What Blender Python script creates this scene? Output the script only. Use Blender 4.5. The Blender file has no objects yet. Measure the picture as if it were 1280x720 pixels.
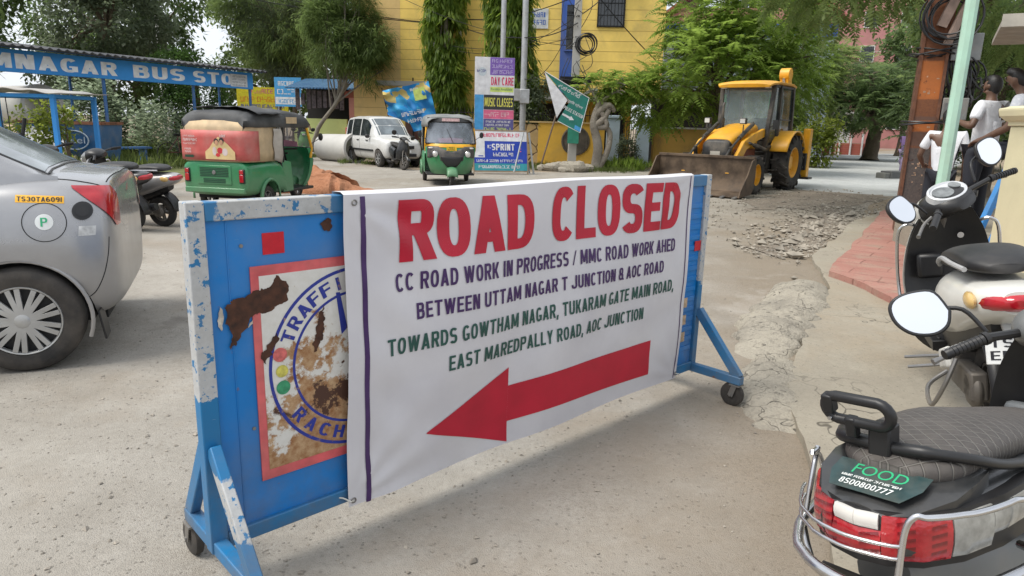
import bpy, bmesh, math, random
import numpy as np
from mathutils import Vector, Matrix, Euler, noise as mnoise
R = math.radians
random.seed(7); rng = np.random.default_rng(7)
S = bpy.context.scene
COL = S.collection
# ------------------------------------------------------------------ camera
cam = bpy.data.cameras.new('camera'); camo = bpy.data.objects.new('camera', cam); COL.objects.link(camo)
PITCH, ROLL = R(13.2), R(1.5)
cam.sensor_width = 36; cam.lens = 870 / 1280 * 36; cam.clip_start = .05; cam.clip_end = 3000
fw = Vector((0, math.cos(PITCH), -math.sin(PITCH))); r0 = Vector((1, 0, 0)); u0 = r0.cross(fw)
rt = r0 * math.cos(ROLL) + u0 * math.sin(ROLL); up = rt.cross(fw)
camo.matrix_world = Matrix(((rt.x, up.x, -fw.x, 0), (rt.y, up.y, -fw.y, 0), (rt.z, up.z, -fw.z, 1.5), (0, 0, 0, 1)))
S.camera = camo
S.view_settings.view_transform = 'Standard'; S.view_settings.look = 'None'; S.view_settings.exposure = .86; S.view_settings.gamma = 1
# ------------------------------------------------------------------ sky and sun (bright thin cloud)
SUN_EL, SUN_AZ = R(58), R(250)      # azimuth clockwise from +Y
w = bpy.data.worlds.new('World'); S.world = w; w.use_nodes = True
nt = w.node_tree; nt.nodes.clear()
N = nt.nodes.new; L = nt.links.new
sky = N('ShaderNodeTexSky'); sky.sky_type = 'NISHITA'; sky.sun_disc = False; sky.sun_elevation = SUN_EL; sky.sun_rotation = SUN_AZ
sky.air_density = 1; sky.dust_density = 2.5; sky.ozone_density = 1
tc = N('ShaderNodeTexCoord'); nz = N('ShaderNodeTexNoise'); nz.inputs['Scale'].default_value = 2.2; nz.inputs['Detail'].default_value = 7
L(tc.outputs['Generated'], nz.inputs['Vector'])
cr = N('ShaderNodeMapRange'); cr.inputs[1].default_value = .3; cr.inputs[2].default_value = .62; cr.inputs[3].default_value = .55; cr.inputs[4].default_value = 1
L(nz.outputs[0], cr.inputs[0])
mx = N('ShaderNodeMix'); mx.data_type = 'RGBA'; mx.inputs[7].default_value = (8.2, 8.6, 9.2, 1)
L(cr.outputs[0], mx.inputs[0]); L(sky.outputs[0], mx.inputs[6])
bg = N('ShaderNodeBackground'); bg.inputs[1].default_value = .075
L(mx.outputs[2], bg.inputs[0]); wo = N('ShaderNodeOutputWorld'); L(bg.outputs[0], wo.inputs[0])
sl = bpy.data.lights.new('sun', 'SUN'); sl.energy = 1.95; sl.angle = R(28); sl.color = (1, .955, .88)
so = bpy.data.objects.new('sun', sl); COL.objects.link(so)
sd = Vector((math.sin(SUN_AZ) * math.cos(SUN_EL), math.cos(SUN_AZ) * math.cos(SUN_EL), math.sin(SUN_EL)))
so.rotation_euler = sd.to_track_quat('Z', 'Y').to_euler(); so.location = (0, 0, 30)

# ------------------------------------------------------------------ materials
def srgb(h):
    if isinstance(h, str):
        v = [int(h[i:i + 2], 16) / 255 for i in (0, 2, 4)]
        return tuple(c / 12.92 if c < .04045 else ((c + .055) / 1.055) ** 2.4 for c in v)
    return tuple(h)
class NT:
    def __init__(s, name):
        s.m = bpy.data.materials.new(name); s.m.use_nodes = True; s.t = s.m.node_tree
        s.b = s.t.nodes['Principled BSDF']; s.c = None
    def n(s, t, **k):
        o = s.t.nodes.new(t)
        for a, b in k.items():
            if a[0] == 'i' and a[1:].isdigit(): o.inputs[int(a[1:])].default_value = b
            else: setattr(o, a, b)
        return o
    def l(s, a, b): s.t.links.new(a, b)
    def coord(s):
        if s.c is None: s.c = s.n('ShaderNodeTexCoord')
        return s.c.outputs['Object']
    def noise(s, scale, detail=4, rough=.55, vec=None, dist=0):
        o = s.n('ShaderNodeTexNoise'); o.inputs['Scale'].default_value = scale; o.inputs['Detail'].default_value = detail
        o.inputs['Roughness'].default_value = rough; o.inputs['Distortion'].default_value = dist
        s.l(vec if vec is not None else s.coord(), o.inputs['Vector']); return o.outputs[0]
    def ramp(s, fac, lo, hi, a=0., b=1.):
        o = s.n('ShaderNodeMapRange'); s.l(fac, o.inputs[0])
        for i, v in zip((1, 2, 3, 4), (lo, hi, a, b)): o.inputs[i].default_value = v
        return o.outputs[0]
    def math(s, op, a, b=None):
        o = s.n('ShaderNodeMath', operation=op)
        for i, v in enumerate((a, b)):
            if v is None: continue
            if isinstance(v, (int, float)): o.inputs[i].default_value = v
            else: s.l(v, o.inputs[i])
        return o.outputs[0]
    def mix(s, fac, a, b, blend='MIX'):
        o = s.n('ShaderNodeMix', data_type='RGBA', blend_type=blend)
        for i, v in ((0, fac), (6, a), (7, b)):
            if isinstance(v, (int, float)): o.inputs[i].default_value = v
            elif isinstance(v, tuple): o.inputs[i].default_value = (*v[:3], 1)
            else: s.l(v, o.inputs[i])
        return o.outputs[2]
    def bump(s, h, strength=.3, dist=.01):
        o = s.n('ShaderNodeBump'); o.inputs['Strength'].default_value = strength; o.inputs['Distance'].default_value = dist
        s.l(h, o.inputs['Height']); s.l(o.outputs[0], s.b.inputs['Normal'])
    def set(s, **k):
        for a, v in k.items():
            i = s.b.inputs[{'col': 'Base Color', 'rough': 'Roughness', 'metal': 'Metallic', 'spec': 'Specular IOR Level', 'coat': 'Coat Weight', 'trans': 'Transmission Weight', 'alpha': 'Alpha', 'sub': 'Subsurface Weight'}[a]]
            if isinstance(v, (int, float)): i.default_value = v
            elif isinstance(v, tuple): i.default_value = (*v[:3], 1)
            else: s.l(v, i)
        return s
    def sep(s):
        o = s.n('ShaderNodeSeparateXYZ'); s.l(s.coord(), o.inputs[0]); return o.outputs
MATS = {}
def pm(name, col, rough=.6, metal=0., var=.18, scale=5., bump=0., bs=60., dirt=0., dcol=(.30, .25, .19), coat=0., dscale=3., spec=.5):
    """plain procedural paint / plastic / cloth: colour variation, dust patches, fine bump"""
    if name in MATS: return MATS[name]
    t = NT(name); c = srgb(col)
    n1 = t.noise(scale, 5)
    k = t.ramp(n1, .3, .7)
    out = t.mix(k, tuple(x * (1 - var) for x in c), tuple(min(1, x * (1 + var)) for x in c))
    if dirt:
        dm = t.math('MULTIPLY', t.ramp(t.noise(dscale, 8, .65), .42, .7), dirt)
        out = t.mix(dm, out, dcol)
        t.set(rough=t.ramp(dm, 0, 1, rough, min(1, rough + .35)))
    else: t.set(rough=t.ramp(n1, .3, .7, rough * .92, min(1, rough * 1.08)))
    t.set(col=out, metal=metal, coat=coat, spec=spec)
    if bump: t.bump(t.noise(bs, 3), bump, .004)
    MATS[name] = t.m; return t.m
def glassmat(name, col=(.02, .025, .028), rough=.04, alpha=None):
    if name in MATS: return MATS[name]
    t = NT(name); n = t.noise(3, 6)
    t.set(col=t.mix(t.ramp(n, .45, .75), col, tuple(min(1, c * 2 + .02) for c in col)), rough=t.ramp(n, .4, .8, rough, rough + .1), spec=.8)
    if alpha is not None: t.set(alpha=alpha)
    MATS[name] = t.m; return t.m

# ------------------------------------------------------------------ mesh building
class MB:
    def __init__(s): s.v = []; s.f = []; s.mi = []; s.cur = 0; s.M = None
    def add(s, vs, fs):
        o = len(s.v)
        if s.M is not None: vs = [s.M @ Vector(v) for v in vs]
        s.v += [tuple(v) for v in vs]; s.f += [tuple(i + o for i in f) for f in fs]; s.mi += [s.cur] * len(fs); return s
    def box(s, c, sz, rot=None, taper=1.):
        x, y, z = (a / 2 for a in sz); vs = [Vector((i * x * (taper if k > 0 else 1), j * y * (taper if k > 0 else 1), k * z)) for k in (-1, 1) for j in (-1, 1) for i in (-1, 1)]
        if rot is not None:
            m = rot if isinstance(rot, Matrix) else Euler(rot).to_matrix()
            vs = [m @ v for v in vs]
        c = Vector(c)
        return s.add([v + c for v in vs], [(0, 2, 3, 1), (4, 5, 7, 6), (0, 1, 5, 4), (2, 6, 7, 3), (0, 4, 6, 2), (1, 3, 7, 5)])
    def bx(s, x0, x1, y0, y1, z0, z1): return s.box(((x0 + x1) / 2, (y0 + y1) / 2, (z0 + z1) / 2), (x1 - x0, y1 - y0, z1 - z0))
    def bar(s, p, q, w, h=None, upv=(0, 0, 1)):
        p, q = Vector(p), Vector(q); d = q - p; l = d.length; d.normalize(); u = Vector(upv)
        if abs(d.dot(u)) > .98: u = Vector((0, 1, 0)) if abs(d.y) < .9 else Vector((1, 0, 0))
        sx = d.cross(u).normalized(); u = sx.cross(d)
        return s.box((p + q) / 2, (w, l, h or w), Matrix((sx, d, u)).transposed())
    def tube(s, pts, r, n=8, closed=False, cap=True):
        pts = [Vector(p) for p in pts]; m = len(pts); rr = r if isinstance(r, (list, tuple)) else [r] * m
        T = []
        for i in range(m):
            a = pts[i - 1] if (i or closed) else pts[i]; b = pts[(i + 1) % m] if (i < m - 1 or closed) else pts[i]
            T.append((b - a).normalized())
        u = T[0].orthogonal().normalized(); vs = []; fs = []
        for i in range(m):
            u = (u - T[i] * u.dot(T[i])); u = u.normalized() if u.length > 1e-6 else T[i].orthogonal().normalized()
            w_ = T[i].cross(u)
            for k in range(n):
                a = 2 * math.pi * k / n; vs.append(pts[i] + (u * math.cos(a) + w_ * math.sin(a)) * rr[i])
        for i in range(m if closed else m - 1):
            j = (i + 1) % m
            for k in range(n): fs.append((i * n + k, i * n + (k + 1) % n, j * n + (k + 1) % n, j * n + k))
        if cap and not closed: fs.append(tuple(range(n - 1, -1, -1))); fs.append(tuple((m - 1) * n + k for k in range(n)))
        return s.add(vs, fs)
    def loft(s, rings, closed=True, caps=True):
        n = len(rings[0]); vs = [p for r in rings for p in r]; fs = []
        for i in range(len(rings) - 1):
            for k in range(n if closed else n - 1): fs.append((i * n + k, i * n + (k + 1) % n, (i + 1) * n + (k + 1) % n, (i + 1) * n + k))
        if caps: fs.append(tuple(range(n - 1, -1, -1))); fs.append(tuple((len(rings) - 1) * n + k for k in range(n)))
        return s.add(vs, fs)
    def lathe(s, prof, o=(0, 0, 0), ax=(0, 0, 1), n=24, caps=True):
        """prof: (radius, height along axis)"""
        ax = Vector(ax).normalized(); u = ax.orthogonal().normalized(); w_ = ax.cross(u); o = Vector(o)
        return s.loft([[o + ax * h + (u * math.cos(2 * math.pi * k / n) + w_ * math.sin(2 * math.pi * k / n)) * max(r, 1e-4) for k in range(n)] for r, h in prof], caps=caps)
    def prism(s, poly, o, u, v, depth):
        """poly in (u, v) plane at o, extruded by depth along u x v"""
        o, u, v = Vector(o), Vector(u), Vector(v); nn = u.cross(v).normalized() * depth
        a = [o + u * p[0] + v * p[1] for p in poly]; k = len(a)
        fs = [tuple(range(k - 1, -1, -1)), tuple(range(k, 2 * k))] + [(i, (i + 1) % k, k + (i + 1) % k, k + i) for i in range(k)]
        return s.add(a + [p + nn for p in a], fs)
    def ball(s, c, r, n=12, m=8):
        c = Vector(c); r = Vector(r) if hasattr(r, '__len__') else Vector((r, r, r))
        rings = []
        for j in range(1, m):
            t = math.pi * j / m
            rings.append([c + Vector((r.x * math.sin(t) * math.cos(2 * math.pi * k / n), r.y * math.sin(t) * math.sin(2 * math.pi * k / n), -r.z * math.cos(t))) for k in range(n)])
        return s.loft(rings)
    def build(s, name, mat, parent=None, smooth=35, bevel=0, loc=None, rot=None, sub=0, bseg=2):
        me = bpy.data.meshes.new(name); me.from_pydata(s.v, [], s.f)
        for m in (mat if isinstance(mat, (list, tuple)) else [mat]): me.materials.append(m)
        if len(me.materials) > 1: me.polygons.foreach_set('material_index', s.mi)
        me.validate(); bm = bmesh.new(); bm.from_mesh(me); bmesh.ops.recalc_face_normals(bm, faces=bm.faces); bm.to_mesh(me); bm.free()
        return link(name, me, parent, smooth, bevel, loc, rot, sub, bseg)
def link(name, me, parent=None, smooth=35, bevel=0, loc=None, rot=None, sub=0, bseg=2):
    if smooth: me.shade_smooth(); me.set_sharp_from_angle(angle=R(smooth))
    o = bpy.data.objects.new(name, me); COL.objects.link(o); o.parent = parent
    if loc is not None: o.location = loc
    if rot is not None: o.rotation_euler = rot
    if sub:
        m = o.modifiers.new('sub', 'SUBSURF'); m.levels = m.render_levels = sub
    if bevel:
        m = o.modifiers.new('bevel', 'BEVEL'); m.width = bevel; m.segments = bseg; m.limit_method = 'ANGLE'; m.angle_limit = R(40)
    return o
def tag(o, label, cat=None, group=None, kind=None):
    o['label'] = label
    if cat: o['category'] = cat
    if group: o['group'] = group
    if kind: o['kind'] = kind
    return o
def thing(name, label, cat, loc=(0, 0, 0), rz=0, group=None, rot=None, sc=1):
    o = bpy.data.objects.new(name, None); COL.objects.link(o); o.location = loc; o.rotation_euler = rot or (0, 0, rz); o.scale = (sc,) * 3
    o.empty_display_size = .2
    return tag(o, label, cat, group)
def struct(o): o['kind'] = 'structure'; return o
def copy_tree(o, parent=None):
    c = o.copy(); COL.objects.link(c); c.parent = parent
    for ch in list(o.children): copy_tree(ch, c)
    return c
def heading(hx, hy): return math.atan2(hy, hx)
def bake(o, *mods):
    """apply modifiers to the object's mesh"""
    bpy.context.view_layer.update()
    dg = bpy.context.evaluated_depsgraph_get(); me = bpy.data.meshes.new_from_object(o.evaluated_get(dg))
    o.modifiers.clear(); old = o.data; o.data = me; bpy.data.meshes.remove(old); return o
def cut(o, mb):
    """boolean-subtract a closed mesh builder from o (in o's local space)"""
    c = mb.build('cutter', pm('rubber', (.02, .02, .02)), smooth=0); c.parent = o.parent
    c.matrix_local = o.matrix_local.copy()
    m = o.modifiers.new('cut', 'BOOLEAN'); m.operation = 'DIFFERENCE'; m.object = c; m.solver = 'EXACT'
    bake(o); d = c.data; bpy.data.objects.remove(c); bpy.data.meshes.remove(d); o.data.shade_smooth(); o.data.set_sharp_from_angle(angle=R(30)); return o
# lettering: outlines converted to thin meshes, fitted to a box
TXT = {}
# a heavy condensed block alphabet drawn from bars, diagonals and bowls (clean outlines at any size)
def glyph(ch, s=.175, b=.15, w=.58):
    Q = []
    def bar(x0, x1, y0, y1): Q.append([(x0, y0), (x1, y0), (x1, y1), (x0, y1)])
    def dia(xb, xt, y0=0., y1=1., t=s * 1.08): Q.append([(xb, y0), (xb + t, y0), (xt + t, y1), (xt, y1)])
    def arc(cx, cy, rx, ry, a0, a1, tx=s, ty=b, n=14, p=2.5):
        def pt(a, kx, ky): c, q = math.cos(R(a)), math.sin(R(a)); return (cx + kx * math.copysign(abs(c) ** (2 / p), c), cy + ky * math.copysign(abs(q) ** (2 / p), q))
        for i in range(n):
            u, v = a0 + (a1 - a0) * i / n, a0 + (a1 - a0) * (i + 1) / n; Q.append([pt(u, rx - tx, ry - ty), pt(u, rx, ry), pt(v, rx, ry), pt(v, rx - tx, ry - ty)])
    def bowl(y0, y1, x1, xs=0.): cx = x1 - (y1 - y0) * .42 if (y1 - y0) < .9 else x1 * .42; bar(s * .98 + xs, cx, y1 - b, y1); bar(s * .98 + xs, cx, y0, y0 + b); arc(cx, (y0 + y1) / 2, x1 - cx, (y1 - y0) / 2, -90, 90)
    W_ = w; h = w / 2
    if ch == 'I' or ch == '1' or ch == '|': bar(0, s, 0, 1); W_ = s; 
    elif ch == 'L': bar(0, s, 0, 1); bar(s * .98, w * .86, 0, b); W_ = w * .86
    elif ch in 'EF':
        bar(0, s, 0, 1); bar(s * .98, w * .88, 1 - b, 1); bar(s * .98, w * .82, .5 - b * .45, .5 + b * .5); W_ = w * .88
        if ch == 'E': bar(s * .98, w * .9, 0, b)
    elif ch == 'T': bar(h - s / 2, h + s / 2, 0, 1 - b * .98); bar(0, w, 1 - b, 1)
    elif ch == 'H': bar(0, s, 0, 1); bar(w - s, w, 0, 1); bar(s * .98, w - s * .98, .5 - b / 2, .5 + b / 2)
    elif ch in 'OQ0': arc(h, .5, h, .5, 0, 360, n=30); 
    elif ch == 'C': arc(h, .5, h, .5, 42, 318, n=24)
    elif ch == 'G': arc(h, .5, h, .5, 42, 300, n=24); bar(w - s, w, .06, .46); bar(h, w - s * .98, .34, .46)
    elif ch == 'D': bar(0, s, 0, 1); bowl(0, 1, w)
    elif ch in 'PR':
        bar(0, s, 0, 1); bowl(.42, 1, w)
        if ch == 'R': dia(w - s * .98, w * .40, 0, .45)
    elif ch == 'B': bar(0, s, 0, 1); bowl(.46, 1, w * .95); bowl(0, .46 + b * .8, w)
    elif ch in 'S5': r = .25 + b / 4; arc(h, 1 - r, h, r, 28, 270); arc(h, r, h, r, -152, 90)
    elif ch in 'UJ':
        bar(w - s, w, .3, 1); arc(h, .3, h, .3, 180, 360)
        if ch == 'U': bar(0, s, .3, 1)
    elif ch == 'N': bar(0, s, 0, 1); bar(w - s, w, 0, 1); dia(w - s * 1.35, s * .3)
    elif ch == 'M': W_ = w * 1.32; bar(0, s, 0, 1); bar(W_ - s, W_, 0, 1); dia(W_ / 2 - s * .5, s * .2, .12, 1, s); dia(W_ / 2 - s * .5, W_ - s * 1.2, .12, 1, s)
    elif ch == 'W': W_ = w * 1.5; dia(W_ * .2, 0, t=s); dia(W_ * .2, W_ / 2 - s / 2, t=s); dia(W_ * .8 - s, W_ / 2 - s / 2, t=s); dia(W_ * .8 - s, W_ - s, t=s)
    elif ch == 'V': dia(h - s * .5, 0, t=s); dia(h - s * .5, w - s, t=s)
    elif ch == 'A': W_ = w * 1.06; dia(0, W_ / 2 - s * .52, t=s * 1.05); dia(W_ - s * 1.05, W_ / 2 - s * .52, t=s * 1.05); bar(W_ * .2, W_ * .8, .19, .19 + b * .9)
    elif ch == 'Y': bar(h - s / 2, h + s / 2, 0, .45); dia(h - s / 2, 0, .42, 1, s); dia(h - s / 2, w - s, .42, 1, s)
    elif ch == 'X': dia(0, w - s); dia(w - s, 0)
    elif ch == 'K': bar(0, s, 0, 1); dia(w - s * 1.05, s * .75, 0, .62); dia(s * .7, w - s * 1.1, .36, 1)
    elif ch in 'Z7': bar(0, w, 1 - b, 1); dia(.02, w - s * 1.1, b if ch == 'Z' else 0, 1 - b * .98); (bar(0, w, 0, b) if ch == 'Z' else None)
    elif ch == '4': bar(w * .55, w * .55 + s, 0, 1); bar(0, w, .22, .22 + b); dia(0, w * .5, .3, 1, s * .8)
    elif ch in '2': r = .29; arc(h, 1 - r, h, r, -30, 170); dia(0, w - s * 1.4, b * .9, .62); bar(0, w, 0, b)
    elif ch in '3': r = .25 + b / 4; arc(h, 1 - r, h, r, -90, 160); arc(h, r, h, r, -160, 90)
    elif ch in '8&': r = .25 + b / 4; arc(h, 1 - r, h * .88, r, 0, 360, n=24); arc(h, r, h, r, 0, 360, n=24); (dia(w - s * .4, w * .5, 0, .45, s * .9) if ch == '&' else None)
    elif ch == '6': arc(h, .31, h, .31, 0, 360, n=24); arc(h, .5, h, .5, 70, 200)
    elif ch == '9': arc(h, .69, h, .69 - .38, 0, 360, n=24); arc(h, .5, h, .5, -110, 20)
    elif ch == '/': W_ = .4; dia(0, .4 - s * .6, 0, 1, s * .6)
    elif ch == '.': bar(0, s, 0, s); W_ = s
    elif ch == ',': dia(-.03, .02, -.16, s, s * .9); W_ = s
    elif ch == ' ': W_ = .30 - .1
    else: bar(0, w, .45, .55)
    return Q, W_
def text_mesh(s, bold=0., ext=.003):
    k = (s, bold)
    if k in TXT: return TXT[k]
    if bold > 0 and s.isascii() and s.upper() == s:
        st = .135 + min(bold, .08) * 1.6; V = []; F = []; x = 0; z = 0
        for ch in s:
            Q, W_ = glyph(ch, st, st * .84, .58 + max(0, st - .175))
            for q in Q:
                o = len(V); z = (z + 1) % 7; V += [(a + x, b_, z * .02) for a, b_ in q]; F.append(tuple(range(o, o + 4)))
            x += W_ + (.05 if bold > .055 else .12)
        V = np.array(V)
        if V[:, 1].min() < -.01: V = np.concatenate([V, V[:0]])
        TXT[k] = (V, F); return TXT[k]
    return font_mesh(s, ext, k)
def font_mesh(s, ext, k):
    cu = bpy.data.curves.new('t', 'FONT'); cu.body = s; cu.resolution_u = 3; cu.fill_mode = 'FRONT'; cu.extrude = 0
    o = bpy.data.objects.new('t', cu); COL.objects.link(o); bpy.context.view_layer.update()
    me = bpy.data.meshes.new_from_object(o.evaluated_get(bpy.context.evaluated_depsgraph_get()))
    bpy.data.objects.remove(o); bpy.data.curves.remove(cu)
    v = np.array([p.co[:] for p in me.vertices]); f = [tuple(p.vertices) for p in me.polygons]; bpy.data.meshes.remove(me)
    TXT[k] = (v, f); return TXT[k]
def lettering(mb, s, o, u, v, w_, h, bold=0., depth=.002, skew=0., shape=None):
    """add text s, its box fitted to w_ x h, lower-left at o, axes u, v"""
    vs, fs = text_mesh(s, bold)
    if not len(vs): return
    lo, hi = vs.min(0), vs.max(0)
    if bold > 0 and s.isascii() and s.upper() == s: lo[1], hi[1], lo[2], hi[2] = 0, 1, 0, .14
    sz = np.maximum(hi - lo, 1e-6); q = (vs - lo) / sz
    o, u, v = Vector(o), Vector(u).normalized(), Vector(v).normalized(); n = u.cross(v)
    P = []
    for a in q:
        x, y = a[0] * w_, a[1] * h
        p = o + u * (x + skew * y) + v * y + n * (a[2] * depth)
        P.append(shape(p) if shape else p)
    mb.add(P, fs)
def scribble(mb, o, u, v, w_, h, seed=0, depth=.001):
    """print too small to be read in the photograph: a row of letter-like strokes"""
    rn = random.Random(seed * 7 + int(w_ * 1000)); o, u, v = Vector(o), Vector(u).normalized(), Vector(v).normalized(); n = u.cross(v) * depth; x = 0; k = 0
    def q(a, b, c, d, e): mb.add([o + u * a + v * c + n * e, o + u * b + v * c + n * e, o + u * b + v * d + n * e, o + u * a + v * d + n * e], [(0, 1, 2, 3)])
    while x < w_ - h * .3:
        cw = h * rn.uniform(.42, .66); t = h * .17
        if rn.random() < .14 and k > 2: x += h * .4; k = 0; continue
        cw = min(cw, w_ - x)
        if rn.random() < .8: q(x, x + t, 0, h, 0)
        if rn.random() < .6: q(x + cw - t, x + cw, h * rn.choice([0, 0, .45]), h * rn.choice([1, 1, .55]), 0)
        for z in rn.sample([0, .42, .84], rn.choice([1, 2, 2])): q(x, x + cw, h * z, h * z + t * .9, .5)
        x += cw + h * .14; k += 1
BLACK = pm('black_plastic', (.010, .010, .011), .42, bump=.05, dirt=.14, dcol=(.08, .07, .06))
RUBBER = pm('tyre_rubber', (.022, .021, .02), .85, bump=.3, bs=90, dirt=.6, dcol=(.13, .11, .09))
CHROME = pm('chrome_tube', (.62, .62, .63), .22, 1., var=.1, dirt=.25, dcol=(.3, .27, .23), dscale=14)
STEEL = pm('dull_steel', (.25, .25, .25), .45, .8, dirt=.5)
WHITEP = pm('white_paint', (.72, .72, .70), .4, dirt=.15)
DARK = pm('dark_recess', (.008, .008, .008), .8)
# ================================================================== ground, road, pavement
def ground_mat(name, a, b, stone, patch=None, pscale=.5, gscale=70, gstr=.5, stain=None, cracks=0, shoulder=None, joints=None):
    t = NT(name); big = t.noise(.35, 8, .6); mid = t.noise(2.3, 8, .65); fine = t.noise(28, 6, .7)
    col = t.mix(t.ramp(mid, .33, .68), srgb(a), srgb(b))
    if patch: col = t.mix(t.ramp(t.noise(pscale, 9, .66, dist=.4), .5, .66), col, srgb(patch))
    v = t.n('ShaderNodeTexVoronoi'); v.inputs['Scale'].default_value = gscale; t.l(t.coord(), v.inputs['Vector'])
    v2 = t.n('ShaderNodeTexVoronoi'); v2.inputs['Scale'].default_value = gscale * .33; t.l(t.coord(), v2.inputs['Vector'])
    grain = t.n('ShaderNodeSeparateColor'); t.l(v.outputs['Color'], grain.inputs[0])
    grain2 = t.n('ShaderNodeSeparateColor'); t.l(v2.outputs['Color'], grain2.inputs[0])
    sp = t.math('MULTIPLY', t.ramp(grain.outputs[0], .62, .92), t.ramp(t.noise(1.1, 6), .40, .64, .05, .75))
    col = t.mix(sp, col, srgb(stone))
    sp2 = t.math('MULTIPLY', t.ramp(grain2.outputs[0], .86, .93), t.ramp(v2.outputs['Distance'], .38, .3))
    col = t.mix(t.math('MULTIPLY', sp2, .6), col, tuple(c * .5 for c in srgb(stone)))
    col = t.mix(t.ramp(fine, .35, .75, 0, .35), col, tuple(c * .55 for c in srgb(a)))
    col = t.mix(t.ramp(big, .4, .7, 0, .35), col, tuple(min(1, c * 1.25) for c in srgb(b)))
    if stain: col = t.mix(t.ramp(t.noise(.8, 3, .5), .66, .74, 0, .55), col, srgb(stain))
    if joints:
        mp = t.n('ShaderNodeMapping'); mp.inputs['Rotation'].default_value = (0, 0, joints[2]); t.l(t.coord(), mp.inputs[0]); br = t.n('ShaderNodeTexBrick'); br.inputs['Scale'].default_value = 1; br.inputs['Brick Width'].default_value = joints[0]; br.inputs['Row Height'].default_value = joints[1]; br.inputs['Mortar Size'].default_value = .012; br.inputs['Mortar Smooth'].default_value = .5
        nn_ = t.n('ShaderNodeVectorMath', operation='ADD'); n3 = t.n('ShaderNodeTexNoise'); n3.inputs['Scale'].default_value = 3; t.l(t.coord(), n3.inputs['Vector']); sc3 = t.n('ShaderNodeVectorMath', operation='SCALE'); sc3.inputs['Scale'].default_value = .06; t.l(n3.outputs['Color'], sc3.inputs[0]); t.l(mp.outputs[0], nn_.inputs[0]); t.l(sc3.outputs[0], nn_.inputs[1]); t.l(nn_.outputs[0], br.inputs['Vector'])
        jm = t.math('MULTIPLY', br.outputs['Fac'], t.ramp(t.noise(1.6, 5), .35, .6, .1, .75)); col = t.mix(jm, col, tuple(c * .5 for c in srgb(a))); bwj = t.n('ShaderNodeRGBToBW'); t.l(br.outputs['Color'], bwj.inputs[0]); col = t.mix(t.ramp(bwj.outputs[0], .3, .9, 0, .22), col, tuple(c * .62 for c in srgb(a)))
        col = t.mix(t.ramp(t.noise(2.2, 9, .7), .55, .68, 0, .7), col, (.30, .25, .19))
    if shoulder:
        q = t.sep(); m = t.math('ADD', t.math('SUBTRACT', q[0], t.math('MULTIPLY', q[1], .30)), t.math('MULTIPLY', t.math('SUBTRACT', t.noise(.9, 8, .65), .5), 3.2))
        m = t.math('MULTIPLY', t.ramp(m, -.9, .5), t.ramp(q[1], 9, 15, 1, .35)); col = t.mix(t.math('MULTIPLY', m, .75), col, t.mix(sp, shoulder, tuple(c * .72 for c in shoulder)))
        mp = t.n('ShaderNodeMapping'); mp.inputs['Scale'].default_value = (1.5, .12, 1); mp.inputs['Rotation'].default_value = (0, 0, .25); t.l(t.coord(), mp.inputs[0])
        col = t.mix(t.ramp(t.noise(1., 4, .5, mp.outputs[0]), .52, .68, 0, .22), col, tuple(c * .62 for c in srgb(a)))
        col = t.mix(t.ramp(t.noise(1.7, 3, .4), .68, .73, 0, .4), col, (.12, .105, .09)); col = t.mix(t.ramp(t.noise(.55, 9, .7, dist=.8), .56, .70, 0, .5), col, (.46, .43, .385)); col = t.mix(t.ramp(t.noise(4.2, 8, .75), .58, .70, 0, .5), col, (.20, .172, .138))
    h = t.math('ADD', t.math('MULTIPLY', t.ramp(v.outputs['Distance'], 0, .7, 1, 0), .5), t.math('MULTIPLY', fine, 1.2))
    h = t.math('ADD', h, t.math('MULTIPLY', sp2, 2.5))
    h = t.math('ADD', h, t.math('MULTIPLY', mid, 3.))
    if cracks:
        vc = t.n('ShaderNodeTexVoronoi', feature='DISTANCE_TO_EDGE'); vc.inputs['Scale'].default_value = cracks
        wv = t.n('ShaderNodeVectorMath', operation='ADD'); t.l(t.coord(), wv.inputs[0])
        nn = t.n('ShaderNodeTexNoise'); nn.inputs['Scale'].default_value = 4; t.l(t.coord(), nn.inputs['Vector']); t.l(nn.outputs['Color'], wv.inputs[1]); t.l(wv.outputs[0], vc.inputs['Vector'])
        ck = t.math('MULTIPLY', t.ramp(vc.outputs['Distance'], .004, .012, 1, 0), t.ramp(t.noise(.9), .45, .6))
        col = t.mix(t.math('MULTIPLY', ck, .8), col, tuple(c * .25 for c in srgb(a))); h = t.math('SUBTRACT', h, t.math('MULTIPLY', ck, 2))
    t.set(col=col, rough=.92, spec=.25); t.bump(h, gstr, .012); return t.m
M_ROAD = ground_mat('dusty_concrete', (.285, .26, .222), (.375, .35, .308), (.20, .175, .15), (.265, .215, .16), pscale=.33, stain=(.37, .25, .15), gscale=170, shoulder=(.225, .18, .128))
M_SOIL = ground_mat('dry_soil', (.23, .18, .125), (.32, .26, .19), (.16, .13, .10))
M_APRON = ground_mat('trodden_concrete', (.275, .245, .195), (.33, .30, .24), (.22, .195, .155), (.29, .235, .165), gscale=190, gstr=.18, cracks=.9)
M_ASPH = ground_mat('broken_asphalt', (.17, .14, .11), (.26, .22, .175), (.34, .31, .27), (.11, .088, .068), pscale=1.2, gscale=30, gstr=1.)
M_GREY = ground_mat('fresh_grey_concrete', (.36, .38, .38), (.48, .49, .48), (.25, .25, .24), (.30, .30, .29), pscale=.4, gscale=40)
M_RED = ground_mat('red_painted_concrete', (.33, .15, .12), (.385, .205, .165), (.30, .21, .17), (.36, .26, .20), pscale=2.6, gscale=120, gstr=.3, cracks=.55, joints=(.62, .31, .62))
M_REDSOIL = ground_mat('red_soil', (.33, .14, .07), (.42, .20, .11), (.25, .10, .05), gscale=24, gstr=1.)
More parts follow.
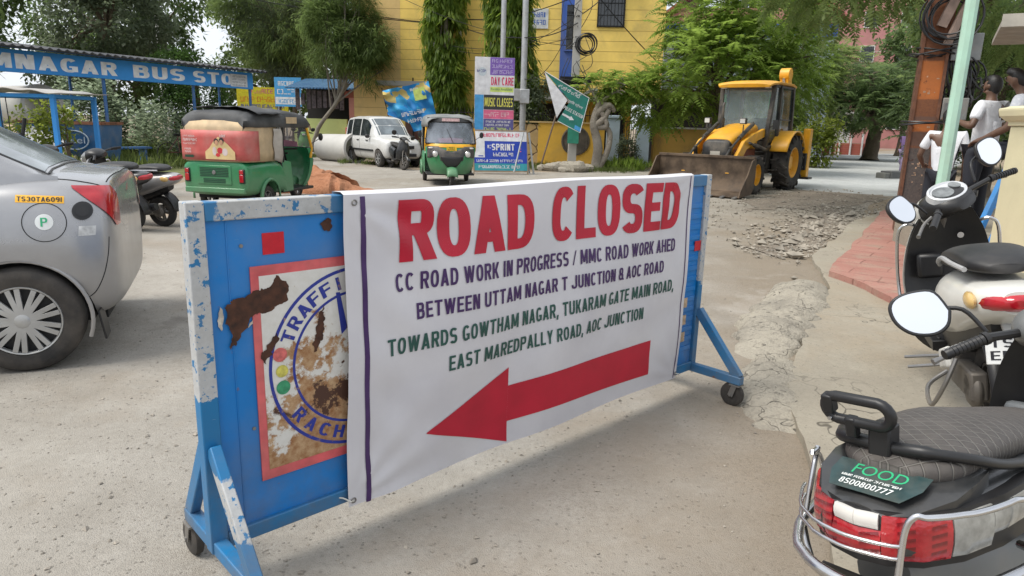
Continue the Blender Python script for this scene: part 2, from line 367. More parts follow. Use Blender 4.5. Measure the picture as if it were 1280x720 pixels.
M_GRASSG = ground_mat('weedy_ground', (.10, .12, .04), (.17, .19, .07), (.20, .17, .11), (.22, .19, .12))
def wobble(poly, step, amp, seed=0, closed=True):
    out = []; k = len(poly)
    for i in range(k if closed else k - 1):
        a, b = Vector(poly[i]).to_3d(), Vector(poly[(i + 1) % k]).to_3d(); n = max(1, int((b - a).length / step))
        for j in range(n):
            p = a.lerp(b, j / n); q = mnoise.noise_vector(Vector((p.x * 2.1, p.y * 2.1, seed))) * amp + mnoise.noise_vector(Vector((p.x * 9, p.y * 9, seed + 5))) * amp * .35
            out.append((p.x + q.x, p.y + q.y))
    return out
def sheet(name, poly, z, mat, thick=0, wob=None):
    if wob: poly = wobble(poly, *wob)
    mb = MB()
    if thick: mb.prism(poly, (0, 0, z - thick), (1, 0, 0), (0, 1, 0), thick)
    else: mb.add([(x, y, z) for x, y in poly], [tuple(range(len(poly)))])
    return struct(mb.build(name, mat, smooth=0))
sheet('ground', [(-600, -60), (600, -60), (600, 900), (-600, 900)], 0, M_SOIL)
sheet('road', [(-11, -12), (2.6, -12), (1.9, 3), (2.6, 5), (4.4, 9.2), (7.4, 14.5), (17, 29), (30, 47), (44, 66), (38, 70), (20, 50), (9.5, 33), (4.2, 25.2), (.3, 23.0), (-3.2, 22.6), (-4.6, 24.2), (-7.5, 30), (-15, 46), (-19, 46), (-10, 27), (-7.8, 20), (-7.6, 13), (-8.6, 8)], .004, M_ROAD, wob=(.7, .16))
sheet('grey_road_surface', [(7.5, 18.2), (10, 16.9), (17, 28), (29, 45.5), (36, 56), (30, 57), (19, 46), (11, 32.5)], .008, M_GREY, wob=(.6, .35, 3))
sheet('broken_road_surface', [(4.3, 13.2), (6.9, 14.5), (9.6, 17.6), (7.6, 18.6), (5.2, 15.6)], .012, M_ASPH, wob=(.4, .4, 9))
sheet('broken_road_edge', [(3.35, 8.3), (4.1, 9.3), (6.9, 14.2), (6.2, 14.0), (4.7, 11.8), (4.1, 10.1), (3.1, 9.0)], .016, M_ASPH, wob=(.3, .22, 4))
sheet('pavement', [(1.05, -3), (1.12, 2.1), (1.34, 2.75), (1.52, 3.5), (1.70, 3.95), (1.93, 4.45), (2.45, 5.55), (3.05, 6.5), (3.6, 8.3), (4.2, 9.2), (5.9, 12), (14, 22), (20, 21), (20, -3)], .05, M_APRON, .12, wob=(.12, .05, 2))
sheet('red_walkway', [(3.36, 6.5), (3.28, 7.1), (3.95, 8.2), (6.2, 11.9), (7.0, 13.2), (9.2, 12.6), (8.2, 10.5), (5.6, 6.4), (3.75, 4.6), (3.2, 5.45), (3.35, 6.0)], .11, M_RED, .09, wob=(.2, .05, 6))
sheet('weedy_verge', [(-60, 6), (-9, 6), (-8.3, 12.8), (-8.6, 20), (-10.9, 27), (-18, 44), (-60, 60)], .004, M_GRASSG, wob=(.9, .4, 12))
# broken lumps of kerb concrete between road and pavement
def rock(mb, c, r, seed, n=12, m=8, amp=.35, flat=None):
    o = len(mb.v); mb.ball(c, r, n, m); c = Vector(c); k = 1.3 / max(r)
    for i in range(o, len(mb.v)):
        p = Vector(mb.v[i]); d = (p - c); q = mnoise.noise(d * k + Vector((seed * 3.1, seed, 0))) * amp + mnoise.noise(d * k * 3.2 + Vector((seed, 0, seed))) * amp * .5
        p = c + d * (1 + q)
        if flat is not None and p.z > flat: p.z = flat + (p.z - flat) * .15
        mb.v[i] = tuple(p)
M_LUMP = ground_mat('weathered_concrete', (.28, .255, .21), (.37, .335, .27), (.17, .155, .13), (.22, .20, .165), pscale=2.5, gscale=60, gstr=.7, cracks=2.6)
def heap(name, path, wds, hs, mat, seed, nu=26, nv=18, z0=-.02):
    """an irregular low ridge of poured concrete along a path"""
    mb = MB(); rows = []
    P = [Vector((*p, 0)) for p in path]
    for i in range(nu + 1):
        t = i / nu * (len(P) - 1); k = min(int(t), len(P) - 2); f = t - k; c = P[k].lerp(P[k + 1], f); d = (P[k + 1] - P[k]).normalized(); s = Vector((d.y, -d.x, 0))
        W = wds[k] + (wds[k + 1] - wds[k]) * f; Hh = hs[k] + (hs[k + 1] - hs[k]) * f
        row = []
        for j in range(nv + 1):
            a = j / nv * 2 - 1; e = max(0, 1 - abs(a) ** 2.6) ** .6 * min(1, 5 * i / nu + .15, 5 * (nu - i) / nu + .15)
            p = c + s * a * W
            nz_ = mnoise.noise(Vector((p.x * 3.2, p.y * 3.2, seed))) * .42 + mnoise.noise(Vector((p.x * 11, p.y * 11, seed))) * .22 + mnoise.noise(Vector((p.x * 28, p.y * 28, seed))) * .07
            p += s * mnoise.noise(Vector((i * .5, seed, 2.))) * W * .35
            p.z = z0 + (Hh - z0) * max(0, e * (1 + nz_)); row.append(p)
        rows.append(row)
    mb.loft(rows, closed=False, caps=False); return mb.build(name, mat, smooth=28)
struct(heap('kerb', [(1.62, 4.35), (1.95, 5.0), (2.35, 5.7), (2.75, 6.45), (3.1, 7.1)], [.16, .27, .30, .28, .12], [.06, .10, .10, .11, .08], M_LUMP, 3, 44, 30))
struct(heap('kerb_ramp', [(1.36, 3.25), (1.52, 3.75), (1.70, 4.2), (1.82, 4.5)], [.14, .22, .22, .1], [.06, .062, .07, .06], M_LUMP, 8, 30, 22))
# loose gravel: one uncountable mass of small stones
def gravel(name, spots, mat, label):
    vs, fs = [], []
    base = np.array([(1, 0, 0), (-1, 0, 0), (0, 1, 0), (0, -1, 0), (0, 0, 1), (0, 0, -1)], float)
    tri = [(0, 2, 4), (2, 1, 4), (1, 3, 4), (3, 0, 4), (2, 0, 5), (1, 2, 5), (3, 1, 5), (0, 3, 5)]
    for x, y, z, r in spots:
        a = rng.uniform(0, 6.28); c, s_ = math.cos(a), math.sin(a); q = base * rng.uniform(.6, 1.25, (6, 3)) + rng.normal(0, .18, (6, 3)); q[:, 2] *= .62
        q = q * r; q = np.stack([q[:, 0] * c - q[:, 1] * s_, q[:, 0] * s_ + q[:, 1] * c, q[:, 2]], 1) + (x, y, z + r * .25)
        o = len(vs); vs += [tuple(p) for p in q]; fs += [tuple(i + o for i in f) for f in tri]
    me = bpy.data.meshes.new(name); me.from_pydata(vs, [], fs); me.materials.append(mat)
    return tag(link(name, me, smooth=0), label, 'gravel', kind='stuff')
sp = []
for i in range(2600):
    y = 1.7 + 7 * rng.random() ** 1.7; x = rng.uniform(-1.3, .75) * y * .62
    if rng.random() < .5 and mnoise.noise(Vector((x * .9, y * .9, 0))) < .05: continue
    if x > 1.0 + .55 * max(0, y - 2.6) - .1: continue
    sp.append((x, y, .004, abs(rng.normal(0, .0042)) + .0022))
gravel('gravel', sp, pm('road_stone', (.27, .24, .20), .9, var=.5, scale=9), 'fine loose grit scattered over the dusty road')
sp = []
for i in range(1500):
    t = rng.random(); x, y = 3.2 + 3.6 * t + rng.normal(0, .28 + .3 * t), 8.3 + 5.7 * t + rng.normal(0, .35 + .45 * t)
    sp.append((x, y, .016, abs(rng.normal(0, .018)) + .006))
for i in range(2600):
    sp.append((rng.uniform(2.6, 9), rng.uniform(8.5, 19), .012, abs(rng.normal(0, .014)) + .006))
for i in range(70):
    t = rng.random(); sp.append((3.4 + 3.4 * t + rng.normal(0, .35), 8.6 + 5.4 * t + rng.normal(0, .5), .016, rng.uniform(.035, .11)))
gravel('rubble', [s for s in sp if s[0] > 2.9 and s[1] - 1.5 * s[0] > 2.4], pm('rubble_stone', (.28, .25, .205), .9, var=.45, scale=3), 'broken stone rubble along the torn road edge by the red walkway')
# red soil heap by the rickshaw
o = heap('soil_heap', [(-5.6, 16.6), (-4.8, 15.6), (-4.0, 15.1), (-3.5, 15.2), (-3.0, 15.6)], [.5, 1.0, 1.0, .7, .5], [.08, .45, .34, .12, .04], M_REDSOIL, 5, 40, 26)
tag(o, 'heap of loose red soil beside the green rickshaw', 'soil heap', kind='stuff')
o.modifiers.new('sub', 'SUBSURF').render_levels = 1
# ================================================================== the barricade (local x along the panel, -y towards the reader)
def worn(name, base, over, zlo, zhi, rust=.12, amt=.5, soft=.18, rcol=(.12, .045, .02), axis=2):
    """painted steel: a second coat with a chipped edge between two heights, rust where bare"""
    t = NT(name); z = t.sep()[axis]; n = t.noise(16, 7, .7); n2 = t.noise(45, 5, .7)
    col = t.mix(t.ramp(t.noise(4, 5), .35, .7, 0, .45), base, tuple(c * .72 for c in base))
    if over:
        jit = t.math('ADD', z, t.math('MULTIPLY', t.math('SUBTRACT', n, .5), soft))
        m = t.math('MULTIPLY', t.ramp(jit, zlo - .004, zlo + .004), t.ramp(jit, zhi - .004, zhi + .004, 1, 0))
        chips = t.math('MULTIPLY', t.ramp(t.noise(22, 5, .6), .57, .60, 1, 0), t.ramp(t.noise(70, 4, .6), .64, .67, 1, 0))
        m = t.math('MULTIPLY', m, chips); ov = t.mix(t.ramp(n2, .3, .7), over, tuple(c * .8 for c in over))
        col = t.mix(m, col, ov)
    rm = t.math('MAXIMUM', t.ramp(t.noise(9, 8, .72), .60 + (.5 - rust) * .18, .63 + (.5 - rust) * .18), t.math('MULTIPLY', t.ramp(t.noise(38, 4, .6), .69, .71), t.ramp(t.noise(3, 3), .45, .6)))
    sc_ = t.n('ShaderNodeMapping'); sc_.inputs['Scale'].default_value = (3, 3, 40); sc_.inputs['Rotation'].default_value = (0, .5, 0); t.l(t.coord(), sc_.inputs[0]); col = t.mix(t.ramp(t.noise(3., 4, .6, sc_.outputs[0]), .70, .73, 0, .5), col, (.25, .36, .45))
    col = t.mix(rm, col, t.mix(t.ramp(n2, .3, .7), rcol, tuple(c * 2.2 for c in rcol)))
    dm = t.ramp(t.noise(2.5, 8, .6), .45, .8, 0, .35); col = t.mix(dm, col, (.3, .26, .2))
    gr_ = t.math('MULTIPLY', t.ramp(z, .62, .14, 0, .55) if axis == 2 else .2, t.ramp(t.noise(6, 8, .7), .38, .66)); col = t.mix(gr_, col, (.12, .10, .075))
    t.set(col=col, rough=t.ramp(rm, 0, 1, .42, .85)); t.bump(t.noise(30, 4), .08, .004); return t.m
BLUE = (.002, .185, .54); BLUE2 = (.008, .165, .38); OFFW = (.49, .50, .50)
M_POST = worn('chipped_post_paint', BLUE2, OFFW, .66, 1.3)
M_RAIL = worn('chipped_rail_paint', BLUE2, OFFW, .085, .465, soft=.12, axis=0)
M_LEGW = worn('chipped_leg_paint', BLUE2, OFFW, .27, .435, soft=.07, rust=.25)
M_LEGB = worn('blue_leg_paint', BLUE2, None, 0, 0, rust=.2)
M_PANEL = worn('blue_panel_paint', BLUE, None, 0, 0, rust=.02)
M_RUST = pm('brown_rust', (.06, .024, .013), .85, var=.6, scale=30, bump=.3)
B = thing('barricade', 'blue steel road barricade on castors carrying the road closed banner', 'barricade', (-.937, 1.968, 0), math.atan2(1.901, 2.017))
W = 2.772
mb = MB(); mb.bx(.055, W - .045, .012, .016, .19, 1.205)
# pressed ribs in the sheet
for i in range(15): mb.bx(2.585, 2.718, .006, .0125, .27 + i * .058, .27 + i * .058 + .026)
for x in (.115, 2.60): mb.bx(x, x + .004, .009, .0125, .2, 1.2)
mb.build('panel', M_PANEL, B, bevel=.002)
MB().bx(0, .055, -.005, .045, .135, 1.262).build('post', M_POST, B, bevel=.004)
MB().bx(W - .045, W, -.005, .045, .135, 1.262).build('post', M_POST, B, bevel=.004)
MB().bx(.0552, W - .0452, -.004, .044, 1.202, 1.26).build('top_rail', M_RAIL, B, bevel=.004)
MB().bx(.0552, W - .0452, -.004, .044, .14, .192).build('bottom_rail', M_LEGB, B, bevel=.004)
for xx, front, first in ((.0275, -.30, 1), (W - .0225, -.315, 0)):
    mb = MB(); mb.bx(xx - .022, xx + .022, front, .27, .132, .178).build('base_bar', M_LEGB, B, bevel=.004)
    MB().bar((xx, front + .02, .17), (xx, -.008, .50), .05, .035, (1, 0, 0)).build('brace', M_LEGW if first else M_LEGB, B, bevel=.004)
    MB().bar((xx, .25, .17), (xx, .047, .50), .05, .035, (1, 0, 0)).build('brace', M_LEGB, B, bevel=.004)
    for y in (front + .03, .24):
        c = MB(); c.bx(xx - .03, xx + .03, y - .03, y + .03, .124, .131)
        for s_ in (-1, 1): c.bar((xx + s_ * .024, y, .128), (xx + s_ * .024, y + .02, .062), .004, .03, (0, 1, 0))
        c.tube([(xx - .03, y + .02, .066), (xx + .03, y + .02, .066)], .007)
        cf = c.build('castor_fork', STEEL, B)
        wl = MB(); wl.lathe([(.03, -.016), (.055, -.018), (.066, -.012), (.068, 0), (.066, .012), (.055, .018), (.03, .016)], (xx, y + .02, .068), (1, 0, 0), 28)
        wl.build('castor_wheel', RUBBER, cf)
# red reflectors and little plates
RED = pm('reflector_red', (.52, .01, .025), .3, var=.12, scale=30, bump=.2, bs=300)
mb = MB(); mb.bx(.227, .298, .0095, .0118, 1.085, 1.153); mb.build('reflector', RED, B)
mb = MB(); mb.bx(2.67, 2.735, .003, .0056, .845, .90); mb.build('reflector', RED, B)
for z in (.53, .43, .33): MB().bx(2.585, 2.64, .002, .0054, z, z + .055).build('reflector', pm('faded_tape', (.45, .33, .22), .6, var=.4, scale=30), B)
# rust scar beside the emblem
def blob(mb, pts, y, th, seed, amp=.012, step=.014):
    mb.prism([(a, b) for a, b in wobble(pts, step, amp, seed)], (0, y, 0), (1, 0, 0), (0, 0, 1), th)
def scar(name, pts, y, mat, seed, amp=.012):
    mb = MB(); poly = []
    k = len(pts)
    for i in range(k):
        a, b = Vector(pts[i]), Vector(pts[(i + 1) % k]); n = max(1, int((b - a).length / .004))
        for j in range(n):
            p = a.lerp(b, j / n); q = mnoise.noise_vector(Vector((p.x * 30, p.y * 30, seed))) * amp; q2 = mnoise.noise_vector(Vector((p.x * 110, p.y * 110, seed))) * amp * .45; poly.append((p.x + q.x + q2.x, p.y + q.y + q2.y))
    mb.prism(poly, (0, y, 0), (1, 0, 0), (0, 0, 1), .0006); return mb.build(name, mat, B, smooth=0)
# emblem plate
t = NT('rusted_emblem_plate'); s3 = t.sep(); nz1 = t.noise(7, 9, .72); nz2 = t.noise(26, 6, .7)
low = t.ramp(s3[2], .46, .86, .17, -.03); cx = t.math('SUBTRACT', s3[0], .545); cz = t.math('SUBTRACT', s3[2], .69)
rad = t.math('SQRT', t.math('ADD', t.math('MULTIPLY', cx, cx), t.math('MULTIPLY', cz, cz)))
inn = t.ramp(rad, .22, .36, .05, -.05)
k = t.math('ADD', t.math('ADD', nz1, low), inn)
rustm = t.ramp(k, .555, .60); dark = t.ramp(t.math('ADD', t.noise(5, 7, .7, dist=.6), inn), .60, .63)
wh = t.mix(t.ramp(nz2, .3, .7), (.60, .585, .53), (.70, .69, .66))
rc = t.mix(t.ramp(nz2, .35, .66), (.25, .10, .03), (.50, .34, .19))
col = t.mix(dark, t.mix(rustm, wh, rc), (.07, .03, .018))
t.set(col=col, rough=.7); t.bump(k, .25, .004); M_EMB = t.m
mb = MB(); mb.bx(.181, .909, .006, .0105, .328, 1.052); ep = mb.build('emblem_plate', pm('faded_red_border', (.60, .10, .11), .55, var=.25, scale=14, dirt=.3), B)
MB().bx(.207, .883, .0045, .0072, .362, 1.020).build('emblem_field', M_EMB, ep)
EC = (.545, .69)
def ring(mb, r, wd, y, n=96, a0=0, a1=2 * math.pi):
    pts = []
    for i in range(n + 1):
        a = a0 + (a1 - a0) * i / n; pts.append((a,))
    vs, fs = [], []
    for i, (a,) in enumerate(pts):
        for rr in (r - wd / 2, r + wd / 2): vs.append((EC[0] + rr * math.cos(a), y, EC[1] + rr * math.sin(a)))
    for i in range(n): fs.append((2 * i, 2 * i + 1, 2 * i + 3, 2 * i + 2))
    mb.add(vs, fs)
t = NT('emblem_blue'); n_ = t.noise(24, 7, .7); t.set(col=t.mix(t.ramp(n_, .58, .66), (.02, .035, .27), (.32, .2, .12)), rough=.6); M_EB = t.m
mb = MB(); ring(mb, .318, .011, .0036); mb.build('emblem_ring', M_EB, ep, smooth=0); mb = MB(); ring(mb, .237, .009, .0036); mb.build('emblem_ring', M_EB, ep, smooth=0)
mb = MB()
def arc_text(s, a0, step, r, h, out=True):
    for i, ch in enumerate(s):
        if ch == ' ': continue
        a = R(a0 + step * i); rd = Vector((math.cos(a), 0, math.sin(a))); tg = Vector((math.sin(a), 0, -math.cos(a)))
        if not out: tg = -tg
        upv = rd if out else -rd
        wd = h * (.28 if ch == 'I' else .88); base = Vector((EC[0], .0032, EC[1])) + rd * (r if out else r + h)
        lettering(mb, ch, base - tg * wd / 2, tg, upv, wd, h, bold=.035, depth=.0004)
arc_text('TRAFFIC POLICE', 155, -10.3, .254, .046); mb.build('lettering', M_EB, ep, smooth=0); mb = MB(); arc_text('RACHAKONDA', 216, 12.4, .254, .046, False)
mb.build('lettering', M_EB, ep, smooth=0)
# traffic-light dots and the star of the emblem
for (x, z, r_, c) in ((.262, .752, .024, (.55, .13, .12)), (.266, .695, .021, (.55, .50, .10)), (.268, .638, .024, (.04, .27, .13))):
    MB().lathe([(r_, 0), (r_, .0008)], (x, .0034, z), (0, -1, 0), 24).build('emblem_dot', pm('dot%.2f' % z, c, .6, var=.3, scale=60), ep)
mb = MB(); mb.prism([(.47, .93), (.485, .93), (.51, .80), (.487, .78)], (0, .0034, 0), (1, 0, 0), (0, 0, 1), .0005); mb.prism([(.62, .93), (.60, .93), (.585, .80), (.60, .78)], (0, .0034, 0), (1, 0, 0), (0, 0, 1), .0005)
mb.build('emblem_mark', M_EB, ep)
scar('rust_scar', [(.09, .93), (.12, .965), (.17, .955), (.22, .985), (.27, 1.005), (.298, .99), (.292, .94), (.255, .915), (.205, .905), (.175, .90), (.16, .86), (.13, .81), (.105, .80), (.11, .87)], .0042, M_RUST, 2, .016)
scar('rust_scar', [(.395, .82), (.41, .86), (.425, .90), (.432, .85), (.415, .80), (.40, .75), (.38, .735), (.385, .78)], .0027, M_RUST, 4, .014)
scar('rust_scar', [(.20, .76), (.225, .80), (.25, .83), (.265, .82), (.245, .77), (.215, .735)], .0027, M_RUST, 6, .016)
M_BARE = pm('bare_primer', (.45, .42, .36), .7, var=.4, scale=40, dirt=.4)
scar('bare_patch', [(.074, .90), (.084, .94), (.090, .93), (.090, .87), (.082, .86)], .0078, M_BARE, 3, .008); scar('bare_patch', [(.165, .862), (.185, .893), (.20, .897), (.19, .875)], .0078, M_BARE, 5, .008)
scar('bare_patch', [(.425, 1.165), (.44, 1.18), (.47, 1.178), (.475, 1.15), (.455, 1.135), (.435, 1.14)], .0078, M_RUST, 9, .012)
MB().lathe([(.006, 0), (.006, .004)], (.16, .012, 1.12), (0, -1, 0), 10).build('bolt', STEEL, B)
MB().lathe([(.006, 0), (.006, .004)], (.165, .012, .52), (0, -1, 0), 10).build('bolt', STEEL, B)

# ------------------------------------------------------------------ the banner tied over it: a thing of its own
BN = thing('banner', 'white vinyl banner reading ROAD CLOSED with a big red arrow', 'banner', (-.937, 1.968, 0), math.atan2(1.901, 2.017))
def bshape(x, z):
    """depth of the cloth: slack folds and a sag between the ties"""
    d = .0085 * math.sin(x * 3.1 + z * 2.) + .006 * math.sin(x * 7.3 - z * 5 + 1) + .012 * mnoise.noise(Vector((x * 1.6, z * 2.1, 3.)))
    e = min(1, max(0, (x - .48) / .25)); 
    # creases fanning out from the upper corners
    for cx_, cz_, s_ in ((.49, 1.25, 1), (2.56, 1.26, -1), (.48, .14, 1), (2.56, .14, -1)):
        r_ = math.hypot(x - cx_, z - cz_); a_ = math.atan2(z - cz_, (x - cx_) * s_)
        d += (.0065 if s_ > 0 else .003) * math.exp(-r_ * 2.4) * math.sin(a_ * 13) * min(1, r_ * 6)
    d += .004 * math.sin((x * .8 + z) * 26) * math.exp(-((x - .62) * 6) ** 2)
    d += .007 * math.exp(-abs(z - .55) * 5) * math.sin(x * 11 + 1.5 * math.sin(z * 6))
    return -.022 + d * (.45 + .55 * e) - .012 * (1 - abs(z - .7) / .6)
def bedge(a, b):
    """(s, t) in 0..1 -> x, z on the cloth with its slightly wavy outline"""
    x = .487 + a * 2.07; x += .012 * (1 - b) * (1 - 2 * a) * 0 + (.012 * (b - .5) * (1 - a)) - .004 * math.sin(b * 9) * (1 - a)
    top = 1.262 + .006 * a - .004 * math.sin(a * 9); bot = .127 + .012 * a + .010 * math.sin(a * math.pi) - .004 * math.sin(a * 14)
    return x, bot + (top - bot) * b
t = NT('white_vinyl'); n1 = t.noise(3, 6, .6); n2 = t.noise(400, 2)
c = t.mix(t.ramp(n1, .35, .7), (.58, .57, .60), (.66, .65, .67)); c = t.mix(t.ramp(t.noise(1.6, 9, .7), .55, .8, 0, .3), c, (.45, .42, .38))
t.set(col=c, rough=.42, spec=.45); t.bump(n2, .05, .001); M_VIN = t.m
nx, ny = 150, 80; mb = MB(); rows = []
for j in range(ny + 1):
    rows.append([(lambda q: (q[0], bshape(*q), q[1]))(bedge(i / nx, j / ny)) for i in range(nx + 1)])
mb.loft(rows, closed=False, caps=False)
# top hem folded back over the rail
mb2 = [[(p[0], p[1], p[2]) for p in rows[-1]], [(p[0], p[1] * .5 + .005, p[2] + .008) for p in rows[-1]], [(p[0], .047, p[2] + .006) for p in rows[-1]], [(p[0], .052, p[2] - .07) for p in rows[-1]]]
mb.loft(mb2, closed=False, caps=False)
o = mb.build('sheet', M_VIN, BN, smooth=60)
def lay(off):
    return lambda p: Vector((p.x, bshape(p.x, p.z) - off, p.z))
def btext(mb, s, x0, x1, z0, z1, h, bold, off=.0030):
    """line of text from x0 to x1, baseline z0 -> z1, laid on the cloth (fine strips keep it on the folds)"""
    vs, fs = text_mesh(s, bold, 0)
    bm = bmesh.new(); V = [bm.verts.new(v) for v in vs]
    for f in fs:
        try: bm.faces.new([V[i] for i in f])
        except ValueError: pass
    bmesh.ops.triangulate(bm, faces=bm.faces)
    lo, hi = vs.min(0), vs.max(0); lo[1], hi[1] = 0, 1; n = int((x1 - x0) / .014)
    for i in range(1, n):
        g = bm.verts[:] + bm.edges[:] + bm.faces[:]; bmesh.ops.bisect_plane(bm, geom=g, plane_co=(lo[0] + (hi[0] - lo[0]) * i / n, 0, 0), plane_no=(1, 0, 0))
    for i in range(1, 16 if h > .1 else 4):
        g = bm.verts[:] + bm.edges[:] + bm.faces[:]; bmesh.ops.bisect_plane(bm, geom=g, plane_co=(0, lo[1] + (hi[1] - lo[1]) * i / (16 if h > .1 else 4), 0), plane_no=(0, 1, 0))
    bm.verts.ensure_lookup_table(); bm.verts.index_update()
    P = []
    for v in bm.verts:
        a = (v.co.x - lo[0]) / (hi[0] - lo[0]); b = (v.co.y - lo[1]) / (hi[1] - lo[1]); x = x0 + a * (x1 - x0); z = z0 + (z1 - z0) * a + b * h
        P.append((x, bshape(x, z) - off - v.co.z * .004, z))
    mb.add(P, [[v.index for v in f.verts] for f in bm.faces]); bm.free()
INK_R = pm('ink_red', (.47, .008, .032), .42, var=.12, scale=6); INK_V = pm('ink_violet', (.055, .022, .105), .42, var=.15, scale=20); INK_G = pm('ink_green', (.022, .085, .07), .42, var=.15, scale=20)
mb = MB(); btext(mb, 'ROAD', .705, 1.375, 1.012, 1.004, .222, .058); mb.build('lettering', INK_R, BN, smooth=0); mb = MB(); btext(mb, 'CLOSED', 1.492, 2.445, 1.008, .998, .238, .058); mb.build('lettering', INK_R, BN, smooth=0)
mb = MB(); btext(mb, 'CC ROAD WORK IN PROGRESS / MMC ROAD WORK AHED', .687, 2.43, .906, .878, .066, .030); mb.build('lettering', INK_V, BN, smooth=0); mb = MB()
btext(mb, 'BETWEEN UTTAM NAGAR T JUNCTION & AOC ROAD', .772, 2.337, .793, .775, .061, .030); mb.build('lettering', INK_V, BN, smooth=0)
mb = MB(); btext(mb, 'TOWARDS GOWTHAM NAGAR, TUKARAM GATE MAIN ROAD,', .648, 2.44, .672, .662, .063, .030); mb.build('lettering', INK_G, BN, smooth=0); mb = MB()
btext(mb, 'EAST MAREDPALLY ROAD, AOC JUNCTION', .918, 2.187, .56, .548, .061, .030); mb.build('lettering', INK_G, BN, smooth=0)
def bpoly(rows_, mat, name):
    """rows_: (x, zlo, zhi) stations"""
    mb = MB(); rr = []
    for i in range(len(rows_) - 1):
        a, b = rows_[i], rows_[i + 1]; n = max(1, int((b[0] - a[0]) / .014))
        for k in range(n + (i == len(rows_) - 2)):
            f = k / n; x, l, h = (a[q] + (b[q] - a[q]) * f for q in range(3)); rr.append([(x, bshape(x, l + (h - l) * m / 24) - .0022, l + (h - l) * m / 24) for m in range(25)])
    mb.loft(rr, closed=False, caps=False); return mb.build(name, mat, BN, smooth=60)
bpoly([(.82, .320, .324), (1.2525, .153, .495)], INK_R, 'arrow_head')
bpoly([(1.2526, .248, .412), (2.28, .222, .412)], INK_R, 'arrow_shaft')
bpoly([(.552, .122, 1.254), (.572, .122, 1.254)], INK_V, 'stripe'); bpoly([(2.524, .142, 1.262), (2.531, .142, 1.262)], INK_V, 'stripe')

for x, z in ((.53, 1.235), (.50, .15), (2.545, .165)):
    y = bshape(x, z) - .003; MB().tube([(x + .009 * math.cos(a), y, z + .009 * math.sin(a)) for a in np.linspace(0, 6.28, 15)[:-1]], .0024, 6, closed=True).build('eyelet', STEEL, BN)
for x, z, dx, dz in ((2.545, .165, .07, -.03), (.50, .15, -.05, .02)):
    MB().tube([(x, bshape(x, z) - .004, z), (x + dx * .3, bshape(x, z) - .012, z + dz * .2), (x + dx * .7, bshape(x, z) * .5, z + dz * .8), (x + dx, .0, z + dz)], .003, 6).build('tie_cord', pm('white_cord', (.6, .58, .52), .8), BN)
# ================================================================== two-wheelers (local x forward, y left, z up; origin under the rear axle)
def sring(x, zc, hw, hh, p=2.6, n=24, yc=0., ztilt=0.):
    out = []
    for k in range(n):
        a = 2 * math.pi * k / n; c, s_ = math.cos(a), math.sin(a)
        y = hw * math.copysign(abs(c) ** (2 / p), c); z = hh * math.copysign(abs(s_) ** (2 / p), s_)
        out.append(Vector((x + ztilt * z, yc + y, zc + z)))
    return out
def interp(keys, n):
    """smooth (Catmull-Rom) resampling of key tuples along their first value"""
    K = np.array(keys, float); t = np.linspace(0, len(K) - 1, n); out = []
    for v in t:
        i = min(int(v), len(K) - 2); f = v - i; p0, p1, p2, p3 = K[max(i - 1, 0)], K[i], K[i + 1], K[min(i + 2, len(K) - 1)]
        out.append(.5 * (2 * p1 + (p2 - p0) * f + (2 * p0 - 5 * p1 + 4 * p2 - p3) * f * f + (3 * p1 - p0 - 3 * p2 + p3) * f ** 3))
    return out
def smooth_path(pts, n): return [Vector(p) for p in interp(pts, n)]
def hull(mb, keys, n=14, seg=24, p=2.6): return mb.loft([sring(k[0], k[1], k[2], k[3], p, seg) for k in interp(keys, n)])
def wheel_parts(parent, c, r, wd, rim_mat, ax=(0, 1, 0), M=None, spokes=5, n=32, tyre_mat=None, rr=.62):
    mb = MB(); mb.M = M; w2 = wd / 2
    prof = [(r * rr, -w2 * .7), (r * .78, -w2 * .96), (r * .92, -w2 * .88), (r * .985, -w2 * .5), (r, 0), (r * .985, w2 * .5), (r * .92, w2 * .88), (r * .78, w2 * .96), (r * rr, w2 * .7)]
    mb.lathe(prof + [(r * rr * .98, w2 * .5), (r * rr * .98, -w2 * .5), prof[0]], c, ax, n, caps=False)
    ty = mb.build('tyre', tyre_mat or RUBBER, parent, smooth=50)
    mb = MB(); mb.M = M; C = Vector(c); A = Vector(ax).normalized(); u = A.orthogonal().normalized(); v = A.cross(u)
    mb.lathe([(r * rr * 1.02, -w2 * .62), (r * rr * .9, -w2 * .62), (r * rr * .86, -w2 * .3), (r * rr * .86, w2 * .3), (r * rr * .9, w2 * .62), (r * rr * 1.02, w2 * .62)], c, ax, n, caps=False)
    mb.lathe([(.001, -w2 * .7), (r * .2, -w2 * .7), (r * .22, 0), (r * .2, w2 * .7), (.001, w2 * .7)], c, ax, 16)
    for k in range(spokes):
        a = 2 * math.pi * k / spokes; d = u * math.cos(a) + v * math.sin(a); mb.bar(C + d * r * .15, C + d * r * rr * .92, r * .16, w2 * .7, A)
    mb.build('rim', rim_mat, parent)
    return ty
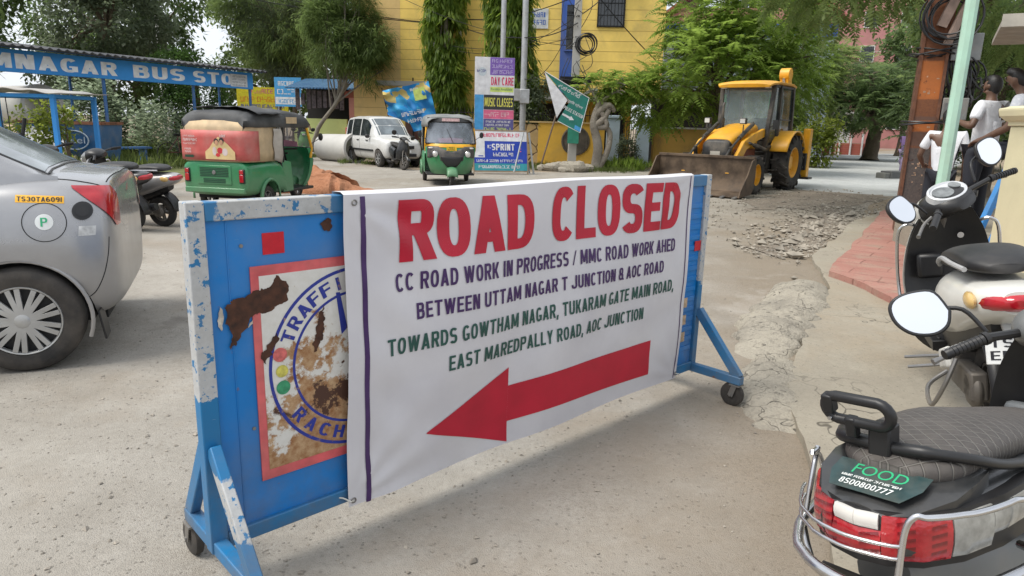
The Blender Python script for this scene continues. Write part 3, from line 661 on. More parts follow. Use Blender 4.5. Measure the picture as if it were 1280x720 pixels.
def quilt(name, c, line):
    t = NT(name); s = t.sep(); a = t.math('ADD', s[0], t.math('MULTIPLY', s[1], .9)); b = t.math('SUBTRACT', s[0], t.math('MULTIPLY', s[1], .9)); ls = []
    for q in (a, b):
        f = t.math('ABSOLUTE', t.math('SUBTRACT', t.math('FRACT', t.math('MULTIPLY', t.math('ADD', q, 5), 26.)), .5)); ls.append(t.ramp(f, .40, .47))
    m = t.math('MAXIMUM', *ls); n = t.noise(30, 6, .7)
    base = t.mix(t.ramp(n, .35, .7), c, tuple(k * 1.5 for k in c)); base = t.mix(t.ramp(t.noise(5, 7, .7), .45, .75, 0, .45), base, (.16, .14, .12))
    t.set(col=t.mix(t.math('MULTIPLY', m, .7), base, line), rough=.62); t.bump(t.math('SUBTRACT', t.math('MULTIPLY', n, .25), m), .7, .006); return t.m
LEATHER = pm('seat_vinyl', (.013, .013, .014), .5, var=.3, bump=.15, bs=160, dirt=.45, dcol=(.10, .09, .08))
REDLENS = NT('red_lens'); REDLENS.set(col=REDLENS.mix(REDLENS.ramp(REDLENS.noise(12, 3), .35, .65), (.32, .006, .014), (.46, .018, .026)), rough=.12, coat=.6); REDLENS = REDLENS.m
CLEARL = pm('clear_lens', (.62, .60, .56), .12, var=.15, coat=.5); AMBERL = pm('amber_lens', (.62, .42, .16), .15, coat=.4)
MIRROR = pm('mirror_glass', (.92, .93, .94), .02, 1., var=.01)
PLATE = pm('plate_white', (.74, .75, .74), .4, dirt=.2); INK = pm('plate_ink', (.015, .015, .02), .5); ENGINE = pm('engine_alloy', (.16, .15, .14), .55, .6, dirt=.6, dcol=(.2, .17, .13))
def make_scooter(name, label, loc, rz, body, trim=BLACK, seat=LEATHER, lean=-.12, steer=.0, sc=1., group=None, fine=True, plate=None, lamp='std', mirrors=True, guards=True, leg_in=None, seatband=None, dash=None, front=None, rear_only=False):
    leg_in = leg_in or trim; front = front or body
    T = thing(name, label, 'scooter', loc, rz, group, rot=(lean, 0, rz), sc=sc)
    # steering axis through the head
    P0 = Vector((1.02, 0, .78)); axs = Vector((-.42, 0, 1)).normalized()
    SM = Matrix.Translation(P0) @ Matrix.Rotation(steer, 4, axs) @ Matrix.Translation(-P0)
    # wheels
    wheel_parts(T, (0, 0, .215), .215, .10, ENGINE); wheel_parts(T, (1.25, 0, .215), .215, .095, ENGINE, M=SM)
    mb = MB(); mb.M = SM
    for s_ in (-1, 1): mb.tube([(1.25, s_ * .075, .215), (1.16, s_ * .075, .45), (1.08, s_ * .03, .62)], .016, 8)
    mb.tube([(1.08, 0, .6), (.98, 0, .95)], .022); mb.build('fork', ENGINE, T)
    mb = MB(); mb.M = SM; rows = []
    for i in range(13):
        a = R(20 + 130 * i / 12); rows.append([Vector((1.25 + math.cos(a) * .245 * (1 if abs(q) < .9 else .93), q * .072, .215 + math.sin(a) * .25 - (0 if abs(q) < .9 else .02))) for q in (-1, -.6, 0, .6, 1)])
    mb.loft(rows, closed=False, caps=False); o = mb.build('front_mudguard', front, T); o.modifiers.new('solid', 'SOLIDIFY').thickness = .005
    # engine, swing arm, silencer
    mb = MB(); mb.box((.14, .075, .24), (.42, .07, .13), (0, .1, 0)); mb.lathe([(.001, 0), (.085, 0), (.09, .03), (.06, .05), (.001, .05)], (.0, .06, .235), (0, 1, 0), 20); mb.box((.36, 0, .30), (.22, .2, .16)); mb.build('engine', ENGINE, T, bevel=.012)
    mb = MB(); mb.tube(smooth_path([(.34, -.09, .22), (.15, -.125, .2), (-.05, -.13, .24), (-.3, -.13, .30)], 10), [.018, .02, .03, .05, .055, .055, .055, .055, .052, .045], 14); mb.build('silencer', BLACK, T)
    # body shell
    mb = MB()
    if lamp == 'wide': hull(mb, [(-.305, .705, .085, .050), (-.25, .71, .135, .065), (-.12, .71, .172, .080), (.08, .70, .187, .095), (.3, .655, .178, .12), (.5, .55, .145, .15)], 20, 32, 3.2)
    else: hull(mb, [(-.36, .70, .055, .045), (-.27, .68, .12, .075), (-.1, .645, .165, .11), (.1, .60, .182, .15), (.32, .55, .175, .17), (.52, .48, .14, .17)], 18, 28, 2.6)
    mb.build('tail_body', body, T, smooth=50)
    # under-seat panel and rear mudguard
    mb = MB(); hull(mb, [(-.20, .57, .06, .05), (.05, .50, .11, .10), (.35, .42, .13, .13), (.52, .40, .12, .12)], 9, 16); mb.build('inner_panel', trim, T)
    mb = MB(); rows = []
    for i in range(9):
        a = R(85 + 95 * i / 8); rows.append([Vector((math.cos(a) * .27, q * .075, .23 + math.sin(a) * .27)) for q in (-1, -.5, .5, 1)])
    mb.loft(rows, closed=False, caps=False); o = mb.build('rear_mudguard', BLACK, T); o.modifiers.new('solid', 'SOLIDIFY').thickness = .008
    # seat
    mb = MB(); hull(mb, [(-.20, .805, .06, .020), (-.13, .815, .125, .038), (.02, .815, .138, .048), (.2, .80, .14, .05), (.36, .765, .135, .05), (.52, .735, .105, .05), (.64, .725, .06, .035), (.67, .72, .03, .02)], 26, 28, 2.8)
    st = mb.build('seat', seat, T, smooth=60)
    if seatband is not None:
        mb = MB()
        for s_ in (-1, 1): mb.tube(smooth_path([(-.14, s_ * .135, .80), (.05, s_ * .149, .795), (.25, s_ * .148, .785), (.42, s_ * .135, .74), (.54, s_ * .11, .70)], 16), .011, 8)
        mb.build('seat_piping', seatband, st)
    # floor, leg shield and front apron
    mb = MB(); mb.bx(.46, .90, -.165, .165, .275, .325)
    for k in range(6): mb.bx(.5, .86, -.13 + k * .05, -.115 + k * .05, .325, .330)
    mb.build('floorboard', trim, T, bevel=.012)
    K = interp([(.84, .30, .155), (.93, .36, .19), (.975, .52, .215), (.985, .68, .20), (.965, .82, .165), (.945, .93, .11)], 16)
    for nm, off, m_, bul in (('leg_shield', 0., leg_in, .045), ('front_apron', .055, front, .10)):
        mb = MB(); rows = []
        for x, z, hw in K: rows.append([Vector((x + off + bul * (1 - (q / 8) ** 2) - (.02 if nm == 'leg_shield' else .05), q / 8 * hw * (1 if off == 0 else 1.03), z)) for q in range(-8, 9)])
        back = [[Vector((p.x + .022, p.y, p.z)) for p in r] for r in rows]
        mb.loft([list(a) + list(reversed(b)) for a, b in zip(rows, back)]); mb.build(nm, m_, T, smooth=50)
    if fine:
        mb = MB(); mb.box((.955, .09, .62), (.05, .13, .14)); mb.build('glove_box', trim, T, bevel=.02); mb = MB(); mb.lathe([(.018, 0), (.016, .012)], (.962, -.06, .78), (-1, 0, 0), 14); mb.build('key_switch', CHROME, T)
    # handlebar cover, grips, levers, mirrors
    mb = MB(); mb.M = SM
    rows = [sring(x, z, hw, hh, 2.4, 22) for x, z, hw, hh in interp([(.83, .955, .07, .03), (.88, .965, .12, .055), (.96, .965, .13, .075), (1.04, .95, .11, .075), (1.11, .925, .06, .05)], 12)]
    mb.loft(rows); hb = mb.build('handlebar', trim, T, smooth=50)
    mb = MB(); mb.M = SM; mb.loft([sring(x, z, hw, hh, 2.4, 20) for x, z, hw, hh in ((1.035, .945, .118, .079), (1.08, .935, .09, .07), (1.135, .915, .05, .045))]); mb.build('headlamp_cowl', front, T, smooth=50)
    mb = MB(); mb.M = SM; mb.ball((1.125, 0, .90), (.03, .07, .045)); mb.build('headlamp', CLEARL, T)
    if dash:
        mb = MB(); mb.M = SM @ Matrix.Translation((.925, 0, 1.022)) @ Matrix.Rotation(-.42, 4, 'Y')
        mb.loft([[Vector((rx * c1, ry * s1, h)) for c1, s1 in [(math.cos(2 * math.pi * k / 28), math.sin(2 * math.pi * k / 28)) for k in range(28)]] for rx, ry, h in ((.088, .118, -.02), (.085, .115, .012), (.075, .105, .016), (.068, .098, .008))]); d_ = mb.build('dashboard', dash, T)
        for yy, ra, rb in ((.035, .05, .056), (-.065, .032, .026)):
            m2 = MB(); m2.M = mb.M; m2.loft([[Vector((ra * math.cos(2 * math.pi * k / 24), yy + rb * math.sin(2 * math.pi * k / 24), h)) for k in range(24)] for h in (.012, .019)]); m2.build('dial', pm('dial_glass', (.16, .17, .17), .08, var=.5, scale=20), d_)
    for s_ in (-1, 1):
        mb = MB(); mb.M = SM; a = Vector((.93, s_ * .10, .965)); b = Vector((.84, s_ * .225, .985)); e = Vector((.785, s_ * .36, .965))
        mb.tube([a, b], .014); mb.tube([b, b.lerp(e, .1)], [.021, .021], 12)
        for k in range(9): mb.tube([b.lerp(e, .12 + k * .09), b.lerp(e, .19 + k * .09)], [.0185, .0165], 12)
        mb.tube([b.lerp(e, .92), b.lerp(e, 1.0)], [.019, .016], 12); mb.build('grip', BLACK, T)
        mb = MB(); mb.M = SM; mb.tube(smooth_path([(.90, s_ * .2, .965), (.90, s_ * .27, .955), (.86, s_ * .385, .935)], 8), [.008] * 7 + [.011], 8); mb.build('brake_lever', STEEL if fine else BLACK, T)
        if mirrors:
            c = Vector((.90, s_ * .38, 1.10)); mb = MB(); mb.M = SM
            mb.tube(smooth_path([(.91, s_ * .21, .99), (.93, s_ * .25, 1.07), (.94, s_ * .31, 1.09), tuple(c + Vector((.02, -s_ * .03, 0)))], 12), .0075)
            F = Matrix.Translation(c) @ Matrix.Rotation(s_ * .1, 4, 'Z') @ Matrix.Rotation(.30, 4, 'Y')
            sh = [(-.085, -.02), (-.06, .05), (-.01, .066), (.05, .06), (.082, .03), (.078, -.025), (.04, -.07), (-.02, -.085), (-.065, -.065)]
            sh = [(q[0], q[1]) for q in interp(sh + sh[:1], 37)[:-1]]; sh = [(y * s_, z) for y, z in sh]
            ou = []
            for sc_, xx in ((1., -.004), (1.06, 0), (1.0, .016), (.7, .034)): ou.append([F @ Vector((xx, y * sc_, z * sc_)) for y, z in sh])
            mb.loft(ou); mr = mb.build('mirror', BLACK, T, bevel=.003)
            mb = MB(); mb.M = SM; mb.add([F @ Vector((-.0052, y * .93, z * .93)) for y, z in sh], [tuple(range(len(sh)))]); mb.build('mirror_glass', MIRROR, mr, smooth=0)
    if guards:
        mb = MB()
        for s_ in (-1, 1): mb.tube(smooth_path([(.80, s_ * .17, .28), (.93, s_ * .225, .34), (.99, s_ * .245, .55), (.97, s_ * .24, .80), (.955, s_ * .20, .86), (.97, s_ * .15, .85)], 22), .0095, 8)
        mb.build('leg_guard', CHROME, T)
    # lamp
    if lamp == 'std':
        mb = MB(); hull(mb, [(-.385, .70, .03, .016), (-.365, .70, .065, .032), (-.31, .692, .103, .045), (-.27, .685, .118, .048)], 8, 20); mb.build('tail_lamp', REDLENS, T)
        for s_ in (-1, 1): MB().ball((-.225, s_ * .135, .69), (.07, .022, .035)).build('indicator', AMBERL, T)
    if plate:
        mb = MB(); F = Matrix.Translation((-.30, 0, .50)) @ Matrix.Rotation(.25, 4, 'Y')
        mb.M = F; mb.box((0, 0, 0), (.006, .20, .115)); mb.bar((.02, 0, .05), (.09, 0, .11), .05, .02); pl = mb.build('number_plate', PLATE, T, bevel=.003)
        mb = MB(); mb.M = F
        for k, s_ in enumerate(plate):
            if fine: lettering(mb, s_, (-.0045, .085, .01 - k * .05), (0, -1, 0), (0, 0, 1), min(.17, .04 * len(s_)), .036, .02, .0005)
            else: scribble(mb, (-.0045, .085, .01 - k * .05), (0, -1, 0), (0, 0, 1), .17, .036, k, .0005)
        mb.build('lettering', INK, pl, smooth=0)
    return T
W_S1 = pm('white_scooter_paint', (.66, .66, .62), .28, coat=.4, var=.06, dirt=.3, dcol=(.4, .35, .27))
# ------------------------------------------------------------------ the white scooter by the gate post
H1 = math.atan2(.94, .36)
s1 = make_scooter('scooter', 'white scooter with black seat and chrome leg guards parked by the cream gate post', (2.30, 3.04, .12), H1, W_S1, steer=.85, lean=-.17, sc=1.06, plate=('TS', 'ER'), dash=pm('dash_silver', (.6, .61, .62), .3, .3), seatband=pm('seat_grey_band', (.34, .34, .34), .5))
mb = MB()   # foot rest and crash bar on the left side
mb.tube(smooth_path([(.30, .13, .22), (.26, .22, .16), (.05, .24, .14), (-.03, .20, .26), (-.02, .15, .38)], 18), .010, 8); mb.tube([(.30, .14, .30), (.38, .30, .27)], .008); mb.tube([(.22, .15, .28), (.28, .30, .25)], .008)
mb.build('side_guard', STEEL, s1)
MB().box((.12, .165, .34), (.17, .035, .10), (0, .35, 0)).build('side_panel', pm('white_plastic', (.6, .6, .57), .5, dirt=.4), s1, bevel=.015)
# ------------------------------------------------------------------ the black scooter in the foreground
BK3 = pm('charcoal_scooter_paint', (.016, .018, .020), .32, coat=.25, var=.25, dirt=.38, dcol=(.11, .10, .09), dscale=5)
H3 = math.atan2(.6, .8)
s3 = make_scooter('scooter', 'black scooter in the foreground with chrome tail guard and food sticker', (1.045, 1.42, .0), H3, BK3, trim=pm('grey_switch_cowl', (.13, .14, .145), .4, var=.15, dirt=.3), seat=quilt('quilted_seat', (.05, .044, .040), (.15, .14, .125)), lean=-.14, steer=.62, sc=.985, lamp='wide', guards=False, leg_in=BLACK, front=BK3)
def plan(t, off=0.):
    """outline of the tail seen from above, t -1 (left) .. 1 (right)"""
    s_ = -1 if t > 0 else 1; a = abs(t); pts = [(-.325, 0), (-.312, .06), (-.27, .115), (-.185, .160), (-.06, .188), (.10, .200)]
    v = a * 5; i = min(int(v), 4); f = v - i; x = pts[i][0] + (pts[i + 1][0] - pts[i][0]) * f; y = pts[i][1] + (pts[i + 1][1] - pts[i][1]) * f
    dx, dy = pts[i + 1][0] - pts[i][0], pts[i + 1][1] - pts[i][1]; l = math.hypot(dx, dy); x -= dy / l * off; y += dx / l * off
    return x, y * s_ if a > .02 else 0.
def lampband(name, t0, t1, z0, z1, mat, off=0., th=.03, n=14, par=None, rise=.0, bulge=.006):
    rows = []
    for i in range(n + 1):
        t_ = t0 + (t1 - t0) * i / n; x, y = plan(t_, off); xi, yi = plan(t_, off - th); up_ = rise * abs(t_) ; xb, yb = plan(t_, off + bulge)
        rows.append([Vector((x, y, z0 + up_)), Vector((xb, yb, (z0 * .65 + z1 * .35) + up_)), Vector((xb, yb, (z0 * .3 + z1 * .7) + up_)), Vector((x, y, z1 + up_)), Vector((xi, yi, z1 + up_)), Vector((xi, yi, z0 + up_))])
    mb = MB(); mb.loft(rows); return mb.build(name, mat, par or s3, smooth=40)
SEG = NT('lens_segments'); q = SEG.sep()
gr = SEG.n('ShaderNodeTexVoronoi'); gr.inputs['Scale'].default_value = 110; SEG.l(SEG.coord(), gr.inputs['Vector'])
rib = SEG.ramp(SEG.math('FRACT', SEG.math('MULTIPLY', SEG.math('ADD', q[2], SEG.math('MULTIPLY', q[1], .25)), 55.)), .3, .7); bl = SEG.ramp(SEG.math('FRACT', SEG.math('MULTIPLY', SEG.math('SUBTRACT', q[0], q[1]), 11.)), .45, .5)
SEG.set(col=SEG.mix(SEG.math('MULTIPLY', SEG.math('MULTIPLY', rib, bl), .8), SEG.mix(SEG.ramp(SEG.noise(14, 3), .35, .7), (.32, .010, .018), (.48, .035, .04)), (.12, .006, .01)), rough=.14, coat=.6); SEG.bump(gr.outputs[0], .35, .002)
lh = lampband('lamp_housing', -1, 1, .645, .762, BLACK, -.004, .03, 40, rise=.008)
lampband('tail_lamp', -.62, -.17, .662, .755, SEG.m, .003, .02, rise=.008); lampband('tail_lamp', .17, .52, .662, .755, SEG.m, .003, .02, rise=.008)
lampband('centre_lamp', -.15, .15, .725, .757, CLEARL, .006, .02, 16, rise=.008, bulge=.004); lampband('centre_lamp', -.165, .165, .664, .722, SEG.m, .003, .02, 16, rise=.008)
lampband('indicator', .53, .72, .664, .754, pm('smoked_clear_lens', (.30, .30, .28), .15, var=.3, scale=30, coat=.5), .002, .02, rise=.008); lampband('indicator', -.96, -.63, .664, .754, pm('smoked_clear_lens', (0, 0, 0)), .002, .02, rise=.008)
lampband('indicator_tip', .725, .95, .684, .748, pm('smoked_clear_lens', (0, 0, 0)), .001, .02, rise=.008)
# deck with the sticker
mb = MB(); mb.loft([[Vector((x, hw * k, z - .014 * abs(k) ** 2)) for k in (-1, -.9, -.5, 0, .5, .9, 1)] + [Vector((x, hw * k, z - .05)) for k in (1, 0, -1)] for x, hw, z in ((-.315, .05, .768), (-.29, .095, .775), (-.2, .145, .798), (-.12, .155, .815), (-.05, .15, .82))])
mb.build('tail_deck', BK3, s3, smooth=40)
U = Vector((0, -1, 0)); V = Vector((.155, 0, .043)).normalized(); Nn = U.cross(V)
mb = MB(); o0 = Vector((-.292, 0, .7795))
mb.prism([(-.075, 0), (.075, 0), (.098, .055), (.098, .105), (-.098, .105), (-.098, .055)], o0 + Nn * .004, U, V, .001)
stk = mb.build('sticker', pm('sticker_teal', (.018, .045, .046), .35, var=.3, scale=20, dirt=.4), s3, smooth=0)
mb = MB(); lettering(mb, 'FOOD', o0 + Nn * .0055 + U * -.055 + V * .058, U, V, .115, .036, -.012, .0006); mb.build('lettering', pm('sticker_green', (.03, .38, .17), .5), stk, smooth=0)
mb = MB(); lettering(mb, '8500800777', o0 + Nn * .0055 + U * -.062 + V * .014, U, V, .112, .019, .012, .0006); scribble(mb, o0 + Nn * .0058 + U * -.068 + V * .041, U, V, .128, .008, 3, .0003); mb.build('lettering', pm('sticker_white', (.7, .72, .7), .5), stk, smooth=0)
# chrome tail guard
mb = MB(); zz = .612
mb.tube([Vector((*plan(t_, .045), zz + .012 * abs(t_))) for t_ in np.linspace(-.92, .95, 44)], .0125, 12)
for sg, t0, t1 in ((-1, -.66, -.86), (1, .22, .93)):
    lo1 = Vector((*plan(t0, .048), zz)); hi1 = Vector((*plan(t0 + .06 * sg, .032), .768)); hi2 = Vector((*plan(t1 - .10 * sg, .034), .785)); lo2 = Vector((*plan(t1, .045), zz + .01)); mid = [Vector((*plan(t_, .036), .775)) for t_ in np.linspace(t0 + .1 * sg, t1 - .16 * sg, 8)]
    P = [lo1, lo1.lerp(hi1, .8), *mid, hi2.lerp(lo2, .25), lo2]; mb.tube(smooth_path([tuple(p) for p in P], 60), .0068, 10)
for z in (.685, .712): mb.tube([Vector((*plan(t_, .038), z)) for t_ in np.linspace(-.62, .24, 24)], .0042, 8)
for t_ in (-.9, .9): mb.tube([Vector((*plan(t_, .045), zz + .01)), Vector((*plan(t_ * 1.05, -.02), zz + .0))], .010)
mb.tube(smooth_path([(*plan(-.62, .045), zz), (-.20, .165, .52), (-.12, .12, .44), (-.06, .09, .42)], 12), .009)
mb.build('tail_guard', CHROME, s3, smooth=50)
# grab rail and padded loop
mb = MB()
mb.tube(smooth_path([(-.165, 0, .85), (-.16, -.07, .855), (-.10, -.135, .842), (.02, -.160, .805), (.22, -.168, .77), (.34, -.158, .755)], 26), [.015] * 6 + [.012] * 20, 12); mb.tube(smooth_path([(-.165, 0, .85), (-.165, .07, .852), (-.14, .125, .845), (-.07, .155, .83), (-.03, .160, .82)], 14), [.016] * 9 + [.019, .022, .022, .02, .014], 12)
mb.box((-.16, .02, .865), (.05, .05, .075)); mb.bx(-.165, -.12, -.05, .05, .79, .83)
gr_ = mb.build('grab_rail', BLACK, s3, smooth=50, bevel=.006)
F = Matrix.Translation((-.20, .060, .930)) @ Matrix.Rotation(-.25, 4, 'Y') @ Matrix.Diagonal((.82, .82, .82, 1))
lp = [F @ Vector((0, y, z)) for y, z in [(.055 * 1 + .036 * math.cos(a), .036 * math.sin(a)) for a in np.linspace(-1.45, 1.45, 9)] + [(-.055 + .036 * math.cos(a), .036 * math.sin(a)) for a in np.linspace(1.7, 4.58, 9)]]
mb = MB(); mb.tube(lp, .0125, 10, closed=True); mb.M = F; mb.box((0, .078, .012), (.034, .032, .055)); mb.box((0, .02, -.052), (.03, .03, .06)); lo_ = mb.build('backrest_loop', BLACK, gr_, smooth=50, bevel=.004)
mb = MB(); mb.M = F; mb.lathe([(.007, 0), (.006, .004)], (-.016, .074, -.03), (-1, 0, 0), 12); mb.build('screw', CHROME, gr_)
# footrest, mud flap
MB().box((-.28, 0, .50), (.006, .16, .22), (0, -.3, 0)).build('mud_flap', BLACK, s3)
# ================================================================== cars (local x forward, y left, origin under the rear axle)
from mathutils.bvhtree import BVHTree
def bvh(o):
    me = o.data; return BVHTree.FromPolygons([v.co.copy() for v in me.vertices], [tuple(p.vertices) for p in me.polygons])
def shell(stations, n=None):
    """closed body of half sections: (x, z_bottom, w_sill, z_mid, w_mid, z_belt, w_belt, z_top, w_top)"""
    rings = []
    for s_ in (interp(stations, n) if n else stations):
        x, zb, ws, zm, wm, zt, wt, zz, wz = s_
        half = [(0, zb), (ws * .82, zb), (ws, zb + .05), (wm, zm), (wm * .5 + wt * .5 + .012, zm * .5 + zt * .5), (wt, zt), (wz + (wt - wz) * .35, zt + (zz - zt) * .72), (wz * .8, zz), (0, zz + .012)]
        rings.append([Vector((x, y, z)) for y, z in half] + [Vector((x, -y, z)) for y, z in reversed(half[1:-1])])
    mb = MB(); mb.loft(rings); return mb
def hug(tree, o, d, off=.004):
    h = tree.ray_cast(Vector(o), Vector(d).normalized())
    return None if h[0] is None else h[0] - Vector(d).normalized() * off
def side_patch(name, tree, poly, mat, par, side=1, off=.003, n=10, smooth=40):
    """lay an outline given in (x, z) on the flank of a body"""
    bm = bmesh.new(); vs = [bm.verts.new((x, 0, z)) for x, z in poly]; bm.faces.new(vs); bmesh.ops.triangulate(bm, faces=bm.faces)
    xs = [p[0] for p in poly]; zs = [p[1] for p in poly]
    for i in range(1, n):
        bmesh.ops.bisect_plane(bm, geom=bm.verts[:] + bm.edges[:] + bm.faces[:], plane_co=(min(xs) + (max(xs) - min(xs)) * i / n, 0, 0), plane_no=(1, 0, 0))
        bmesh.ops.bisect_plane(bm, geom=bm.verts[:] + bm.edges[:] + bm.faces[:], plane_co=(0, 0, min(zs) + (max(zs) - min(zs)) * i / n), plane_no=(0, 0, 1))
    for v in bm.verts:
        h = hug(tree, (v.co.x, 3 * side, v.co.z), (0, -side, 0), off)
        if h: v.co = h
        else: v.co.y = .8 * side
    me = bpy.data.meshes.new(name); bm.to_mesh(me); bm.free(); me.materials.append(mat); return link(name, me, par, smooth)
def corner_patch(name, tree, c, a0, a1, zf, mat, par, off=.004, nu=20, nv=10):
    """lay a patch round a corner: angles from +y (side) towards -x (rear)"""
    rows = []
    for i in range(nu + 1):
        a = a0 + (a1 - a0) * i / nu; d = Vector((-math.sin(a), math.cos(a) , 0)); d.y *= 1 if c[1] > 0 else -1; lo, hi = zf(i / nu); row = []
        for j in range(nv + 1):
            z = lo + (hi - lo) * j / nv; h = hug(tree, Vector((c[0], c[1], z)) + d * 3, -d, off); row.append(h or Vector((c[0], c[1], z)) + d * .3)
        rows.append(row)
    mb = MB(); mb.loft(rows, closed=False, caps=False); return mb.build(name, mat, par, smooth=60)
def seam(tree, pts, par, name='panel_seam', r=.0028, side=1):
    P = []
    for x, z in smooth_path([(a, 0, b) for a, b in pts], 24) if False else [(p.x, p.z) for p in smooth_path([(a, 0, b) for a, b in pts], 24)]:
        h = hug(tree, (x, 3 * side, z), (0, -side, 0), .0005)
        if h: P.append(h)
    mb = MB(); mb.tube(P, r, 6); return mb.build(name, DARK, par)
def carpaint(name, c, metal=.0, rough=.3, dirt=.5):
    """paint with a film of dust that thickens towards the sills"""
    t = NT(name); z = t.sep()[2]; n = t.noise(3, 8, .65)
    low = t.math('ADD', t.ramp(z, .25, .85, .75, .0), t.math('MULTIPLY', t.math('SUBTRACT', n, .5), .8)); dm = t.math('MULTIPLY', t.ramp(low, 0, .9), dirt)
    t.set(col=t.mix(dm, t.mix(t.ramp(t.noise(9, 4), .3, .7), c, tuple(k * .9 for k in c)), (.30, .26, .205)), metal=t.ramp(dm, 0, 1, metal, 0), rough=t.ramp(dm, 0, .8, rough, .8), coat=t.ramp(dm, 0, .6, .5, 0)); return t.m
def car_wheels(T, xs, half, r, wd, capmat, spokes=10, sides=(1, -1), split=True):
    for x in xs:
        for s_ in sides:
            y = s_ * (half - wd / 2); w_ = thing_part('wheel', T)
            mb = MB(); mb.lathe([(r * .66, -wd * .45), (r * .8, -wd * .5), (r * .93, -wd * .46), (r * .99, -wd * .3), (r, 0), (r * .99, wd * .3), (r * .93, wd * .46), (r * .8, wd * .5), (r * .66, wd * .45), (r * .62, 0)], (x, y, r), (0, 1, 0), 44, caps=False)
            mb.build('tyre', RUBBER, w_, smooth=50)
            mb = MB(); o = Vector((x, y, r)); ax = Vector((0, s_, 0)); mb.lathe([(.001, .0), (r * .64, 0), (r * .66, wd * .3)], o + ax * wd * .12, ax, 44, caps=False); mb.build('rim_dish', pm('rim_dark_steel', (.05, .05, .05), .6), w_)  # evenly dark steel dish behind the hubcap spokes
            mb = MB(); mb.lathe([(r * .60, wd * .34), (r * .615, wd * .44), (r * .64, wd * .46), (r * .665, wd * .40)], o, ax, 48, caps=False)
            mb.lathe([(.001, wd * .5), (r * .10, wd * .5), (r * .15, wd * .45), (r * .17, wd * .36)], o, ax, 24, caps=False)
            for k in range(spokes):
                for q in ((-1, 1) if split else (0,)):
                    a = 2 * math.pi * k / spokes; a2 = a + q * .125; a1 = a + q * .17
                    d1 = Vector((math.cos(a1), 0, math.sin(a1))); d2 = Vector((math.cos(a2), 0, math.sin(a2)))
                    mb.bar(o + d1 * r * .12 + ax * wd * .42, o + d2 * r * .61 + ax * wd * .40, r * .088 if split else r * .1, wd * .1, ax)
            mb.build('hubcap', capmat, w_, bevel=.0015)
def thing_part(name, par, loc=(0, 0, 0)):
    o = bpy.data.objects.new(name, None); COL.objects.link(o); o.parent = par; o.location = loc; return o
GLASS = glassmat('car_glass', (.018, .022, .025)); GLASSL = glassmat('light_car_glass', (.10, .12, .13))
# ------------------------------------------------------------------ silver grey sedan at the left
SILVER = carpaint('silver_grey_paint', (.36, .36, .365), .45, .26, .5)
RD = Vector((.925, .38)).normalized(); sed_rz = math.atan2(-RD.y, -RD.x)
wc = Vector((-2.86, 3.93)); fwd = -RD; left = Vector((-fwd.y, fwd.x)); ax0 = wc - left * .80
sedan = thing('sedan', 'silver grey sedan with yellow number sticker and red tail lamp at the left edge', 'car', (ax0.x, ax0.y, 0), sed_rz)
ST = [(-.51, .42, .50, .60, .60, .82, .58, .98, .50), (-.495, .34, .66, .58, .74, .94, .70, 1.105, .58), (-.44, .29, .74, .58, .815, .97, .765, 1.13, .61), (-.345, .26, .78, .60, .848, .99, .79, 1.135, .62), (-.25, .23, .80, .62, .865, 1.0, .815, 1.15, .64), (0, .22, .80, .64, .875, 1.0, .83, 1.15, .66), (.5, .22, .80, .64, .868, .985, .835, 1.12, .66), (1.3, .22, .80, .64, .865, .965, .83, 1.03, .66), (2.0, .22, .80, .64, .865, .95, .81, 1.02, .62), (2.55, .22, .79, .62, .86, .90, .78, .97, .56), (2.95, .24, .74, .58, .80, .80, .70, .88, .5), (3.14, .28, .62, .52, .66, .70, .58, .77, .42), (3.18, .34, .5, .5, .5, .64, .46, .68, .36)]
o = shell(ST).build('body', SILVER, sedan, sub=2, smooth=60); bake(o)
mb = MB()
for x in (0, 2.43):
    for s_ in (1, -1): mb.lathe([(.36, -.24), (.36, .4)], (x, s_ * .78, .315), (0, s_, 0), 48)
cut(o, mb); tr = bvh(o)
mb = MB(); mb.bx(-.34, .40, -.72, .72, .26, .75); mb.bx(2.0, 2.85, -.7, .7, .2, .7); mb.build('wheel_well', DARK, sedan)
for s_ in (1, -1):
    mb = MB(); mb.tube([(.355 * math.cos(a), s_ * .845, .315 + .355 * math.sin(a)) for a in np.linspace(-.35, 3.5, 28)], .012, 8); mb.build('arch_lip', SILVER, sedan)
# greenhouse
def gh(x):
    K = np.array([(-.22, 1.13, .64, 1.135, .60), (.05, 1.08, .72, 1.27, .60), (.35, 1.02, .78, 1.43, .585), (.7, .98, .80, 1.515, .585), (1.15, .96, .80, 1.525, .59), (1.5, .95, .79, 1.45, .58), (1.9, .95, .76, 1.21, .60), (2.2, .96, .7, 1.0, .60)])
    return [np.interp(x, K[:, 0], K[:, i]) for i in range(1, 5)]
mb = MB(); rings = []
for x in np.linspace(-.22, 2.2, 34):
    zb, wb, zr, wr = gh(x); half = [(0, zb - .05), (wb, zb - .05), (wb * .97 + wr * .03, zb), (wb * .5 + wr * .5 + .015, (zb + zr) / 2), (wr, zr - .035), (wr * .75, zr - .004), (0, zr + .008)]
    rings.append([Vector((x, y, z)) for y, z in half] + [Vector((x, -y, z)) for y, z in reversed(half[1:-1])])
mb.loft(rings); g = mb.build('roof', SILVER, sedan, smooth=50); gt = bvh(g)
def ghpt(x, t, s_=1):
    zb, wb, zr, wr = gh(x); z = zb + (zr - .04 - zb) * t
    return hug(gt, (x, 2 * s_, z), (0, -s_, 0), .004) or Vector((x, s_ * wb, z))
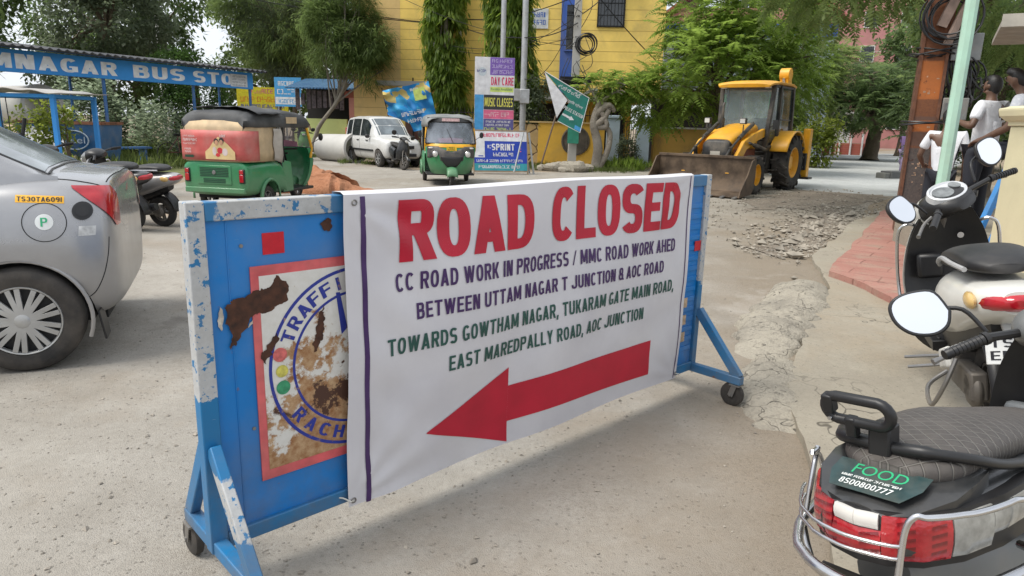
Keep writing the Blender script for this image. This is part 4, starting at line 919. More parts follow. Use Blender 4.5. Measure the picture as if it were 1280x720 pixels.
for s_ in (1, -1):
    for nm, x0, x1 in (('rear_quarter_glass', .42, .60), ('door_window', .66, 1.12), ('door_window', 1.18, 1.75)):
        rows = [[ghpt(x, t, s_) for t in np.linspace(.10, .88 if x < 1.5 else max(.12, .88 - (x - 1.5) * 2.0), 6)] for x in np.linspace(x0, x1, 8)]
        mb = MB(); mb.loft(rows, closed=False, caps=False); mb.build(nm, GLASS, sedan, smooth=60)
def topgrid(x0, x1, k0, k1, inset=.06):
    rows = []
    for x in np.linspace(x0, x1, 10):
        zb, wb, zr, wr = gh(x); rows.append([hug(gt, (x, q * (wr - inset), 3), (0, 0, -1), .004) or Vector((x, q * (wr - inset), zr)) for q in np.linspace(-1, 1, 12)])
    mb = MB(); mb.loft(rows, closed=False, caps=False); return mb
topgrid(-.14, .52, 0, 0, .055).build('rear_window', glassmat('rear_glass', (.16, .18, .19), .05), sedan, smooth=60); topgrid(1.42, 2.12, 0, 0, .04).build('windscreen', GLASS, sedan, smooth=60)
mb = MB(); mb.tube([(x, (gh(x)[3] - .04), hug(gt, (x, gh(x)[3] - .04, 3), (0, 0, -1), -.001).z) for x in np.linspace(-.16, .55, 14)], .007, 6); mb.tube([(-.16, y, hug(gt, (-.16, y, 3), (0, 0, -1), 0).z) for y in np.linspace(-.55, .55, 10)], .008, 6); mb.build('window_rubber', BLACK, sedan)
car_wheels(sedan, (0, 2.43), .87, .315, .19, pm('hubcap_silver', (.42, .42, .41), .38, .5, dirt=.5, dcol=(.28, .25, .2)), 9)
# lamp, flap, stickers, seams on the flank
def lampz(u): return (1.07 - .235 * min(1, u * 1.55), 1.085 - .012 * u) if u < .8 else (.835, 1.075 - .3 * (u - .8))
corner_patch('tail_lamp', tr, (-.17, .42), R(24), R(72), lampz, REDLENS, sedan, .008)
corner_patch('tail_lamp', tr, (-.17, -.42), R(24), R(72), lampz, REDLENS, sedan, .008)
corner_patch('lamp_strip', tr, (-.17, .42), R(52), R(70), lambda u: (.875 - .03 * u, .925 - .03 * u), pm('lamp_dark_red', (.22, .01, .02), .2), sedan, .0095, 8, 4)
seam(tr, [(.50, .30), (.46, .45), (.40, .62), (.335, .72), (.325, .82), (.36, .95), (.40, 1.03)], sedan)
mb = MB(); mb.tube([hug(tr, (-.47 + .02 * abs(y), y, 3), (0, 0, -1), .0005) or Vector((-.47, y, 1.13)) for y in np.linspace(-.56, .56, 15)], .004, 6); mb.build('panel_seam', DARK, sedan)
mb = MB(); mb.tube([hug(tr, (x, .635, 3), (0, 0, -1), .0005) or Vector((x, .635, 1.1)) for x in np.linspace(-.46, -.14, 10)], .004, 6); mb.build('panel_seam', DARK, sedan)
seam(tr, [(-.33, .42), (-.38, .46), (-.43, .56), (-.46, .68), (-.47, .78)], sedan)
FX, FZ = -.165, .885
ringp = [(FX + .108 * math.cos(a), FZ + .108 * math.sin(a)) for a in np.linspace(0, 2 * math.pi, 40)]
mb = MB(); mb.tube([hug(tr, (x, 3, z), (0, -1, 0), .0005) for x, z in ringp[:-1]], .0026, 6, closed=True); mb.build('fuel_flap', DARK, sedan)
st_ = side_patch('sticker', tr, [(FX + .045 * math.cos(a), FZ + .003 + .045 * math.sin(a)) for a in np.linspace(0, 2 * math.pi, 25)[:-1]], pm('sticker_white', (.7, .72, .7), .5), sedan, off=.002)
def flank_text(s, x, z, w_, h, mat, par, bold=.02, off=.004, tree=None, side=1):
    mb = MB(); lettering(mb, s, (x, 0, z), (-side, 0, 0), (0, 0, 1), w_, h, bold, 0., shape=lambda p: (hug(tree or tr, (p.x, 3 * side, p.z), (0, -side, 0), off) or p)); return mb.build('lettering', mat, par, smooth=0)
flank_text('P', FX + .018, FZ - .022, .034, .05, pm('sticker_green', (.03, .38, .17)), st_)
MYEL = pm('sticker_yellow', (.75, .38, .015), .4)
sy = side_patch('number_sticker', tr, [(-.03, 1.0), (-.265, .988), (-.265, 1.028), (-.03, 1.04)], MYEL, sedan, off=.002)
mb = MB(); lettering(mb, 'TS30TA6091', (-.037, 0, 1.007), (-1, 0, -.044), (0, 0, 1), .218, .025, .03, 0., shape=lambda p: hug(tr, (p.x, 3, p.z), (0, -1, 0), .004) or p); mb.build('lettering', INK, sy, smooth=0)
side_patch('sticker', tr, [(-.325, .80), (-.41, .80), (-.415, .855), (-.33, .857)], pm('faded_sticker', (.5, .5, .49), .5, var=.3, scale=30), sedan, off=.002)
for r_, off in ((.052, .012), (.034, .017)):
    side_patch('rubber_bung', tr, [(-.355 + r_ * math.cos(a), .945 + r_ * math.sin(a)) for a in np.linspace(0, 2 * math.pi, 21)[:-1]], BLACK, sedan, off=off, n=4)
mb = MB(); mb.box((-.395, .745, .25), (.012, .16, .18), (0, .15, 0)); mb.build('mud_flap', BLACK, sedan, bevel=.004)
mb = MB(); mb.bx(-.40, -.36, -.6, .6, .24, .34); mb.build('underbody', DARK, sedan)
for s_ in (1, -1):
    mb = MB(); mb.ball((1.55, s_ * .93, 1.0), (.06, .10, .07)); mb.build('door_mirror', SILVER, sedan)
    mb = MB(); mb.bar((.62, s_ * .868, .90), (.80, s_ * .868, .90), .025, .03); mb.build('door_handle', SILVER, sedan, bevel=.008)
# ------------------------------------------------------------------ boxy cars farther off
def boxcar(name, label, loc, rz, paint, sc=(1, 1, 1), lights=True, tall=1.0):
    T = thing(name, label, 'car', loc, rz)
    S_ = [(-.62, .40, .52, .6, .6, .8, .62, .90, .6), (-.60, .30, .62, .58, .68, .86, .68, .96, .64), (-.5, .24, .68, .58, .735, .90, .73, 1.0, .68), (0, .22, .70, .6, .745, .92, .735, 1.0, .69), (1.2, .22, .70, .6, .745, .92, .735, 1.0, .68), (2.1, .22, .70, .6, .745, .92, .725, 1.0, .66), (2.5, .24, .69, .56, .735, .88, .69, .965, .6), (2.80, .28, .64, .52, .69, .82, .62, .90, .54), (2.90, .34, .56, .5, .60, .72, .55, .80, .5)]
    b = shell(S_).build('body', paint, T, sub=2, smooth=60); bake(b); mb = MB()
    for x in (0, 2.36):
        for s_ in (1, -1): mb.lathe([(.33, -.2), (.33, .4)], (x, s_ * .68, .29), (0, s_, 0), 36)
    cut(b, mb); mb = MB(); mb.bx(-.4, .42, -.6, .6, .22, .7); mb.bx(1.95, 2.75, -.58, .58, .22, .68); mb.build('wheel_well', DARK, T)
    K = np.array([(-.58, .98, .66, 1.02, .62), (-.52, .96, .70, 1.50, .58), (-.35, .95, .71, 1.62, .575), (.2, .95, .715, 1.665, .58), (1.0, .95, .715, 1.67, .58), (1.35, .95, .71, 1.63, .575), (1.75, .95, .70, 1.36, .585), (2.12, .95, .66, 1.0, .59)])
    def gk(x): return [np.interp(x, K[:, 0], K[:, i]) for i in range(1, 5)]
    rings = []
    for x in np.unique(np.concatenate([np.linspace(-.58, 2.12, 26), K[:, 0]])):
        zb, wb, zr, wr = gk(x); half = [(0, zb - .05), (wb, zb - .05), (wb * .98 + wr * .02, zb), (wb * .5 + wr * .5 + .01, (zb + zr) / 2), (wr, zr - .04), (wr * .8, zr - .005), (0, zr + .01)]
        rings.append([Vector((x, y, z)) for y, z in half] + [Vector((x, -y, z)) for y, z in reversed(half[1:-1])])
    mb = MB(); mb.loft(rings); g_ = mb.build('roof', paint, T, smooth=40); t_ = bvh(g_)
    for s_ in (1, -1):
        for x0, x1, cutb in ((-.40, .02, 0), (.10, .80, 0), (.88, 1.62, 1)):
            rows = []
            for x in np.linspace(x0, x1, 8):
                zb, wb, zr, wr = gk(x); hi = zr - .10; rows.append([hug(t_, (x, 2 * s_, z), (0, -s_, 0), .006) or Vector((x, s_ * wb, z)) for z in np.linspace(zb + .05, max(zb + .07, hi), 5)])
            mb = MB(); mb.loft(rows, closed=False, caps=False); mb.build('side_window', GLASS, T, smooth=60)
        mb = MB(); mb.bx(.12, 2.0, s_ * .748 - .012, s_ * .748 + .012, .50, .565); mb.build('side_strip', BLACK, T)
        mb = MB(); mb.ball((1.68, s_ * .80, 1.0), (.06, .09, .07)); mb.build('door_mirror', BLACK, T)
        for x in (.72, 1.5): MB().bx(x - .09, x + .07, s_ * .752 - .012, s_ * .752 + .012, .84, .87).build('door_handle', BLACK, T)
        tb = bvh(b); seam(tb, [(.84, .28), (.84, .6), (.85, .93)], T, r=.005, side=s_); seam(tb, [(.06, .55), (.05, .75), (.06, .93)], T, r=.005, side=s_)
        hp = [hug(tb, (4, y, z), (-1, 0, 0), .006) for y, z in ((s_ * .36, .66), (s_ * .56, .66), (s_ * .58, .80), (s_ * .40, .78))]
        if all(hp): mb = MB(); mb.add(hp, [(0, 1, 2, 3)]); mb.build('headlamp', CLEARL, T)
        mb = MB(); mb.bx(-.63, -.56, s_ * .62 - .05, s_ * .62 + .05, .82, 1.25 if tall < 1.05 else 1.1); mb.build('tail_lamp', REDLENS, T, bevel=.01)
    for nm, x0, x1 in (('windscreen', 1.42, 2.06), ):
        rows = [[hug(t_, (x, q * (gk(x)[3] - .05), 3), (0, 0, -1), .006) or Vector((x, q * .5, gk(x)[2])) for q in np.linspace(-1, 1, 10)] for x in np.linspace(x0, x1, 8)]
        mb = MB(); mb.loft(rows, closed=False, caps=False); mb.build(nm, GLASSL, T, smooth=60)
    rows = [[hug(t_, (-3, y, z), (1, 0, 0), .006) or Vector((-.55, y, z)) for y in np.linspace(-.52, .52, 8)] for z in np.linspace(1.06, 1.46, 5)]
    mb = MB(); mb.loft(rows, closed=False, caps=False); mb.build('rear_window', GLASS, T, smooth=60)
    mb = MB(); mb.bx(2.86, 2.93, -.34, .34, .62, .72); mb.bx(2.88, 2.94, -.42, .42, .36, .46); mb.build('grille', BLACK, T); MB().bx(2.925, 2.95, -.22, .22, .49, .58).build('number_plate', PLATE, T)
    car_wheels(T, (0, 2.36), .74, .285, .165, pm('hubcap_silver', (.4, .4, .4)), 6, split=False); return T
WGP = carpaint('white_car_paint', (.62, .62, .60), 0, .3, .35)
rf = Vector((-4.41 + 5.71, 23.68 - 25.55)).normalized()
boxcar('hatchback', 'white boxy hatchback parked on the verge before the yellow building', (-5.35, 26.0, 0), math.atan2(rf.y, rf.x), WGP)
boxcar('hatchback', 'dark grey car seen from behind beyond the bushes at the bus stop', (-17.8, 38.5, 0), math.atan2(.85, -.5), carpaint('grey_car_paint', (.10, .11, .12), .2, .3, .3))
# ================================================================== auto rickshaws
GREEN = carpaint('green_rickshaw_paint', (.008, .22, .075), 0, .35, .4); YEL = pm('yellow_rickshaw_paint', (.72, .36, .012), .35, dirt=.2); TARP = pm('black_tarpaulin', (.035, .037, .04), .6, var=.35, scale=3, bump=.2, bs=25, dirt=.7, dcol=(.16, .16, .16), dscale=1.6); TARPG = pm('grey_tarpaulin', (.17, .18, .18), .6, var=.25, scale=3, dirt=.5, dcol=(.3, .29, .27))
CREAM = pm('cream_canvas', (.50, .37, .22), .7, var=.2, dirt=.4); MAROON = pm('maroon_vinyl', (.16, .012, .02), .5, dirt=.2); VENT = pm('dark_green_vent', (.006, .05, .025), .6)
def rickshaw(name, label, loc, rz, tarp, ad=False):
    T = thing(name, label, 'auto rickshaw', loc, rz, sc=1.0)
    # tub: rear body with raised flanks over the wheels
    def rr(x, z0, z1, hw, p=5.): return sring(x, (z0 + z1) / 2, hw, (z1 - z0) / 2, p, 32)
    mb = MB(); mb.loft([rr(x, z0, z1, hw) for x, z0, z1, hw in interp([(-.60, .40, .80, .50), (-.585, .34, .84, .565), (-.52, .29, .86, .60), (-.2, .26, .87, .625), (.2, .26, .87, .63), (.42, .26, .84, .63), (.52, .26, .70, .625), (.56, .27, .42, .62)], 20)]); body = mb.build('body', GREEN, T, smooth=40); mb = MB()
    for s_ in (1, -1): mb.lathe([(.27, -.2), (.27, .4)], (0, s_ * .52, .235), (0, s_, 0), 32)
    cut(body, mb)
    for s_ in (1, -1):
        mb = MB(); rows = []
        for i in range(15):
            a = math.pi * (i / 14) * 1.1 - .15; rows.append([Vector((.275 * math.cos(a) * k, s_ * y, .24 + .30 * math.sin(a) * k)) for k, y in ((.92, .665), (1.0, .672), (1.08, .66), (1.1, .62))])
        mb.loft(rows, closed=False, caps=False); o = mb.build('wheel_arch', GREEN, T, smooth=60); m = o.modifiers.new('s', 'SOLIDIFY'); m.thickness = .012
        wheel_parts(T, (0, s_ * .55, .215), .215, .11, STEEL)
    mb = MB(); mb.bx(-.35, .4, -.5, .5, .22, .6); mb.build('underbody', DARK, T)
    # floor, steps, driver cell
    mb = MB(); mb.bx(.5, 1.62, -.58, .58, .26, .31); mb.build('floor', BLACK, T, bevel=.01)
    for s_ in (1, -1):
        mb = MB(); mb.prism([(.50, .28), (.84, .28), (.82, .52), (.78, .80), (.50, .84)] , (0, s_ * .60 - (.0 if s_ < 0 else .02), 0), (1, 0, 0), (0, 0, 1), -.02 * 1); mb.build('side_panel', GREEN, T, bevel=.01)
    # nose
    nose = []
    for z, xf, hw in interp([(.30, 1.86, .46), (.45, 1.93, .52), (.65, 1.95, .575), (.82, 1.93, .60), (.95, 1.87, .61), (1.02, 1.83, .605)], 12):
        ou = [Vector((xf - .34 * abs(q) ** 3.2, q * hw, z)) for q in np.linspace(-1, 1, 21)]; nose.append(ou + [Vector((p.x - .05, p.y * .94, p.z)) for p in reversed(ou)])
    mb = MB(); mb.loft(nose); nz_ = mb.build('front_cowl', GREEN, T, smooth=50); tn = bvh(nz_)
    def front_patch(name, f, y0, y1, mat, off=.012, n=14, m_=6, par=None):
        rows = []
        for y in np.linspace(y0, y1, n):
            lo, hi = f(y); rows.append([hug(tn, (4, y, z), (-1, 0, 0), off) or Vector((1.6, y, z)) for z in np.linspace(lo, hi, m_)])
        mb = MB(); mb.loft(rows, closed=False, caps=False); o = mb.build(name, mat, par or T, smooth=60); o.modifiers.new('s', 'SOLIDIFY').thickness = .006; return o
    front_patch('yellow_band', lambda y: (.93 + .0 * abs(y), 1.012), -.585, .585, YEL)
    front_patch('front_trim', lambda y: (.90 - .22 * min(1, abs(y) / .5), .955 - .0 * abs(y)) if abs(y) > .28 else (.62 + .0 * y, .93 - .10 * (1 - (abs(y) / .28))), -.57, .57, pm('grey_trim', (.04, .042, .045), .5, dirt=.5), .016, 31)
    front_patch('grille', lambda y: (.44 + .25 * (abs(y) / .27) ** 2, .72), -.26, .26, BLACK, .02)
    for s_ in (1, -1):
        p = hug(tn, (4, s_ * .385, .775), (-1, 0, 0), .02); mb = MB(); mb.lathe([(.062, -.03), (.07, .03), (.06, .04)], p, (1, 0, 0), 20); hl = mb.build('headlamp', CHROME, T); mb = MB(); mb.ball(p + Vector((.034, 0, 0)), (.02, .055, .055)); mb.build('lens', CLEARL, hl)
        p = hug(tn, (4, s_ * .47, .915), (-1, 0, 0), .02); mb = MB(); mb.ball(p, (.02, .075, .022)); mb.build('indicator', CLEARL, T)
    p = hug(tn, (4, 0, .905), (-1, 0, 0), .03); mb = MB(); mb.box(p, (.012, .24, .10)); npl = mb.build('number_plate', pm('plate_yellow', (.75, .48, .02), .5), T)
    mb = MB(); scribble(mb, p + Vector((.007, -.07, .006)), (0, 1, 0), (0, 0, 1), .14, .032, 1); scribble(mb, p + Vector((.007, -.09, -.038)), (0, 1, 0), (0, 0, 1), .18, .032, 2); mb.build('lettering', INK, npl, smooth=0)
    # mudguard, fork, front wheel
    wheel_parts(T, (1.98, 0, .205), .205, .10, STEEL); mb = MB(); rows = []
    for i in range(11):
        a = R(15 + 150 * i / 10); rows.append([Vector((1.98 + math.cos(a) * .27, q * .13, .215 + math.sin(a) * .27 - .04 * q * q)) for q in (-1, -.6, -.2, .2, .6, 1)])
    mb.loft(rows, closed=False, caps=False); o = mb.build('front_mudguard', GREEN, T, smooth=60); o.modifiers.new('s', 'SOLIDIFY').thickness = .012
    mb = MB()
    for s_ in (-1, 1): mb.tube([(1.98, s_ * .075, .2), (1.90, s_ * .07, .5)], .02)
    mb.build('fork', STEEL, T)
    # windscreen frame
    mb = MB()
    for s_ in (1, -1): mb.tube([(1.50, s_ * .60, .84), (1.55, s_ * .605, 1.02), (1.40, s_ * .565, 1.50), (1.36, s_ * .52, 1.58)], .025, 8)
    mb.build('windscreen_frame', YEL, T, smooth=60)
    wsb = [Vector((1.80 - .22 * (q ** 2) ** 1.3, q * .60, 1.02)) for q in np.linspace(-1, 1, 13)]; wst = [Vector((1.60 - .22 * (q ** 2) ** 1.3, q * .55, 1.52)) for q in np.linspace(-1, 1, 13)]
    mb = MB(); mb.loft([wsb, wst], closed=False, caps=False); mb.build('windscreen', glassmat('rickshaw_windscreen', (.22, .25, .29), .05, .55), T, smooth=60)
    mb = MB(); mb.tube(wsb, .014); mb.tube(wst, .016); mb.tube([wsb[0], wst[0]], .018); mb.tube([wsb[-1], wst[-1]], .018); mb.tube([(1.80, .05, 1.03), (1.72, -.1, 1.36)], .006); mb.build('windscreen_rubber', BLACK, T)
    mb = MB(); mb.loft([[p + Vector((.012, 0, .0)) for p in wst], [p + Vector((-.01, 0, .11)) for p in wst]], closed=False, caps=False); mb.build('visor', TARP, T, smooth=60)
    mb = MB(); mb.box((1.615, 0, 1.575), (.012, .42, .07)); lv = mb.build('visor_sticker', pm('pink_sticker', (.62, .42, .42), .5, var=.3, scale=30), T)
    mb = MB(); mb.loft([[Vector((1.62, q * .28, 1.04 + .0)) for q in (-1, 0, 1)], [Vector((1.56, q * .30, 1.16 - .03 * abs(q))) for q in (-1, 0, 1)]], closed=False, caps=False); mb.build('dash_cloth', pm('pink_cloth', (.55, .25, .36), .8), T)
    # canopy
    cs = []
    for x, zt, hw in interp([(-.56, 1.36, .56), (-.50, 1.58, .61), (-.3, 1.66, .63), (.1, 1.69, .64), (.6, 1.70, .64), (1.1, 1.68, .625), (1.42, 1.64, .60), (1.56, 1.60, .555)], 24):
        sag = .015 * math.sin(x * 9); prof = [(hw, 1.40), (hw * .995, 1.50), (hw * .94, zt - .06), (hw * .8, zt - .012), (hw * .4, zt + .012 + sag), (0, zt + .018 - sag * .5)]
        full = prof + [(-a, b) for a, b in reversed(prof[:-1])]
        cs.append([Vector((x, y, z + .012 * mnoise.noise(Vector((x * 4, y * 4, 1))))) for y, z in full])
    mb = MB(); mb.loft(cs, closed=False, caps=False); o = mb.build('canopy', tarp, T, smooth=60); o.modifiers.new('s', 'SOLIDIFY').thickness = .015
    # closed rear of the hood
    mb = MB(); rows = []
    for z, k in ((.84, 1.0), (1.0, 1.02), (1.2, 1.02), (1.38, 1.0), (1.5, .985)):
        ou = [(.30, .615), (-.1, .618), (-.42, .61), (-.54, .56), (-.585, .45), (-.60, .2), (-.60, 0)]; ou = ou + [(a, -b) for a, b in reversed(ou[:-1])]
        rows.append([Vector((x + (.0 if z < 1.4 else .06), y * k, z)) for x, y in ou])
    mb.loft(rows, closed=False, caps=False); hood = mb.build('rear_hood', TARPG if not ad else CREAM, T, smooth=40); hood.modifiers.new('s', 'SOLIDIFY').thickness = .012
    # pillars, seats, bars, partition
    mb = MB()
    for s_ in (1, -1):
        mb.tube([(.52, s_ * .60, .8), (.52, s_ * .61, 1.5)], .018); mb.tube([(.98, s_ * .57, .3), (.98, s_ * .60, 1.5)], .016) if s_ > 0 else None
    mb.tube([(.72, -.58, .95), (.72, .58, .95)], .015); mb.build('frame_tubes', BLACK, T)
    mb = MB(); mb.bx(-.05, .42, -.56, .56, .58, .72); mb.bx(-.12, .02, -.56, .56, .70, 1.15); mb.build('passenger_seat', MAROON, T, bevel=.03)
    mb = MB(); mb.bx(.80, 1.12, -.34, .34, .56, .66); mb.bx(.76, .82, -.40, .40, .62, 1.0); mb.build('driver_seat', BLACK, T, bevel=.02)
    mb = MB(); mb.tube([(1.72, 0, .6), (1.55, 0, .98)], .02); mb.tube([(1.5, -.32, 1.0), (1.56, 0, .98), (1.5, .32, 1.0)], .014); mb.build('steering_bar', BLACK, T)
    for s_ in (1, -1):
        mb = MB(); mb.tube([(1.58, s_ * .58, 1.1), (1.66, s_ * .72, 1.2)], .007); mb.ball((1.66, s_ * .74, 1.23), (.015, .05, .075)); mb.build('wing_mirror', BLACK, T)
    # tail
    for s_ in (1, -1):
        mb = MB(); mb.bx(-.615, -.57, s_ * .50 - .05, s_ * .50 + .05, .50, .73); tl = mb.build('tail_lamp', BLACK, T, bevel=.01); mb = MB(); mb.bx(-.628, -.612, s_ * .50 - .035, s_ * .50 + .035, .52, .64); mb.bx(-.628, -.612, s_ * .5 - .035, s_ * .5 + .035, .65, .715); mb.build('lens', REDLENS, tl, bevel=.006)
    mb = MB(); mb.bx(-.612, -.595, -.31, .31, .47, .78); hp_ = mb.build('engine_hatch', GREEN, T, bevel=.012); mb = MB()
    for k in range(6): mb.bx(-.618, -.611, -.26, .26, .60 + k * .026, .614 + k * .026)
    for k in range(3): mb.bx(-.618, -.611, -.20, .20, .50 + k * .026, .514 + k * .026)
    mb.build('vent', VENT, hp_); mb = MB(); mb.lathe([(.035, 0), (.03, .008)], (-.618, 0, .665), (-1, 0, 0), 16); mb.build('badge', STEEL, hp_)
    mb = MB(); mb.bx(-.63, -.57, -.55, .55, .33, .42); mb.build('bumper', GREEN if ad else BLACK, T, bevel=.015)
    if ad:
        adm = pm('ad_red', (.48, .085, .075), .5, var=.2, scale=4, dirt=.35, dcol=(.45, .33, .27)); mb = MB(); rows = []
        for z in np.linspace(.86, 1.34, 5): rows.append([Vector((x - .0, y * 1.03, z)) for x, y in [(.16, .632), (-.1, .634), (-.42, .632), (-.555, .585), (-.605, .46), (-.622, .2), (-.622, -.2), (-.605, -.46), (-.555, -.585), (-.42, -.632), (-.30, -.634)]])
        mb.loft(rows, closed=False, caps=False); a_ = mb.build('advert_panel', adm, T, smooth=50); a_.modifiers.new('s', 'SOLIDIFY').thickness = -.004
        c1, c2, c3, c4 = pm('ad_cream', (.62, .46, .22), .6), pm('ad_hair', (.03, .02, .02), .6), pm('ad_skin', (.5, .27, .16), .6), pm('ad_white', (.6, .5, .48), .6)
        X = -.6300
        def pic(nm, m_, polys, dx=0):
            mb = MB()
            for pl in polys: mb.prism(pl, (X - dx, 0, 0), (0, -1, 0), (0, 0, 1), .001)
            mb.build(nm, m_, a_, smooth=0)
        pic('picture', c1, [[(-.12, .88), (.42, .88), (.42, 1.0), (.30, 1.12), (.22, 1.18), (.13, 1.24), (.05, 1.18), (-.04, 1.06), (-.12, 1.0)]])
        el = lambda cx, cz, a, b: [(cx + a * math.cos(q), cz + b * math.sin(q)) for q in np.linspace(0, 2 * math.pi, 17)[:-1]]
        pic('picture', c2, [el(.09, 1.165, .045, .05), el(.185, 1.175, .045, .055)], .002); pic('picture', c3, [el(.095, 1.145, .033, .042), el(.18, 1.15, .033, .042)], .004)
        pic('picture', pm('ad_heart', (.55, .03, .04)), [el(.15, 1.02, .05, .05), el(.11, .95, .04, .03)], .002); pic('picture', c4, [el(.05, 1.01, .035, .07), el(.24, 1.0, .05, .06)], .002)
        mb = MB()
        for k, (y, z, w_, h) in enumerate(((.52, 1.225, .23, .03), (.52, 1.16, .26, .045), (.52, 1.11, .24, .025), (.50, 1.02, .12, .03), (.50, .975, .12, .03), (-.16, 1.235, .14, .04))): scribble(mb, (X, y, z), (0, -1, 0), (0, 0, 1), w_, h, k)
        mb.build('lettering', c4, a_, smooth=0); pic('green_tag', VENT, [[(-.50, .90), (-.34, .90), (-.34, .94), (-.50, .94)]])
        # loose flap of canvas at the open side, slack tarpaulin over the top
        mb = MB(); rows = [[Vector((.16 + .20 * u + .02 * math.sin(v * 9), -.645 - .04 * u * math.sin(v * 3) - .02 * u, .86 + v * .52 - (.06 * u * (1 - v)))) for u in np.linspace(0, 1, 6)] for v in np.linspace(0, 1, 10)]; mb.loft(rows, closed=False, caps=False); o = mb.build('canvas_flap', pm('dirty_white_canvas', (.42, .38, .33), .8, var=.2, dirt=.4), T, smooth=60); o.modifiers.new('s', 'SOLIDIFY').thickness = .004
        mb = MB(); rows = []
        for x in np.linspace(-.30, .50, 12):
            rows.append([Vector((x - .14 * (1 if y < -.3 else .2) * (1 - abs(y)), y * 1.0, 1.725 - .10 * max(0, abs(y) - .35) ** 1.4 * 4 + .03 * mnoise.noise(Vector((x * 4, y * 5, 3))))) for y in np.linspace(-.70, .5, 16)])
        mb.loft(rows, closed=False, caps=False); o = mb.build('slack_tarpaulin', TARP, T, smooth=60); o.modifiers.new('s', 'SOLIDIFY').thickness = .008
        MB().bx(.60, .95, -.652, -.640, 1.47, 1.58).build('cream_patch', CREAM, T)
    return T
rickshaw('auto_rickshaw', 'green auto rickshaw seen from behind with a red advert panel', (-4.80, 12.1, -.05), math.atan2(.98, .21), TARP, ad=True)
rickshaw('auto_rickshaw', 'green and yellow auto rickshaw facing the viewer with windscreen and yellow plate', (-1.85, 18.75, 0), math.atan2(-.975, .17), TARPG)
# ================================================================== backhoe loader (x forward, origin under the rear axle)
JY = pm('machine_yellow', (.78, .38, .012), .4, var=.12, dirt=.3, dcol=(.36, .26, .14)); JB = pm('machine_black', (.018, .018, .018), .5, var=.3, dirt=.45); JS = pm('bucket_steel', (.085, .058, .038), .65, .3, var=.4, scale=3, dirt=.6, dcol=(.22, .16, .11)); JR = pm('machine_dusty_red', (.22, .06, .03), .6, dirt=.4)
T = thing('backhoe_loader', 'yellow backhoe loader with brown front bucket standing on the torn up road', 'backhoe loader', (6.5, 19.4, 0), math.atan2(-.78, -.62), sc=1.03)
def lug_tyre(c, r, wd, nlug, name='rear_wheel'):
    w_ = thing_part('wheel', T); c = Vector(c); sgn = 1 if c.y > 0 else -1; mb = MB()
    mb.lathe([(r * .56, -wd * .42), (r * .7, -wd * .5), (r * .86, -wd * .5), (r * .95, -wd * .42), (r * .955, 0), (r * .95, wd * .42), (r * .86, wd * .5), (r * .7, wd * .5), (r * .56, wd * .42), (r * .52, 0)], c, (0, 1, 0), 48, caps=False)
    for k in range(nlug):
        for s_ in (-1, 1):
            a = 2 * math.pi * (k + (.5 if s_ > 0 else 0)) / nlug; a2 = a + .20; P = lambda q, y: c + Vector((math.cos(q) * r * .972, y, math.sin(q) * r * .972))
            mb.bar(P(a2, s_ * wd * .03), P(a, s_ * wd * .50), r * .075, r * .06, Vector((math.cos(a), 0, math.sin(a))))
            mb.bar(c + Vector((math.cos(a) * r * .97, s_ * wd * .49, math.sin(a) * r * .97)), c + Vector((math.cos(a) * r * .84, s_ * wd * .505, math.sin(a) * r * .84)), r * .08, r * .05, Vector((0, 1, 0)))
    mb.build('tyre', RUBBER, w_, smooth=30); mb = MB(); ax = Vector((0, sgn, 0))
    mb.lathe([(r * .57, wd * .40), (r * .53, wd * .42), (r * .50, wd * .30), (r * .46, wd * .12), (r * .30, wd * .10), (r * .24, wd * .2), (.001, wd * .22)], c, ax, 36, caps=False)
    for k in range(8):
        a = 2 * math.pi * k / 8; mb.lathe([(r * .03, 0), (r * .03, wd * .08)], c + Vector((math.cos(a) * r * .36, 0, math.sin(a) * r * .36)) + ax * wd * .1, ax, 8)
    mb.build('rim', JY, w_, smooth=40)
for s_ in (1, -1):
    lug_tyre((0, s_ * .90, .69), .69, .40, 16); lug_tyre((2.15, s_ * .80, .45), .45, .30, 14)
mb = MB(); mb.bx(-.7, 2.3, -.36, .36, .42, .80); mb.bx(1.95, 2.35, -.62, .62, .38, .56); mb.bx(-.2, .2, -.7, .7, .5, .85); mb.build('chassis', JB, T, bevel=.03)
# bonnet
mb = MB(); mb.loft([sring(x, zc, hw, hh, 4.5, 28) for x, zc, hw, hh in interp([(.92, 1.30, .40, .34), (1.3, 1.28, .40, .32), (1.8, 1.20, .385, .28), (2.25, 1.10, .36, .24), (2.42, 1.06, .33, .20)], 14)]); mb.build('bonnet', JY, T, smooth=45)
mb = MB(); mb.loft([sring(x, z, hw, hh, 5, 20) for x, z, hw, hh in ((2.38, .92, .35, .34), (2.50, .90, .34, .32), (2.53, .90, .30, .28))]); gr2 = mb.build('grille', JB, T, smooth=40)
mb = MB(); mb.bx(2.525, 2.54, -.12, .12, .88, .97); mb.build('badge', pm('badge_grey', (.45, .42, .36), .5), gr2)
for s_ in (1, -1):
    mb = MB(); mb.bx(1.0, 2.3, s_ * .375 - .02, s_ * .375 + .02, .72, 1.02); mb.build('engine_panel', JR, T, bevel=.01)
    mb = MB(); mb.bar((2.05, s_ * .44, 1.32), (2.05, s_ * .44, 1.6), .03); mb.box((2.07, s_ * .44, 1.68), (.12, .15, .14)); mb.build('work_lamp', JB, T, bevel=.015); MB().bx(2.13, 2.14, s_ * .44 - .06, s_ * .44 + .06, 1.63, 1.73).build('lens', CLEARL, T)
